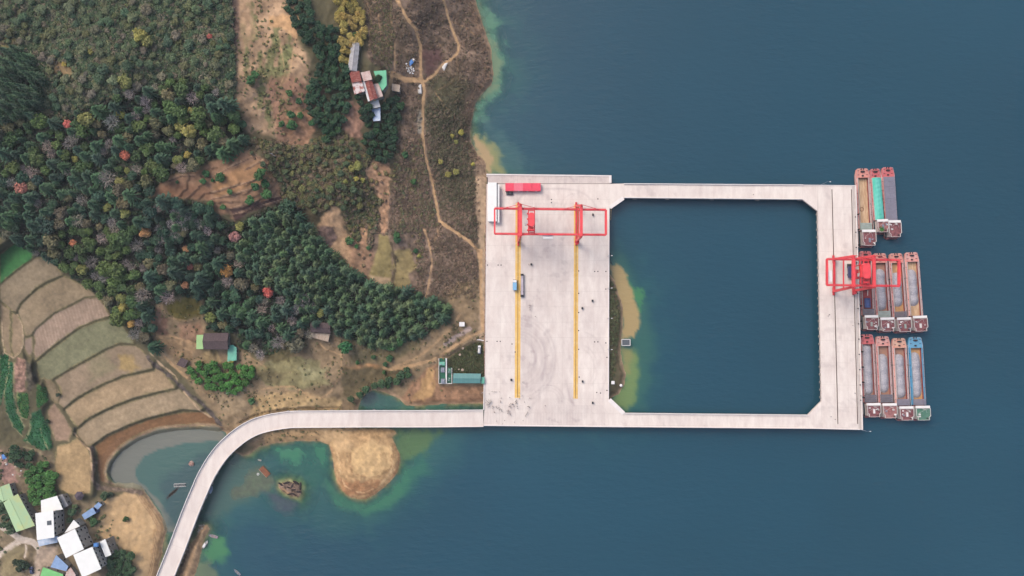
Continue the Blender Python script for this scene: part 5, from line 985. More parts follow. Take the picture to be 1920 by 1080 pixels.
for (x, y, w, d, h, m_, lb) in ((829.5,681.5,3.6,2.2,2.0,"teal_sheet","teal roofed skip at the upper end of the green pad"),(830.5,693.5,2.4,3.0,1.6,"machine_grey","grey pump unit in the middle of the green pad"),(831,714,2.4,2.8,2.2,"machine_grey","grey mixer at the lower end of the green pad"),(843,695,2.0,3.0,1.6,"cabin_roof_green","green tank on the narrow pad near the teal hall"),(842.5,711,1.8,2.4,1.2,"cabin_roof_green","lower green tank on the narrow pad near the teal hall")):
    t = empty("site_machine", U(x, y, 5.02), lb, "machine", "machines on the green pad"); MB().box(-w/2, w/2, -d/2, d/2, .2, h).build("casing", M[m_], t); MB().box(-w/2+.2, w/2-.2, -d/2-.15, d/2+.15, 0, .2).build("skid", M["dark_metal"], t); MB().cyl((w*.2, d*.2, h), (w*.2, d*.2, h+.5), .22).build("exhaust", M["white_wall"], t); MB().cyl((-w*.2, -d*.25, h), (-w*.2, -d*.25, h+.25), .4, n=10).build("cap", M["machine_grey"], t)
t = empty("site_machine", U(899, 656, 4.8), "grey machine with white frame parked on the compound grass", "machine"); MB().box(-1, 1, -2.4, 1.6, .4, 1.6).build("body", M["machine_grey"], t); MB().cyl((0, -1.6, 2.0), (0, 1.2, 2.4), .9, .6, 12).build("drum", M["white_wall"], t); MB().box(-.9, .9, 1.7, 2.8, .4, 1.9).build("cab", M["white_paint"], t); wheels(t, (-1.6, 2.1), .9, .4)
pts = [(866,648.5),(874,644),(884,640),(896,636.5),(907,638.5)]; w_ = empty("boundary_wall", U(886, 641, 4.8), "low curved white wall above the compound grass", "wall"); strip(w_, "coping", pts, .55, 5.0, 6.0, M["kerb"]); strip(w_, "footing", pts, .8, 4.2, 5.0, M["concrete_wall"])
for k, (x, y, s_) in enumerate(((868,653,.8),(862.5,665,.8),(867.5,693.5,.9),(860.5,692.5,.5))):
    t = link("sand_bag", mesh("sand_bag", *(lambda m_: (m_.V, m_.F))(MB().prism([(-s_, -s_*.6), (-s_*.6, -s_*.9), (s_*.7, -s_*.8), (s_, -s_*.2), (s_*.8, s_*.8), (-s_*.5, s_), (-s_, s_*.3)], -.2, s_*.7).prism([(-s_*.6, -s_*.4), (s_*.5, -s_*.5), (s_*.6, s_*.4), (-s_*.4, s_*.6)], s_*.7, s_*.95)), M["shed_roof"])); t.location = U(x, y, 4.9); tag(t, ["pale sack by the curved white wall end","pale sack in the middle of the compound grass","larger pale sack close to the teal hall","small pale sack left of the larger one near the teal hall"][k], "sack")
# pump box afloat and small things on the bank
r = empty("pump_pontoon", U(1172.8, 642, 0), "dark square pump box with white frame at the inner bank", "pontoon"); MB().box(-2.7, 2.7, -2.0, 2.0, -.5, 1.0).build("float", M["grey_wall"], r); MB().box(-2.4, 2.4, -1.75, 1.75, 1.0, 1.9).build("cover", M["hydro_grey"], r)
for a, c in (((-2.7,-2),(2.7,-2)),((2.7,-2),(2.7,2)),((2.7,2),(-2.7,2)),((-2.7,2),(-2.7,-2))): MB().beam((*a, 1.9), (*c, 1.9), .35).build("frame_rail", M["white_paint"], r)
r = empty("access_ladder", U(1143.6, 400, 3), "tan scaffold stair against the yard wall near the crane", "stair"); mb = MB()
for sx in (-.9, .9): MB().beam((sx, 3.6, 2.6), (sx, -3.8, -3), .25).build("stringer", M["wood_tan"], r)
for k in range(9): t = k / 8; MB().box(-.9, .9, 3.5-7.2*t-.3, 3.5-7.2*t+.3, 2.6-5.5*t, 2.7-5.5*t).build("tread", M["wood_tan"], r)
r = empty("bank_hut", U(1148.5, 717, zat(1148.5,717)), "tiny white hut on the inner bank", "hut"); MB().box(-.9, .9, -.9, .9, -.3, 1.8).build("wall", M["white_wall"], r); MB().box(-1.05, 1.05, -1.05, 1.05, 1.8, 1.95).build("roof", M["white_paint"], r)
r = empty("storage_tank", U(1164, 722.5, zat(1164,722)), "small white round tank near the tip of the inner bank", "tank"); MB().cyl((0,0,-.3), (0,0,1.2), .9, n=14).build("drum", M["white_paint"], r); MB().cyl((0,0,1.2), (0,0,1.5), .9, .3, 14).build("lid", M["white_paint"], r)
# ------------------------------------------------------------------ boats, rafts and rocks
def boat(label, px, py, L_, W_, ang, m_, cabin=None):
    r = empty("small_boat", U(px, py, 0), label, "boat", "small boats near the viaduct", R(ang)); h, w = L_/2, W_/2
    ol = [(-w*.7, -h), (w*.7, -h), (w, -h*.4), (w, h*.3), (w*.5, h*.75), (0, h), (-w*.5, h*.75), (-w, h*.3), (-w, -h*.4)]; n = len(ol)
    V = [(x, y, .55) for x, y in ol] + [(x*.75, y*.9, -.25) for x, y in ol] + [(x*.82, y*.92, .55) for x, y in ol] + [(x*.7, y*.85, .1) for x, y in ol]
    Fc = [((i+1) % n, i, n+i, n+(i+1) % n) for i in range(n)] + [(i, (i+1) % n, 2*n+(i+1) % n, 2*n+i) for i in range(n)] + [(2*n+i, 2*n+(i+1) % n, 3*n+(i+1) % n, 3*n+i) for i in range(n)] + [tuple(3*n+i for i in range(n))]
    MB().add(V, Fc).build("hull", M[m_], r)
    for y in (-h*.35, h*.2): MB().box(-w*.8, w*.8, y-.15, y+.15, .38, .46).build("thwart", M["wood_tan"], r)
    if cabin: MB().box(-w*.75, w*.75, -h*.6, h*.25, .5, 1.6).build("canopy", M[cabin], r)
    MB().box(-.15, .15, -h-.25, -h+.1, .2, .9).build("outboard_motor", M["dark_metal"], r)
boat("pale wooden boat with purple stripe moored off the tan spit", 400, 1005, 6.4, 1.9, 75, "boat_wood"); boat("white covered boat drawn up on the tan spit", 385.5, 1020, 5.6, 1.9, -32, "white_wall", "white_paint"); boat("slim grey boat alone at the lower edge of the lake", 445, 1072.5, 5.6, 1.5, 48, "machine_grey"); boat("blue boat half hidden under the viaduct", 395.5, 918, 5.0, 2.6, -20, "pale_blue_roof", "pale_blue_roof"); boat("small white boat just below the blue one by the viaduct", 387.5, 931, 2.6, 1.2, -20, "white_wall")
boat("tiny pale skiff near the rusty pontoon", 487, 862.5, 2.6, .9, 75, "white_wall")
r = empty("rusty_pontoon", U(496.5, 884, 0), "rusty rectangular pontoon in the shallows near the dark rocks", "pontoon", rz=R(-45)); 
for k in range(5): MB().box(-3.6+k*1.45, -3.6+k*1.45+1.38, -1.7, 1.7, -.3, .35 + .04*(k % 2)).build("plate", M["rust_metal"], r)
MB().beam((-3.6,-1.75,.45), (3.6,-1.75,.45), .2).build("edge_rail", M["shed_roof"], r); MB().beam((-3.6,1.75,.45), (3.6,1.75,.45), .2).build("edge_rail", M["rust_metal"], r)
V, Fc = [], []
for i in range(16):
    a = i/16*6.283
    for j in range(6): b_ = j/6*6.283; V.append(((.6+.2*math.cos(b_))*math.cos(a), (.6+.2*math.cos(b_))*math.sin(a), .1+.2*math.sin(b_)))
for i in range(16):
    for j in range(6): Fc.append((i*6+j, ((i+1)%16)*6+j, ((i+1)%16)*6+(j+1)%6, i*6+(j+1)%6))
o = link("life_ring", mesh("life_ring", V, Fc, M["white_paint"], True)); o.location = U(484, 889, .02); tag(o, "white ring float beside the rusty pontoon", "float")
r = empty("fish_raft", U(337.5, 909.5, 0), "white framed fish raft of small cells in the pond", "raft", rz=R(3))
for k in range(6): MB().box(-3.7+k*1.28, -2.5+k*1.28, -.85, .85, -.1, .04).build("cell_net", M["raft_dark"], r); MB().beam((-3.75+k*1.28, -.95, .15), (-3.75+k*1.28, .95, .15), .16).build("crossbar", M["white_wall"], r)
for y in (-.95, .95): MB().beam((-3.8, y, .15), (3.95, y, .15), .2).build("float_bar", M["white_wall"], r)
for k, (x, y) in enumerate(((317,930),(321.5,926),(326,922.5),(330.5,918.5))):
    r = empty("fish_cage", U(x, y, 0), ["dark sunken fish rack farthest from the white raft","dark sunken fish rack second from the lower end","dark sunken fish rack next to last by the white raft","dark sunken fish rack nearest the white raft"][k], "fish rack", "sunken racks in the pond", R(-38)); MB().box(-.55, .55, -2.4, 2.4, -.1, .03).build("net", M["raft_dark"], r)
    for s_ in (-1, 1): MB().beam((s_*.6, -2.4, .03), (s_*.6, 2.4, .03), .14).build("pole", M["bark"], r)
def rock(label, px, py, s_, m_, seed, z=0., flat=.6, group=None):
    rnd = random.Random(seed); bm = bmesh.new(); bmesh.ops.create_icosphere(bm, subdivisions=2, radius=1)
    for v in bm.verts: v.co *= rnd.uniform(.72, 1.15); v.co = Vector((v.co.x*s_[0], v.co.y*s_[1], v.co.z*s_[0]*flat))
    me = bpy.data.meshes.new("rock"); bm.to_mesh(me); bm.free(); me.materials.append(M[m_]); o = link("rock", me); o.location = U(px, py, z); o.rotation_euler = (0, 0, rnd.uniform(-.6, .2)); return tag(o, label, "rock", group)
rock("brown boulder standing in the pond beside the viaduct", 359, 869, (1.9,2.0), "brick_rubble", 1)
for k, (x, y, a, b_) in enumerate(((527,908,2.2,.7),(538,905,2.4,.7),(548,911,.7,2.0),(555,905,2.4,.8),(563,912,.8,2.6),(560,922,1.9,.8),(551,918,1.8,.6),(545,926,2.4,.6),(541,914,1.6,.5),(552,927,2.0,.5))): rock("one of the dark jagged rocks breaking the shallows past the viaduct", x, y, (a, b_), "rock_dark", 20+k, .3, .5, "dark rocks in the shallows")
for k, (x, y, s_) in enumerate(((376,986,.9),(379,991,.8),(374,994,.7),(382,985,.6),(372,997,.6),(352,1030,.7),(347,1037,.8),(344,1046,.7),(340,1055,.8))): rock("one of the pale broken stones at the spit beside the viaduct", x, y, (s_*1.3, s_), "shed_roof", 50+k, zat(x, y), .6, "stones at the spit")
# tarps and stacked sacks near the hill track
def cloth(name, label, pts, z0, m_, seed):
    ce = np.mean([U(x, y, z0) for x, y in pts], axis=0); n = 8; q = [U(x, y, z0) for x, y in pts]; u, v = np.meshgrid(np.linspace(0,1,n), np.linspace(0,1,n), indexing='ij'); u = u[...,None]; v = v[...,None]
    P = (q[0]*(1-u)+q[1]*u)*(1-v) + (q[3]*(1-u)+q[2]*u)*v; P[..., 2] += .35 + .35*np.sin(u[...,0]*3.1)*np.sin(v[...,0]*3.1) + .25*fbm(u[...,0]*100, v[...,0]*100, 40, seed); me = grid_mesh(name, (P-ce).reshape(-1,3), n, n); me.materials.append(M[m_])
    if me.polygons[0].normal.z < 0: me.flip_normals()
    o = link(name, me); o.location = ce; sol = o.modifiers.new("thickness", 'SOLIDIFY'); sol.thickness = .03; return tag(o, label, "tarpaulin")
cloth("tarpaulin", "blue tarpaulin beside white sacks on the hill", [(766,117),(772,111),(776,117),(769,126)], zat(770,118), "tarp_blue", 1); cloth("tarpaulin", "white tarpaulin sheet above the blue one on the hill", [(771.5,111),(776,109.5),(779,114),(775,117)], zat(775,113), "white_paint", 2)
cloth("tarpaulin", "crumpled white sheet lying along the shore track", [(827,128),(834,119),(840,118),(833,134)], zat(833,126), "white_wall", 3)
sk = MB().prism([(-.55,-.35),(-.4,-.45),(.45,-.4),(.6,-.1),(.5,.4),(-.45,.42)], 0, .45).prism([(-.35,-.2),(.35,-.25),(.4,.2),(-.3,.25)], .45, .58); skm = mesh("sack", sk.V, sk.F, M["white_paint"])
rnd = random.Random(8)
for (x, y) in ((762,120),(764,124),(763,128),(766,130),(768,133),(770,129),(772,134),(769,137),(772,131),(775,129),(776,133),(765,134),(767,127),(774,138),(771,126)):
    o = link("sack", skm); o.location = U(x, y, zat(x, y)); o.rotation_euler = (0, 0, rnd.uniform(0, 3)); tag(o, "white sack in the scattered heap below the blue tarpaulin", "sack", "white sacks by the hill track")
cloth("tarpaulin", "pale grey sheet beside the track junction", [(783,160),(790,158),(791,176),(784,177)], zat(787,168), "white_wall", 4)
r = empty("site_hut", U(866.5, 608, zat(866.5,608)), "small white hut near the yard at the end of the dirt lane", "hut"); MB().box(-1.5, 1.5, -1.2, 1.2, -.5, 2.1).build("wall", M["white_wall"], r); MB().box(-1.7, 1.7, -1.4, 1.4, 2.1, 2.25).build("roof", M["white_paint"], r); MB().box(-1.3, -.5, -1.26, -1.2, 0, 1.7).build("door", M["dark_metal"], r)
for k, (x, y, dx) in enumerate(((517,294,-1),(905,735,1),(435,735,1))):
    r = empty("utility_pole", U(x, y, zat(x, y)), ["utility pole beside the brown terraces","utility pole at the yard's lower left edge","utility pole in the lower field near the viaduct"][k], "pole"); MB().cyl((0,0,-.5), (0,0,8.5), .16, .11, 8).build("shaft", M["white_wall"], r); MB().beam((-.9,0,8), (.9,0,8), .12).build("crossarm", M["machine_grey"], r); 
    for q in (-.7, 0, .7): MB().cyl((q,0,8.05), (q,0,8.3), .07).build("insulator", M["white_paint"], r)
rnd = random.Random(3)
for k in range(46):
    x, y = rnd.uniform(0, 42), rnd.uniform(850, 925)
    if 10 < x < 44 and y > 895 + 0.0*x and (x < 34): pass
    if y < 868 + x * 1.35 - 10 and y > 846 + x * .9: rock("rubble lump on the demolished brick plot at the left edge", x, y, (rnd.uniform(.4, 1.1), rnd.uniform(.4, .9)), rnd.choice(["brick_rubble", "white_wall", "shed_roof"]), 100+k, zat(x, y), .5, "rubble on the demolished plot")
cloth("tarpaulin", "bright blue sheet on the rubble plot at the left edge", [(3,852),(10,851),(13,859),(6,862)], zat(8,856), "tarp_blue", 6)
# ------------------------------------------------------------------ people
def person_mesh(seed):
    rnd = random.Random(seed); st_ = rnd.uniform(.05, .2); me = bpy.data.meshes.new("person_cage")
    J = {"pel": (0,0,.95), "spi": (0,.01,1.2), "che": (0,.02,1.42), "nec": (0,.01,1.52), "hea": (0,.03,1.62), "top": (0,.03,1.74),
         "hl": (-.1,0,.92), "kl": (-.11,st_*.6,.5), "al": (-.11,st_*.2-.05,.09), "tl": (-.11,st_*.2+.14,.04), "hr": (.1,0,.92), "kr": (.11,-st_*.2,.5), "ar": (.11,-st_-.05,.09), "tr": (.11,-st_+.14,.04),
         "sl": (-.2,0,1.43), "el": (-.27,-.04,1.14), "wl": (-.26,.1,.9), "fl": (-.25,.14,.8), "sr": (.2,0,1.43), "er": (.27,-.02,1.14), "wr": (.26,.14,.95), "fr": (.25,.2,.86)}
    Rr = {"pel": .15, "spi": .14, "che": .16, "nec": .06, "hea": .1, "top": .075, "hl": .095, "kl": .065, "al": .045, "tl": .04, "hr": .095, "kr": .065, "ar": .045, "tr": .04, "sl": .075, "el": .05, "wl": .036, "fl": .04, "sr": .075, "er": .05, "wr": .036, "fr": .04}
    E = ["pel-spi","spi-che","che-nec","nec-hea","hea-top","pel-hl","hl-kl","kl-al","al-tl","pel-hr","hr-kr","kr-ar","ar-tr","che-sl","sl-el","el-wl","wl-fl","che-sr","sr-er","er-wr","wr-fr"]; K = list(J)
    me.from_pydata([J[k] for k in K], [tuple(K.index(t) for t in e.split("-")) for e in E], []); o = bpy.data.objects.new("cage", me); COL.objects.link(o); o.modifiers.new("skin", 'SKIN'); sk_ = me.skin_vertices[0].data
    for i, k in enumerate(K): sk_[i].radius = (Rr[k], Rr[k]); sk_[i].use_root = (k == "pel")
    o.modifiers.new("sub", 'SUBSURF').levels = 1
    dg = bpy.context.evaluated_depsgraph_get(); out = bpy.data.meshes.new_from_object(o.evaluated_get(dg)); bpy.data.objects.remove(o); out.name = "person"; out.materials.clear(); return out
m_per = bpy.data.materials.new("clothed_person"); m_per.use_nodes = True; N = m_per.node_tree.nodes; L = m_per.node_tree.links; b = N["Principled BSDF"]; b.inputs["Roughness"].default_value = .8
tc = N.new("ShaderNodeTexCoord"); sx_ = N.new("ShaderNodeSeparateXYZ"); L.new(tc.outputs["Object"], sx_.inputs[0]); dv = N.new("ShaderNodeMath"); dv.operation = 'DIVIDE'; dv.inputs[1].default_value = 1.8; L.new(sx_.outputs[2], dv.inputs[0])
rp = N.new("ShaderNodeValToRGB"); rp.color_ramp.interpolation = 'CONSTANT'; e = rp.color_ramp.elements; e[0].position = 0; e[0].color = (.02,.02,.025,1); e[1].position = .53; e[1].color = (.5,.5,.5,1); x_ = e.new(.83); x_.color = (.35,.2,.14,1); x_ = e.new(.925); x_.color = (.012,.01,.01,1); L.new(dv.outputs[0], rp.inputs[0])
st2 = N.new("ShaderNodeMath"); st2.operation = 'COMPARE'; st2.inputs[1].default_value = .68; st2.inputs[2].default_value = .15; L.new(dv.outputs[0], st2.inputs[0]); oi = N.new("ShaderNodeObjectInfo"); mx = N.new("ShaderNodeMix"); mx.data_type = 'RGBA'; L.new(st2.outputs[0], mx.inputs[0]); L.new(rp.outputs[0], mx.inputs[6]); L.new(oi.outputs["Color"], mx.inputs[7]); L.new(mx.outputs[2], b.inputs["Base Color"])
PM = [person_mesh(k) for k in range(4)]
for m_ in PM: m_.materials.append(m_per); m_.polygons.foreach_set("use_smooth", [True]*len(m_.polygons))
rnd = random.Random(21); PP = []
def crowd(x0, y0, pts, lab): PP.extend([(x0 + a/12, y0 + b_/12, lab) for a, b_ in pts])
crowd(900, 725, [(150,310),(170,330),(190,350),(210,380),(225,345),(200,300),(240,300),(250,335),(160,380),(180,405),(150,405),(205,395),(135,350),(235,365)], "person in dark clothes in the ring of people by the yard's lower left wall")
crowd(900, 725, [(285,440),(300,460),(290,490),(318,565),(330,575),(362,440),(375,465),(390,490),(425,470),(440,515),(465,500),(480,520),(490,555),(180,455),(212,440)], "person in dark clothes in the loose cluster below the ring of people")
crowd(900, 725, [(610,545),(635,530),(650,550),(640,585),(625,600),(655,440),(670,400),(690,375),(680,440),(695,470),(720,390),(735,380),(680,600),(680,630),(765,440),(835,440),(848,485)], "person in dark clothes in the cluster below the yellow track's lower end")
crowd(900, 725, [(820,300),(800,335),(815,350),(825,370),(800,380),(810,320)], "person in dark clothes huddled right at the yellow track's lower end")
crowd(900, 725, [(1070,445),(1100,440),(1108,465),(1070,570),(1060,600),(1040,625),(1020,655)], "person in dark clothes in the small file right of the crowd")
crowd(900, 725, [(440,115),(210,160),(480,255),(460,320),(460,345),(670,240),(890,140),(868,205),(945,205),(890,270),(1000,345),(1120,255),(1468,425),(372,770),(505,835),(555,755),(768,795),(970,760),(272,108),(322,112),(360,118)], "person in dark clothes standing apart on the open yard concrete")
crowd(900, 470, [(1100,320),(1105,1230)], "person in dark clothes standing apart on the open yard concrete")
PP += [(992.5,577,"person in dark clothes with two others between the tracks beside the tyre marks"),(995.4,572.5,"person in dark clothes with two others between the tracks beside the tyre marks"),(993.7,581,"person in dark clothes with two others between the tracks beside the tyre marks"),(1003.5,593.5,"person in dark clothes alone inside the tyre mark arcs"),(980,716,"person in dark clothes by a small heap near the tyre marks"),(1412,365,"person in dark clothes alone on the upper trestle bridge"),(1554,590,"person in dark clothes walking on the quay below the crane"),(1552,592.5,"person in dark clothes walking on the quay below the crane"),(1598,610,"person in dark clothes by the rail near the crane's barge"),(1602,737,"person in dark clothes at the quay edge by the lowest barges"),(1613,742,"person in dark clothes at the quay edge by the lowest barges"),(1557,781,"person in dark clothes near the quay's lower chamfer"),(1565,786,"person in dark clothes near the quay's lower chamfer")]
shirts = [(40,42,52),(56,52,50),(36,40,60),(70,66,64),(90,40,44),(48,54,70)]
for x, y, lab in PP:
    o = link("person", rnd.choice(PM)); o.location = U(x, y, DECK_Z + .01); o.rotation_euler = (0, 0, rnd.uniform(0, 6.28)); s_ = rnd.uniform(.93, 1.04); o.scale = (s_*1.05, s_*1.05, s_); o.color = (*lin(rnd.choice(shirts)), 1); tag(o, lab, "person", "people standing on the yard and quay")
# ------------------------------------------------------------------ vegetation
def leafmat(name, inst):
    m = bpy.data.materials.new(name); m.use_nodes = True; N = m.node_tree.nodes; L = m.node_tree.links; b = N["Principled BSDF"]; b.inputs["Roughness"].default_value = .75; b.inputs["Specular IOR Level"].default_value = .15
    if inst: c = N.new("ShaderNodeAttribute"); c.attribute_type = 'INSTANCER'; c.attribute_name = "tint"; co = c.outputs["Color"]
    else: c = N.new("ShaderNodeObjectInfo"); co = c.outputs["Color"]
    tc = N.new("ShaderNodeTexCoord"); no = N.new("ShaderNodeTexNoise"); no.inputs["Scale"].default_value = 1.1; no.inputs["Detail"].default_value = 4; no.inputs["Roughness"].default_value = .8; L.new(tc.outputs["Object"], no.inputs["Vector"])
    mr = N.new("ShaderNodeMapRange"); mr.inputs[1].default_value = .3; mr.inputs[2].default_value = .7; mr.inputs[3].default_value = .55; mr.inputs[4].default_value = 1.5; L.new(no.outputs[0], mr.inputs[0])
    mx = N.new("ShaderNodeMix"); mx.data_type = 'RGBA'; mx.blend_type = 'MULTIPLY'; mx.inputs[0].default_value = 1; L.new(co, mx.inputs[6]); L.new(mr.outputs[0], mx.inputs[7]); L.new(mx.outputs[2], b.inputs["Base Color"])
    return m
LEAF, LEAFI = leafmat("foliage", False), leafmat("foliage_scatter", True)
def quads(P, Nn, S, rng, asp=1.0):
    """leaf faces: centres, normals, sizes"""
    n = len(P); Nn = Nn / (np.linalg.norm(Nn, axis=1, keepdims=True) + 1e-9); r = rng.normal(size=(n, 3)); a = np.cross(Nn, r); a /= np.linalg.norm(a, axis=1, keepdims=True) + 1e-9; b_ = np.cross(Nn, a)
    S = np.asarray(S).reshape(-1, 1); V = np.stack([P - a*S - b_*S*asp*.6, P + a*S*.5 - b_*S*asp, P + a*S + b_*S*asp*.6, P - a*S*.5 + b_*S*asp], 1).reshape(-1, 3)
    return V, np.arange(n*4).reshape(n, 4)
def to_mesh(name, parts, m_):
    V = np.concatenate([p[0] for p in parts]); Fs = []; o = 0
    for v, f in parts: Fs.append(f + o); o += len(v)
    me = bpy.data.meshes.new(name); F_ = np.concatenate(Fs); me.vertices.add(len(V)); me.vertices.foreach_set("co", V.astype(np.float32).ravel()); me.loops.add(F_.size); me.loops.foreach_set("vertex_index", F_.ravel().astype(np.int32)); me.polygons.add(len(F_)); me.polygons.foreach_set("loop_start", np.arange(0, F_.size, 4, dtype=np.int32)); me.update(calc_edges=True); me.materials.append(m_); return me
def crown_broad(seed, m_, lobes=15, per=34, leaf=.085, tall=.75):
    """unit crown radius 1, centred over z = 0..2*tall"""
    rng = np.random.default_rng(seed); parts = []
    for k in range(lobes):
        a = rng.uniform(0, 6.283); rr = math.sqrt(rng.uniform(0, 1)) * .68; lz = tall * (.55 + .55 * math.sqrt(max(0, 1 - rr*rr)) * rng.uniform(.75, 1.1)); c = np.array([math.cos(a)*rr, math.sin(a)*rr, lz]); lr = rng.uniform(.26, .42)
        d = rng.normal(size=(per, 3)); d[:, 2] = np.abs(d[:, 2]) * .9 + .05; d /= np.linalg.norm(d, axis=1, keepdims=True); P = c + d * lr * rng.uniform(.75, 1.08, (per, 1)); parts.append(quads(P, d + rng.normal(size=(per, 3))*.35, rng.uniform(.6, 1.35, per)*leaf, rng))
    d = rng.normal(size=(60, 3)); d /= np.linalg.norm(d, axis=1, keepdims=True); P = d * np.array([.72, .72, .38]) + np.array([0, 0, tall*.62]); parts.append(quads(P, d, rng.uniform(.9, 1.6, 60)*leaf*1.5, rng))
    return to_mesh("crown", parts, m_)
def crown_conifer(seed, m_, whorls=9, br=11):
    rng = np.random.default_rng(seed); parts = []
    for w in range(whorls):
        t = w / (whorls - 1); z = .25 + 2.75 * t; rad = (1 - t) ** .62 * 1.0 + .08
        n = max(5, int(br * (1 - t*.45)))
        for k in range(n):
            a = rng.uniform(0, .35) + 6.283 * k / n + w * .7; L_ = rad * rng.uniform(.8, 1.12); dirv = np.array([math.cos(a), math.sin(a), 0]); side = np.array([-math.sin(a), math.cos(a), 0])
            for s_ in (.42, .72, .98):
                P = dirv * L_ * s_ + np.array([0, 0, z + .12 * math.sin(s_*3.1) - .1*s_*s_]); wd = .15 * rng.uniform(.8, 1.3); ln = .2 * rng.uniform(.8, 1.2); up = np.array([0, 0, rng.uniform(-.06, .06)])
                V = np.array([P - dirv*ln - side*wd*.5, P - side*wd*.4 + dirv*ln*.9 - up, P + side*wd*.4 + dirv*ln*.9 + up, P - dirv*ln + side*wd*.5 + up]); parts.append((V, np.array([[0,1,2,3]])))
    d = rng.normal(size=(34, 3)); d[:, 2] = np.abs(d[:, 2]) + .3; d /= np.linalg.norm(d, axis=1, keepdims=True); P = d*np.array([.2,.2,.5]) + np.array([0,0,2.9]); parts.append(quads(P, d + rng.normal(size=(34,3))*.4, np.full(34, .08), rng))
    return to_mesh("crown", parts, m_)
def crown_bare(seed, m_, n=230):
    rng = np.random.default_rng(seed); parts = []
    d = rng.normal(size=(n, 3)); d[:, 2] = np.abs(d[:, 2]) * .7 + .15; d /= np.linalg.norm(d, axis=1, keepdims=True); r0 = rng.uniform(.25, .8, (n, 1)); P0 = d * r0 * np.array([1, 1, .8]) + np.array([0, 0, .45]); dirs = d + rng.normal(size=(n, 3)) * .55; dirs /= np.linalg.norm(dirs, axis=1, keepdims=True); ln = rng.uniform(.15, .4, (n, 1)); P1 = P0 + dirs * ln
    s_ = np.cross(dirs, rng.normal(size=(n, 3))); s_ /= np.linalg.norm(s_, axis=1, keepdims=True); w = rng.uniform(.012, .03, (n, 1)); V = np.stack([P0 - s_*w, P0 + s_*w, P1 + s_*w*.4, P1 - s_*w*.4], 1).reshape(-1, 3); parts.append((V, np.arange(n*4).reshape(n, 4)))
    for k in range(9):
        a = rng.uniform(0, 6.28); q = np.array([math.cos(a)*.6, math.sin(a)*.6, rng.uniform(.7, 1.1)]); p = np.array([0, 0, .1]); sd2 = np.array([-math.sin(a), math.cos(a), 0])*.035; V = np.array([p-sd2, p+sd2, q+sd2*.5, q-sd2*.5]); parts.append((V, np.array([[0,1,2,3]])))
    return to_mesh("crown", parts, m_)
mb = MB().cyl((0,0,-.35), (0,0,.55), .05, .03, 7)
for k in range(4): a = k*1.6; mb.cyl((0,0,.35), (math.cos(a)*.25, math.sin(a)*.25, .62), .022, .012, 5)
TRUNK = mesh("trunk", mb.V, mb.F, M["bark"])
KINDS = {"broad": [crown_broad(k, LEAF) for k in range(7)], "round": [crown_broad(30+k, LEAF, 18, 30, .09, .7) for k in range(5)], "conifer": [crown_conifer(k, LEAF) for k in range(6)], "bare": [crown_bare(k, LEAF) for k in range(5)], "feather": [crown_broad(60+k, LEAF, 22, 26, .07, .8) for k in range(4)]}
rt = random.Random(77)
def tint(c, v=.12, g=1.85):
    k = 1 + rt.uniform(-v, v); c = np.asarray(c, float); return np.clip((lin(c) * .85 + lin(c).mean() * .15) * g * k * (1 + np.array([rt.uniform(-.06, .06) for _ in range(3)])), .004, .6)
def tree(name, label, group, kind, px, py, rad, c, hmul=1.0, v=.14):
    if group and not label.startswith('*'): label = sized(rad) + label.split(' in ')[0].split(' standing')[0].split(' among')[0].split(' beside')[0].split(' along')[0].split(' lining')[0].split(' below')[0].split(' on ')[0] + ' ' + near(px, py)
    zb = zat(px, py); hc = {"conifer": 3.1, "broad": 1.35, "round": 1.25, "bare": 1.3, "feather": 1.5}[kind] * rad * hmul
    p = U(px, py, zb + hc * .7); r = empty(name, (p[0], p[1], zb), label, "tree", group, rt.uniform(0, 6.28))
    t = link("trunk", TRUNK, r); th = hc * .9; t.scale = (rad*1.6, rad*1.6, th)
    cr = link("crown", rt.choice(KINDS[kind]), r); lift = (0.12 if kind == "conifer" else .32) * rad * (1 if kind != "round" else .6); cr.location = (0, 0, lift); cr.scale = (rad*rt.uniform(.92, 1.08), rad*rt.uniform(.92, 1.08), rad*hmul*rt.uniform(.92, 1.08)); cr.color = (*tint(c, v), 1)
class Bins:
    def __init__(s): s.c = {}; s.q = 12.0
    def ok(s, x, y, d):
        i, j = int(x // s.q), int(y // s.q); k = int(d // s.q) + 1
        for a in range(i-k, i+k+1):
            for b_ in range(j-k, j+k+1):
                for (u, v, r) in s.c.get((a, b_), ()):
                    if (u-x)**2 + (v-y)**2 < ((d + r) / 2) ** 2: return False
        return True
    def add(s, x, y, d): s.c.setdefault((int(x // s.q), int(y // s.q)), []).append((x, y, d))
BIN = Bins()
def darts(poly, n, d0, d1, holes=(), frame=True, pad=8):
    x0, x1 = min(p[0] for p in poly), max(p[0] for p in poly); y0, y1 = min(p[1] for p in poly), max(p[1] for p in poly)
    if frame: x0, y0, x1, y1 = max(x0, -pad), max(y0, -pad), min(x1, 1920), min(y1, 1080 + pad)
    rng = np.random.default_rng(int(abs(sum(p[0]*3 + p[1] for p in poly))) % 99991); X = rng.uniform(x0, x1, n*14); Y = rng.uniform(y0, y1, n*14); ok = inside(poly, X, Y)
    for h_ in holes: ok &= ~inside(h_, X, Y)
    out = []
    for x, y in zip(X[ok], Y[ok]):
        d = rt.uniform(d0, d1)
        if BIN.ok(x, y, d): BIN.add(x, y, d); out.append((x, y, d))
        if len(out) >= n: break
    return out
PXM = .35
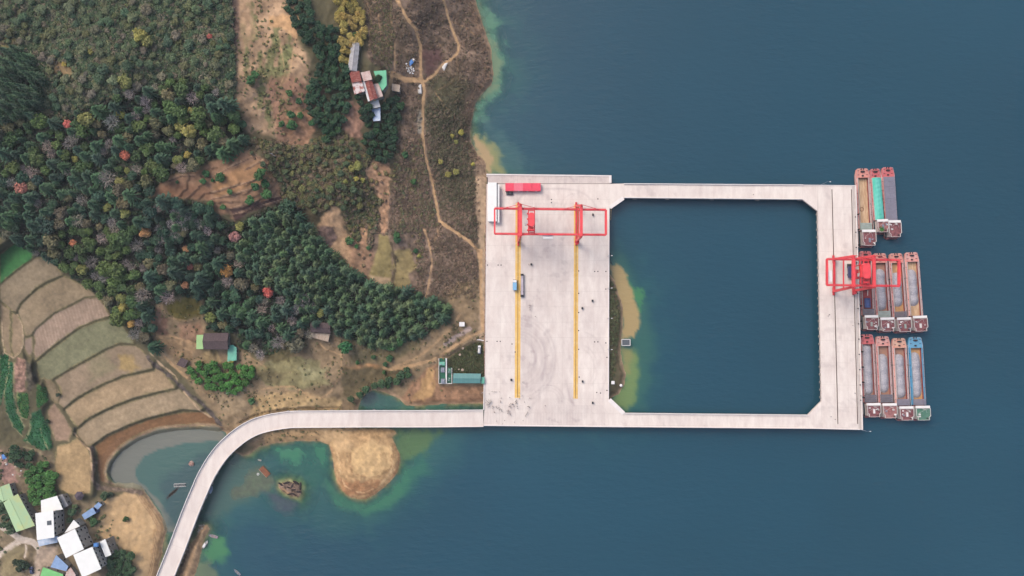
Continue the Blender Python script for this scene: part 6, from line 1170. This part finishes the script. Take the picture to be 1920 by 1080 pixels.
# single trees that stand out by colour or place
def single(name, label, kind, px, py, dpx, c, hm=1.0, group=None): BIN.add(px, py, dpx*.85); tree(name, label, group, kind, px, py, dpx*PXM/2, c, hm)
single("red_tree", "bright red tree, the reddest crown in the wood", "broad", 502, 549, 25, (186,84,78)); single("red_tree", "small red tree in the grey wood at upper left", "broad", 127, 232, 17, (190,92,82)); single("red_tree", "orange red tree beside the bare grey trees left of the brown terraces", "broad", 235, 291, 20, (196,110,82)); single("red_tree", "brick pink tree at the left edge of the wood", "broad", 40, 352, 26, (168,106,92)); single("red_tree", "small orange tree above the green bamboo", "broad", 138, 455, 15, (180,112,78)); single("red_tree", "tiny orange red tree in the scrub near the bare strip", "round", 393, 68, 11, (164,86,74))
single("orange_tree", "amber brown tree just inside the pine wood", "broad", 426, 508, 26, (160,112,58)); single("orange_tree", "golden tall tree in the middle of the wood", "broad", 273, 436, 22, (170,124,74), 1.2); single("orange_tree", "small orange tree right of the golden tall one", "round", 348, 467, 15, (184,130,86)); single("orange_tree", "pinkish tree at the lower end of the brown terraces", "broad", 440, 443, 24, (168,116,104)); single("orange_tree", "orange tree at the terraced fields' upper corner", "broad", 246, 607, 18, (196,148,74)); single("orange_tree", "brownish pink small tree below the bare trees", "round", 357, 500, 14, (150,92,84)); single("orange_tree", "ochre tree low in the pine wood's left end", "broad", 347, 534, 16, (164,114,74))
YEL = [(262,65,26),(275,78,22),(234,155,24),(161,222,28),(226,214,18),(356,247,26),(336,236,16),(357,207,12),(140,298,12),(238,320,12),(333,299,18),(350,290,14),(225,342,17),(235,400,20),(155,505,22),(228,558,20),(232,576,18),(395,595,20),(600,588,16),(200,390,16),(450,425,18),(660,315,14),(672,310,18),(648,341,9),(668,335,10),(680,338,10),(865,248,11),(848,255,9),(855,266,9),(826,303,10),(855,322,12),(840,327,13),(887,308,8),(786,480,8),(120,120,9),(170,97,11),(237,10,8),(432,675,12)]
for x, y, d in YEL: single("yellow_tree", "yellow green tree standing out from the darker growth around it", "broad" if d > 12 else "round", x, y, d*1.12, rt.choice([(140,134,62),(128,126,62),(156,144,60),(120,124,64)]), 1, "yellow green trees on the slope")
YCL = [(630,-20),(655,-20),(680,22),(684,60),(680,82),(662,86),(652,118),(640,120),(640,62),(632,30)]
for x, y, d in darts(YCL, 60, 8, 12): tree("yellow_tree", "golden green tree in the dense clump above the grey barn", "yellow clump above the barn", "feather", x, y, d*PXM*.85, rt.choice([(156,138,66),(146,130,62),(168,146,72)]))
for x, y, d in ((668,68,13),): tree("orchard_tree", "dark green tree inside the golden clump above the barn", None, "round", x, y, 3.0, (62,92,48))
for x, y, d in ((709,147,17),(670,182,14),(752,178,0)):
    if d: single("orchard_tree", ["dark round tree on the corner of the green farm roof","dark round tree at the farm's left wing"][0 if x > 700 else 1], "round", x, y, d, (42,70,46))
# conifers
for x, y, d in darts(CONIF, 298, 9.5, 13.5): tree("conifer_tree", "dark green pine in the dense wood on the spur", "pines of the lower wood", "conifer", x, y, d*PXM*rt.uniform(.68, .95), rt.choice([(62,88,60),(70,94,62),(54,80,60),(80,98,64)]), .8)
for x, y, d in darts(SWCON, 70, 9.5, 13): tree("conifer_tree", "tall dark pine in the small stand at the upper left edge", "pines at the upper left edge", "conifer", x, y, d*PXM*.8, rt.choice([(50,76,56),(56,82,58)]), 1.1)
# mixed wood
holes = (CONIF, SWCON, BROWN, [(700,-50),(1200,-50),(1200,1080),(700,1080)])
MIX = darts(FOREST, 880, 10.5, 20, holes)
for x, y, d in MIX:
    u = rt.random(); gy = fbm(np.array([x]), np.array([y]), 60, 201)[0]; r_ = d*PXM*rt.uniform(.62, .95)
    if u < .09 + .22 * max(gy, 0): tree("bare_tree", "leafless grey tree among the evergreens of the wood", "bare trees in the wood", "bare", x, y, r_*1.1, rt.choice([(142,134,128),(126,120,116),(150,136,126)]), 1, .1)
    elif u < .24 and y > 180: tree("olive_tree", "olive brown tree among the darker crowns of the wood", "olive trees in the wood", "broad", x, y, r_, rt.choice([(98,96,66),(110,104,72),(92,88,70)]))
    elif (x < 440 and y < 330 and u < .62) or (110 < x < 260 and y > 430): tree("broadleaf_tree", "mid green tree in the upper half of the mixed wood" if y < 400 else "fresh green tree beside the terraced fields", "green trees in the upper wood" if y < 400 else "fresh green trees beside the fields", "broad", x, y, r_, rt.choice([(74,96,52),(80,100,50),(66,90,52)]))
    elif u < .55: tree("dark_tree", "dark bluish green tree in the heart of the wood", "dark trees of the wood", "broad", x, y, r_, rt.choice([(50,78,60),(56,84,62),(46,72,60)]))
    else: tree("evergreen_tree", "dark evergreen with pointed crown in the mixed wood", "evergreens of the mixed wood", "conifer", x, y, r_*.92, rt.choice([(52,80,58),(58,88,58),(50,76,60)]), .72)
UL = [(-20,-20),(428,-20),(434,60),(438,165),(425,182),(355,138),(200,180),(110,215),(85,200),(100,160),(60,90),(-20,60)]
for x, y, d in darts(UL, 190, 7, 17): tree("bush_tree", "grey green bushy tree in the open scrub", "bushy trees of the upper left scrub", rt.choice(["broad", "broad", "feather"]), x, y, d*PXM*rt.uniform(.5, .75), rt.choice([(84,104,72),(72,96,70),(100,110,78),(66,88,66),(112,108,88),(96,100,64)]), .85)
for x, y, d in darts([(470,285),(560,285),(650,260),(690,300),(690,400),(640,390),(590,400),(545,365)], 70, 7, 13): tree("bush_tree", "olive bushy tree on the middle slope", "bushy trees of the middle slope", "broad", x, y, d*PXM*rt.uniform(.5, .7), rt.choice([(92,98,62),(108,108,62),(78,90,60),(70,88,62)]), .85)
# orchard
ORCH = [[(535,-10),(575,-10),(590,40),(632,50),(640,120),(655,135),(655,160),(648,190),(655,200),(640,245),(612,262),(590,225),(572,190),(590,150),(600,120),(580,85),(560,60),(540,20)], [(690,232),(700,228),(716,226),(720,205),(726,190),(745,180),(752,200),(742,240),(735,300),(708,300),(680,270)], [(676,190),(692,195),(698,210),(698,225),(680,222)]]
for p_, n_ in zip(ORCH, (190, 75, 12)):
    for x, y, d in darts(p_, n_, 8.5, 12.5): tree("orchard_tree", "round dark green orchard tree in the rows around the hill farm", "orchard trees around the farm", "round", x, y, d*PXM*.78, rt.choice([(46,74,52),(52,82,54),(42,66,48)]))
for x, y, d in ((380,340,12),(386,326,13),(412,332,18),(398,338,7),(332,341,6),(485,330,18),(478,350,15),(497,345,16),(500,364,19),(490,322,15),(468,376,16),(418,388,12),(395,382,12),(431,360,10),(543,175,13),(546,215,14),(528,232,12),(563,216,13),(548,235,20),(560,190,12),(585,230,13),(470,150,18),(478,140,14),(655,452,16),(668,462,8),(690,465,9),(744,450,14),(744,440,12),(779,470,10),(775,340,12),(760,290,14),(730,672,13),(722,683,9),(670,680,8),(700,670,9),(720,698,8),(668,600,9),(472,752,14)):
    tree("orchard_tree", "round green fruit tree standing singly on bare soil" if y < 260 or (y < 400 and x < 540) else "lone round green bush tree on the lower slope", "single fruit trees on soil" if y < 260 or (y < 400 and x < 540) else "lone round trees on the lower slope", "round", x, y, d*PXM*.56, rt.choice([(52,92,56),(60,100,56)]))
for x, y, d, c in ((648,650,28,(48,100,62)),(735,650,20,(54,96,56)),(750,642,18,(54,92,54)),(722,648,18,(60,96,58)),(236,974,13,(58,86,46)),(175,980,17,(52,84,52)),(196,930,18,(58,84,56)),(207,928,12,(58,80,60)),(40,1058,18,(46,64,46)),(30,1055,14,(46,64,46)),(50,1062,13,(50,66,46)),(35,1068,13,(46,62,46)),(135,960,16,(64,90,60)),(130,975,14,(60,84,58)),(140,950,12,(78,98,62)),(108,740,9,(56,70,52)),(88,790,9,(40,70,46)),(170,968,12,(58,88,58))):
    single("village_tree", {648: "large fresh green tree by the two toned house", 236: "single small tree on the beige peninsula"}.get(x, "green tree standing among the fields and houses" if x < 300 else "rounded green tree along the lower edge of the pine wood"), "round", x, y, d, c, 1, "trees among the houses" if x not in (648, 236) else None)
for p_, n_, c_, lab in (([(350,690),(375,682),(440,678),(475,690),(468,715),(440,738),(400,730),(370,715)], 30, (64,112,48), "bright green tree in the thicket below the dark tiled house"), ([(50,880),(85,868),(105,890),(103,925),(85,945),(60,940),(55,910)], 26, (66,112,52), "bright green tree beside the tan field in the village"), ([(205,1030),(245,1035),(250,1085),(200,1090)], 12, (56,84,54), "dark green tree on the shore below the beige peninsula"), ([(0,945),(15,960),(25,990),(20,1000),(0,985)], 6, (62,84,58), "dull green tree beside the long mint shed"), ([(25,840),(60,850),(60,880),(35,880),(20,860)], 9, (52,80,54), "dark green tree beside the rubble plot"), ([(650,745),(680,728),(720,712),(770,690),(765,705),(720,728),(690,730),(665,750)], 16, (56,84,54), "dark green shrub tree lining the inlet")):
    for x, y, d in darts(p_, n_ * 2, 8, 13): tree("thicket_tree", lab, lab.split(" in ")[-1] if " in " in lab else lab, "broad", x, y, d*PXM*.8, c_)
for x, y in ((300,430),(320,420),(338,412),(350,405),(362,412),(315,445),(330,440),(300,450),(375,420),(330,400),(390,432),(345,425),(585,640-62),(560,575),(570,560)):
    tree("bare_tree", "pale leafless tree in the grey patch below the brown terraces" if x < 500 else "pale leafless tree beside the red crown", "bare trees below the terraces" if x < 500 else "bare trees by the red crown", "bare", x, y, rt.uniform(3.4, 4.8), (152,144,140), 1, .1)

# shrubs, brush and far woods as scatter
def source_coll(name, meshes):
    c = bpy.data.collections.new(name)
    for k, me in enumerate(meshes): c.objects.link(bpy.data.objects.new(name + "_piece_%02d" % k, me))
    return c
SRC_SHRUB = source_coll("brush_pieces", [crown_broad(200+k, LEAFI, 6, 14, .15, .5) for k in range(5)]); SRC_TREE = source_coll("far_pieces", [crown_broad(300+k, LEAFI, 13, 24, .1) for k in range(3)] + [crown_conifer(300+k, LEAFI, 7, 9) for k in range(2)]); SRC_DRY = source_coll("dry_pieces", [crown_bare(400+k, LEAFI, 46) for k in range(4)] + [crown_broad(420, LEAFI, 5, 10, .15, .4)])
def scatter(name, label, P, S, Cc, coll, nsrc):
    n = len(P); me = bpy.data.meshes.new(name); me.vertices.add(n); me.vertices.foreach_set("co", np.asarray(P, np.float32).ravel()); rng = np.random.default_rng(n)
    vattr(me, "size", np.asarray(S, np.float32), 'FLOAT'); rot = np.zeros((n, 3), np.float32); rot[:, 2] = rng.uniform(0, 6.28, n); vattr(me, "turn", rot, 'FLOAT_VECTOR'); vattr(me, "tint", np.asarray(Cc, np.float32)); vattr(me, "pick", rng.integers(0, nsrc, n).astype(np.int32), 'INT')
    o = link(name, me); tag(o, label, kind="stuff"); g = bpy.data.node_groups.new(name, 'GeometryNodeTree'); g.interface.new_socket("Geometry", in_out='INPUT', socket_type='NodeSocketGeometry'); g.interface.new_socket("Geometry", in_out='OUTPUT', socket_type='NodeSocketGeometry'); N, L = g.nodes, g.links
    i_, o_ = N.new("NodeGroupInput"), N.new("NodeGroupOutput"); ci = N.new("GeometryNodeCollectionInfo"); ci.inputs["Collection"].default_value = coll; ci.inputs["Separate Children"].default_value = True; ci.inputs["Reset Children"].default_value = True
    io = N.new("GeometryNodeInstanceOnPoints"); io.inputs["Pick Instance"].default_value = True
    def na(nm, ty): a = N.new("GeometryNodeInputNamedAttribute"); a.data_type = ty; a.inputs[0].default_value = nm; return a.outputs[0]
    L.new(i_.outputs[0], io.inputs["Points"]); L.new(ci.outputs[0], io.inputs["Instance"]); L.new(na("pick", 'INT'), io.inputs["Instance Index"]); L.new(na("turn", 'FLOAT_VECTOR'), io.inputs["Rotation"]); L.new(na("size", 'FLOAT'), io.inputs["Scale"]); L.new(io.outputs[0], o_.inputs[0])
    md = o.modifiers.new("scatter", 'NODES'); md.node_group = g; return o
ZI = Z
def zmany(px, py):
    i = np.clip(np.searchsorted(XS, px) - 1, 0, len(XS)-2); j = np.clip(np.searchsorted(YS, py) - 1, 0, len(YS)-2); u = (px-XS[i])/(XS[i+1]-XS[i]); v = (py-YS[j])/(YS[j+1]-YS[j])
    return (Z[i,j]*(1-u)+Z[i+1,j]*u)*(1-v) + (Z[i,j+1]*(1-u)+Z[i+1,j+1]*u)*v, (D[i,j]), np.stack([C[i,j,k] for k in range(3)], -1)
PATHS_ALL = [[(735,-60),(760,30),(788,85),(789,145),(795,165),(792,250),(803,315),(818,385),(824,415),(880,452),(903,500)],[(735,142),(790,152)],[(838,-60),(838,25),(860,85),(858,100),(797,152)],[(902,470),(902,560),(905,620),(850,650),(795,680),(735,693)],[(735,690),(810,650),(862,590)],[(300,632),(372,650)],[(290,640),(350,708)],[(741,75),(740,130)],[(795,430),(810,490),(800,550)]]
def brush(poly, n, s0, s1, pal, k, thr=-9, ns=40, holes=(), mix=.3, frame=True):
    rng = np.random.default_rng(k); x0, x1 = min(p[0] for p in poly), max(p[0] for p in poly); y0, y1 = min(p[1] for p in poly), max(p[1] for p in poly)
    if frame: x0, y0, x1, y1 = max(x0, -60), max(y0, -60), min(x1, 1300), min(y1, 1140)
    X, Y = rng.uniform(x0, x1, n*3), rng.uniform(y0, y1, n*3); ok = inside(poly, X, Y) & (fbm(X, Y, ns, k) > thr + .25*rng.normal(size=n*3)*(thr > -5))
    for h_ in list(holes) + SOIL: ok &= ~(inside(h_, X, Y) & (rng.random(n*3) < .93))
    for p_ in PATHS_ALL: ok &= pdist(p_, X, Y) > 4
    X, Y = X[ok][:n], Y[ok][:n]; z, d, gc = zmany(X, Y); kk = d > 4; X, Y, z, gc = X[kk], Y[kk], z[kk], gc[kk]
    pc = np.asarray(pal, float)[rng.integers(0, len(pal), len(X))]; c = lin(pc*(1-mix) + gc*mix) * 1.75 * rng.uniform(.75, 1.25, (len(X), 1)); S = rng.uniform(s0, s1, len(X)); P = U(X, Y, z); P[:, 2] -= .12*S
    return P, S, c
SOIL = [[(620,383),(642,388),(648,415),(664,450),(672,480),(664,504),(640,494),(618,468),(588,430),(598,410)], [(700,295),(730,306),(738,335),(733,362),(730,400),(727,434),(715,436),(709,400),(703,370),(686,335),(682,316)], [(672,422),(692,426),(690,478),(678,482)], [(655,445),(690,455),(705,490),(690,530),(660,500)], [(645,190),(692,188),(680,258),(652,262),(636,240)], [(590,160),(612,170),(606,215),(590,222)], [(500,26),(562,24),(560,74),(526,54),(498,52)], [(446,-20),(472,-20),(482,60),(462,102),(450,92)], [(528,215),(585,205),(590,245),(578,275),(540,268)], [(640,690),(690,678),(722,690),(712,706),(660,712)], [(711,440),(728,442),(736,470),(768,466),(781,502),(770,530),(745,548),(690,522),(700,490),(708,465)]]
GREENS = [(80,100,70),(68,92,68),(98,110,80),(112,114,84),(62,86,64),(92,94,80),(118,108,94),(72,96,66)]; DRY = [(110,92,80),(126,106,92),(96,84,70),(90,88,66),(118,100,84),(84,80,62)]; MIDG = [(90,94,62),(78,90,60),(104,98,74),(116,110,70),(72,90,64),(106,92,80),(94,100,60)]
sc = [brush([(-60,-60),(432,-60),(436,60),(440,170),(430,195),(360,140),(200,185),(110,228),(-60,225)], 9000, .9, 2.5, GREENS, 1, -.4, 30, [SWCON, [(95,105),(130,118),(148,140),(146,153),(115,158),(98,138)], [(-60,68),(32,68),(38,88),(18,90),(0,118),(-60,120)]]),
      brush([(445,255),(560,275),(640,240),(700,300),(740,330),(700,440),(690,520),(640,400),(600,385),(560,392),(530,370),(520,320),(490,280)], 3700, .7, 1.8, MIDG + [(118,100,84),(110,94,78)], 2, -.22, 30),
      brush([(740,280),(790,260),(812,350),(822,420),(800,440),(780,560),(700,540),(735,450),(740,340)], 1700, .5, 1.2, MIDG + DRY, 3, -.1, 24, [FIELDS[0][0],[(690,438),(782,438),(782,548),(690,548)]]),
      brush([(830,200),(890,230),(890,300),(890,400),(896,455),(840,425),(820,380),(805,310),(798,200)], 1900, .5, 1.2, [(84,86,64),(92,88,68),(76,80,60),(108,94,80),(116,100,86)], 4, -.25, 24),
      brush(FOREST, 5200, .9, 1.8, [(46,66,50),(56,72,52),(80,76,66),(64,78,54)], 5, -9, 40, [BROWN], .1),
      brush(BARE, 420, .5, 1.1, [(96,106,66),(80,96,62),(112,112,74)], 6, .02, 26), brush(SOUTH, 1300, .4, 1.0, [(96,98,66),(84,92,62),(112,104,78)], 7, .1, 34, [GREENPLOT,[(740,757),(800,690),(822,670),(910,722),(910,760)],[(380,655),(420,655),(420,682),(380,682)]]),
      brush(GREENPLOT, 420, .4, .8, [(66,76,48),(58,66,46)], 8), brush([(1144,520),(1158,545),(1162,600),(1156,660),(1152,700),(1144,735)], 260, .5, 1.2, [(66,80,54),(80,84,60)], 9, -.1, 12), brush(VILL, 800, .5, 1.3, [(76,92,60),(66,84,56)], 10, .08, 26, [[(0,960),(130,920),(215,1090),(0,1090)]]), brush([(680,-60),(700,110),(745,150),(745,100),(735,20),(735,-60)], 700, .4, .9, MIDG, 11, .0, 20)]
sc += [brush(v_, 170, .3, .6, [(50,104,62),(60,112,60),(44,92,60)], 60+i) for i, v_ in enumerate(VEG)]
scatter("scrub", "low green scrub covering the slopes between the trees", np.concatenate([a[0] for a in sc]), np.concatenate([a[1] for a in sc]), np.concatenate([a[2] for a in sc]), SRC_SHRUB, 5)
sd2 = [brush(HEATH, 11000, .5, 1.15, DRY, 20, -.45, 26, [[(690,438),(782,438),(782,548),(690,548)],[(792,92),(828,92),(815,145),(795,145)]], .45), brush([(440,255),(900,290),(900,560),(700,560),(600,400),(540,380)], 4500, .5, 1.1, DRY, 21, -.25, 26, [[(690,438),(782,438),(782,548),(690,548)]], .4), brush([(-60,-60),(432,-60),(440,170),(360,140),(110,228),(-60,225)], 3000, .6, 1.3, [(128,114,102),(112,104,90)], 22, -.05, 26), brush(SOUTH, 900, .4, .8, DRY, 23, .05, 26, [GREENPLOT], .5), brush(BARE, 700, .4, .8, DRY, 24, .0, 26, (), .5)]
scatter("dry_brush", "dry brown brush over the shoreward hill", np.concatenate([a[0] for a in sd2]), np.concatenate([a[1] for a in sd2]), np.concatenate([a[2] for a in sd2]), SRC_DRY, 5)
fw = [brush([(-520,-520),(680,-520),(690,-60),(-40,-60),(-40,440),(-520,440)], 1500, 2.4, 3.8, [(60,84,58),(52,78,60),(78,88,60)], 30, -9, 40, (), .1, False)]
scatter("far_wood", "woodland carrying on beyond the picture's edges", fw[0][0], fw[0][1], fw[0][2], SRC_TREE, 5)
# ------------------------------------------------------------------ thin summer haze between the drone and the ground
mh_ = bpy.data.materials.new("haze_air"); mh_.use_nodes = True; N = mh_.node_tree.nodes; L = mh_.node_tree.links
for n_ in list(N):
    if n_.type == 'BSDF_PRINCIPLED': N.remove(n_)
pv = N.new("ShaderNodeVolumePrincipled"); pv.inputs["Color"].default_value = (.86, .92, 1.0, 1); pv.inputs["Density"].default_value = 0.00006
L.new(pv.outputs[0], N["Material Output"].inputs["Volume"])
bb = np.array([o.matrix_world @ Vector(c) for o in (terrain, water) for c in o.bound_box])
hz = MB().box(bb[:,0].min()-20, bb[:,0].max()+20, bb[:,1].min()-20, bb[:,1].max()+20, bb[:,2].min()-1, H_CAM + 6).build("haze", mh_); tag(hz, "thin pale haze over lake and hills", kind="stuff")
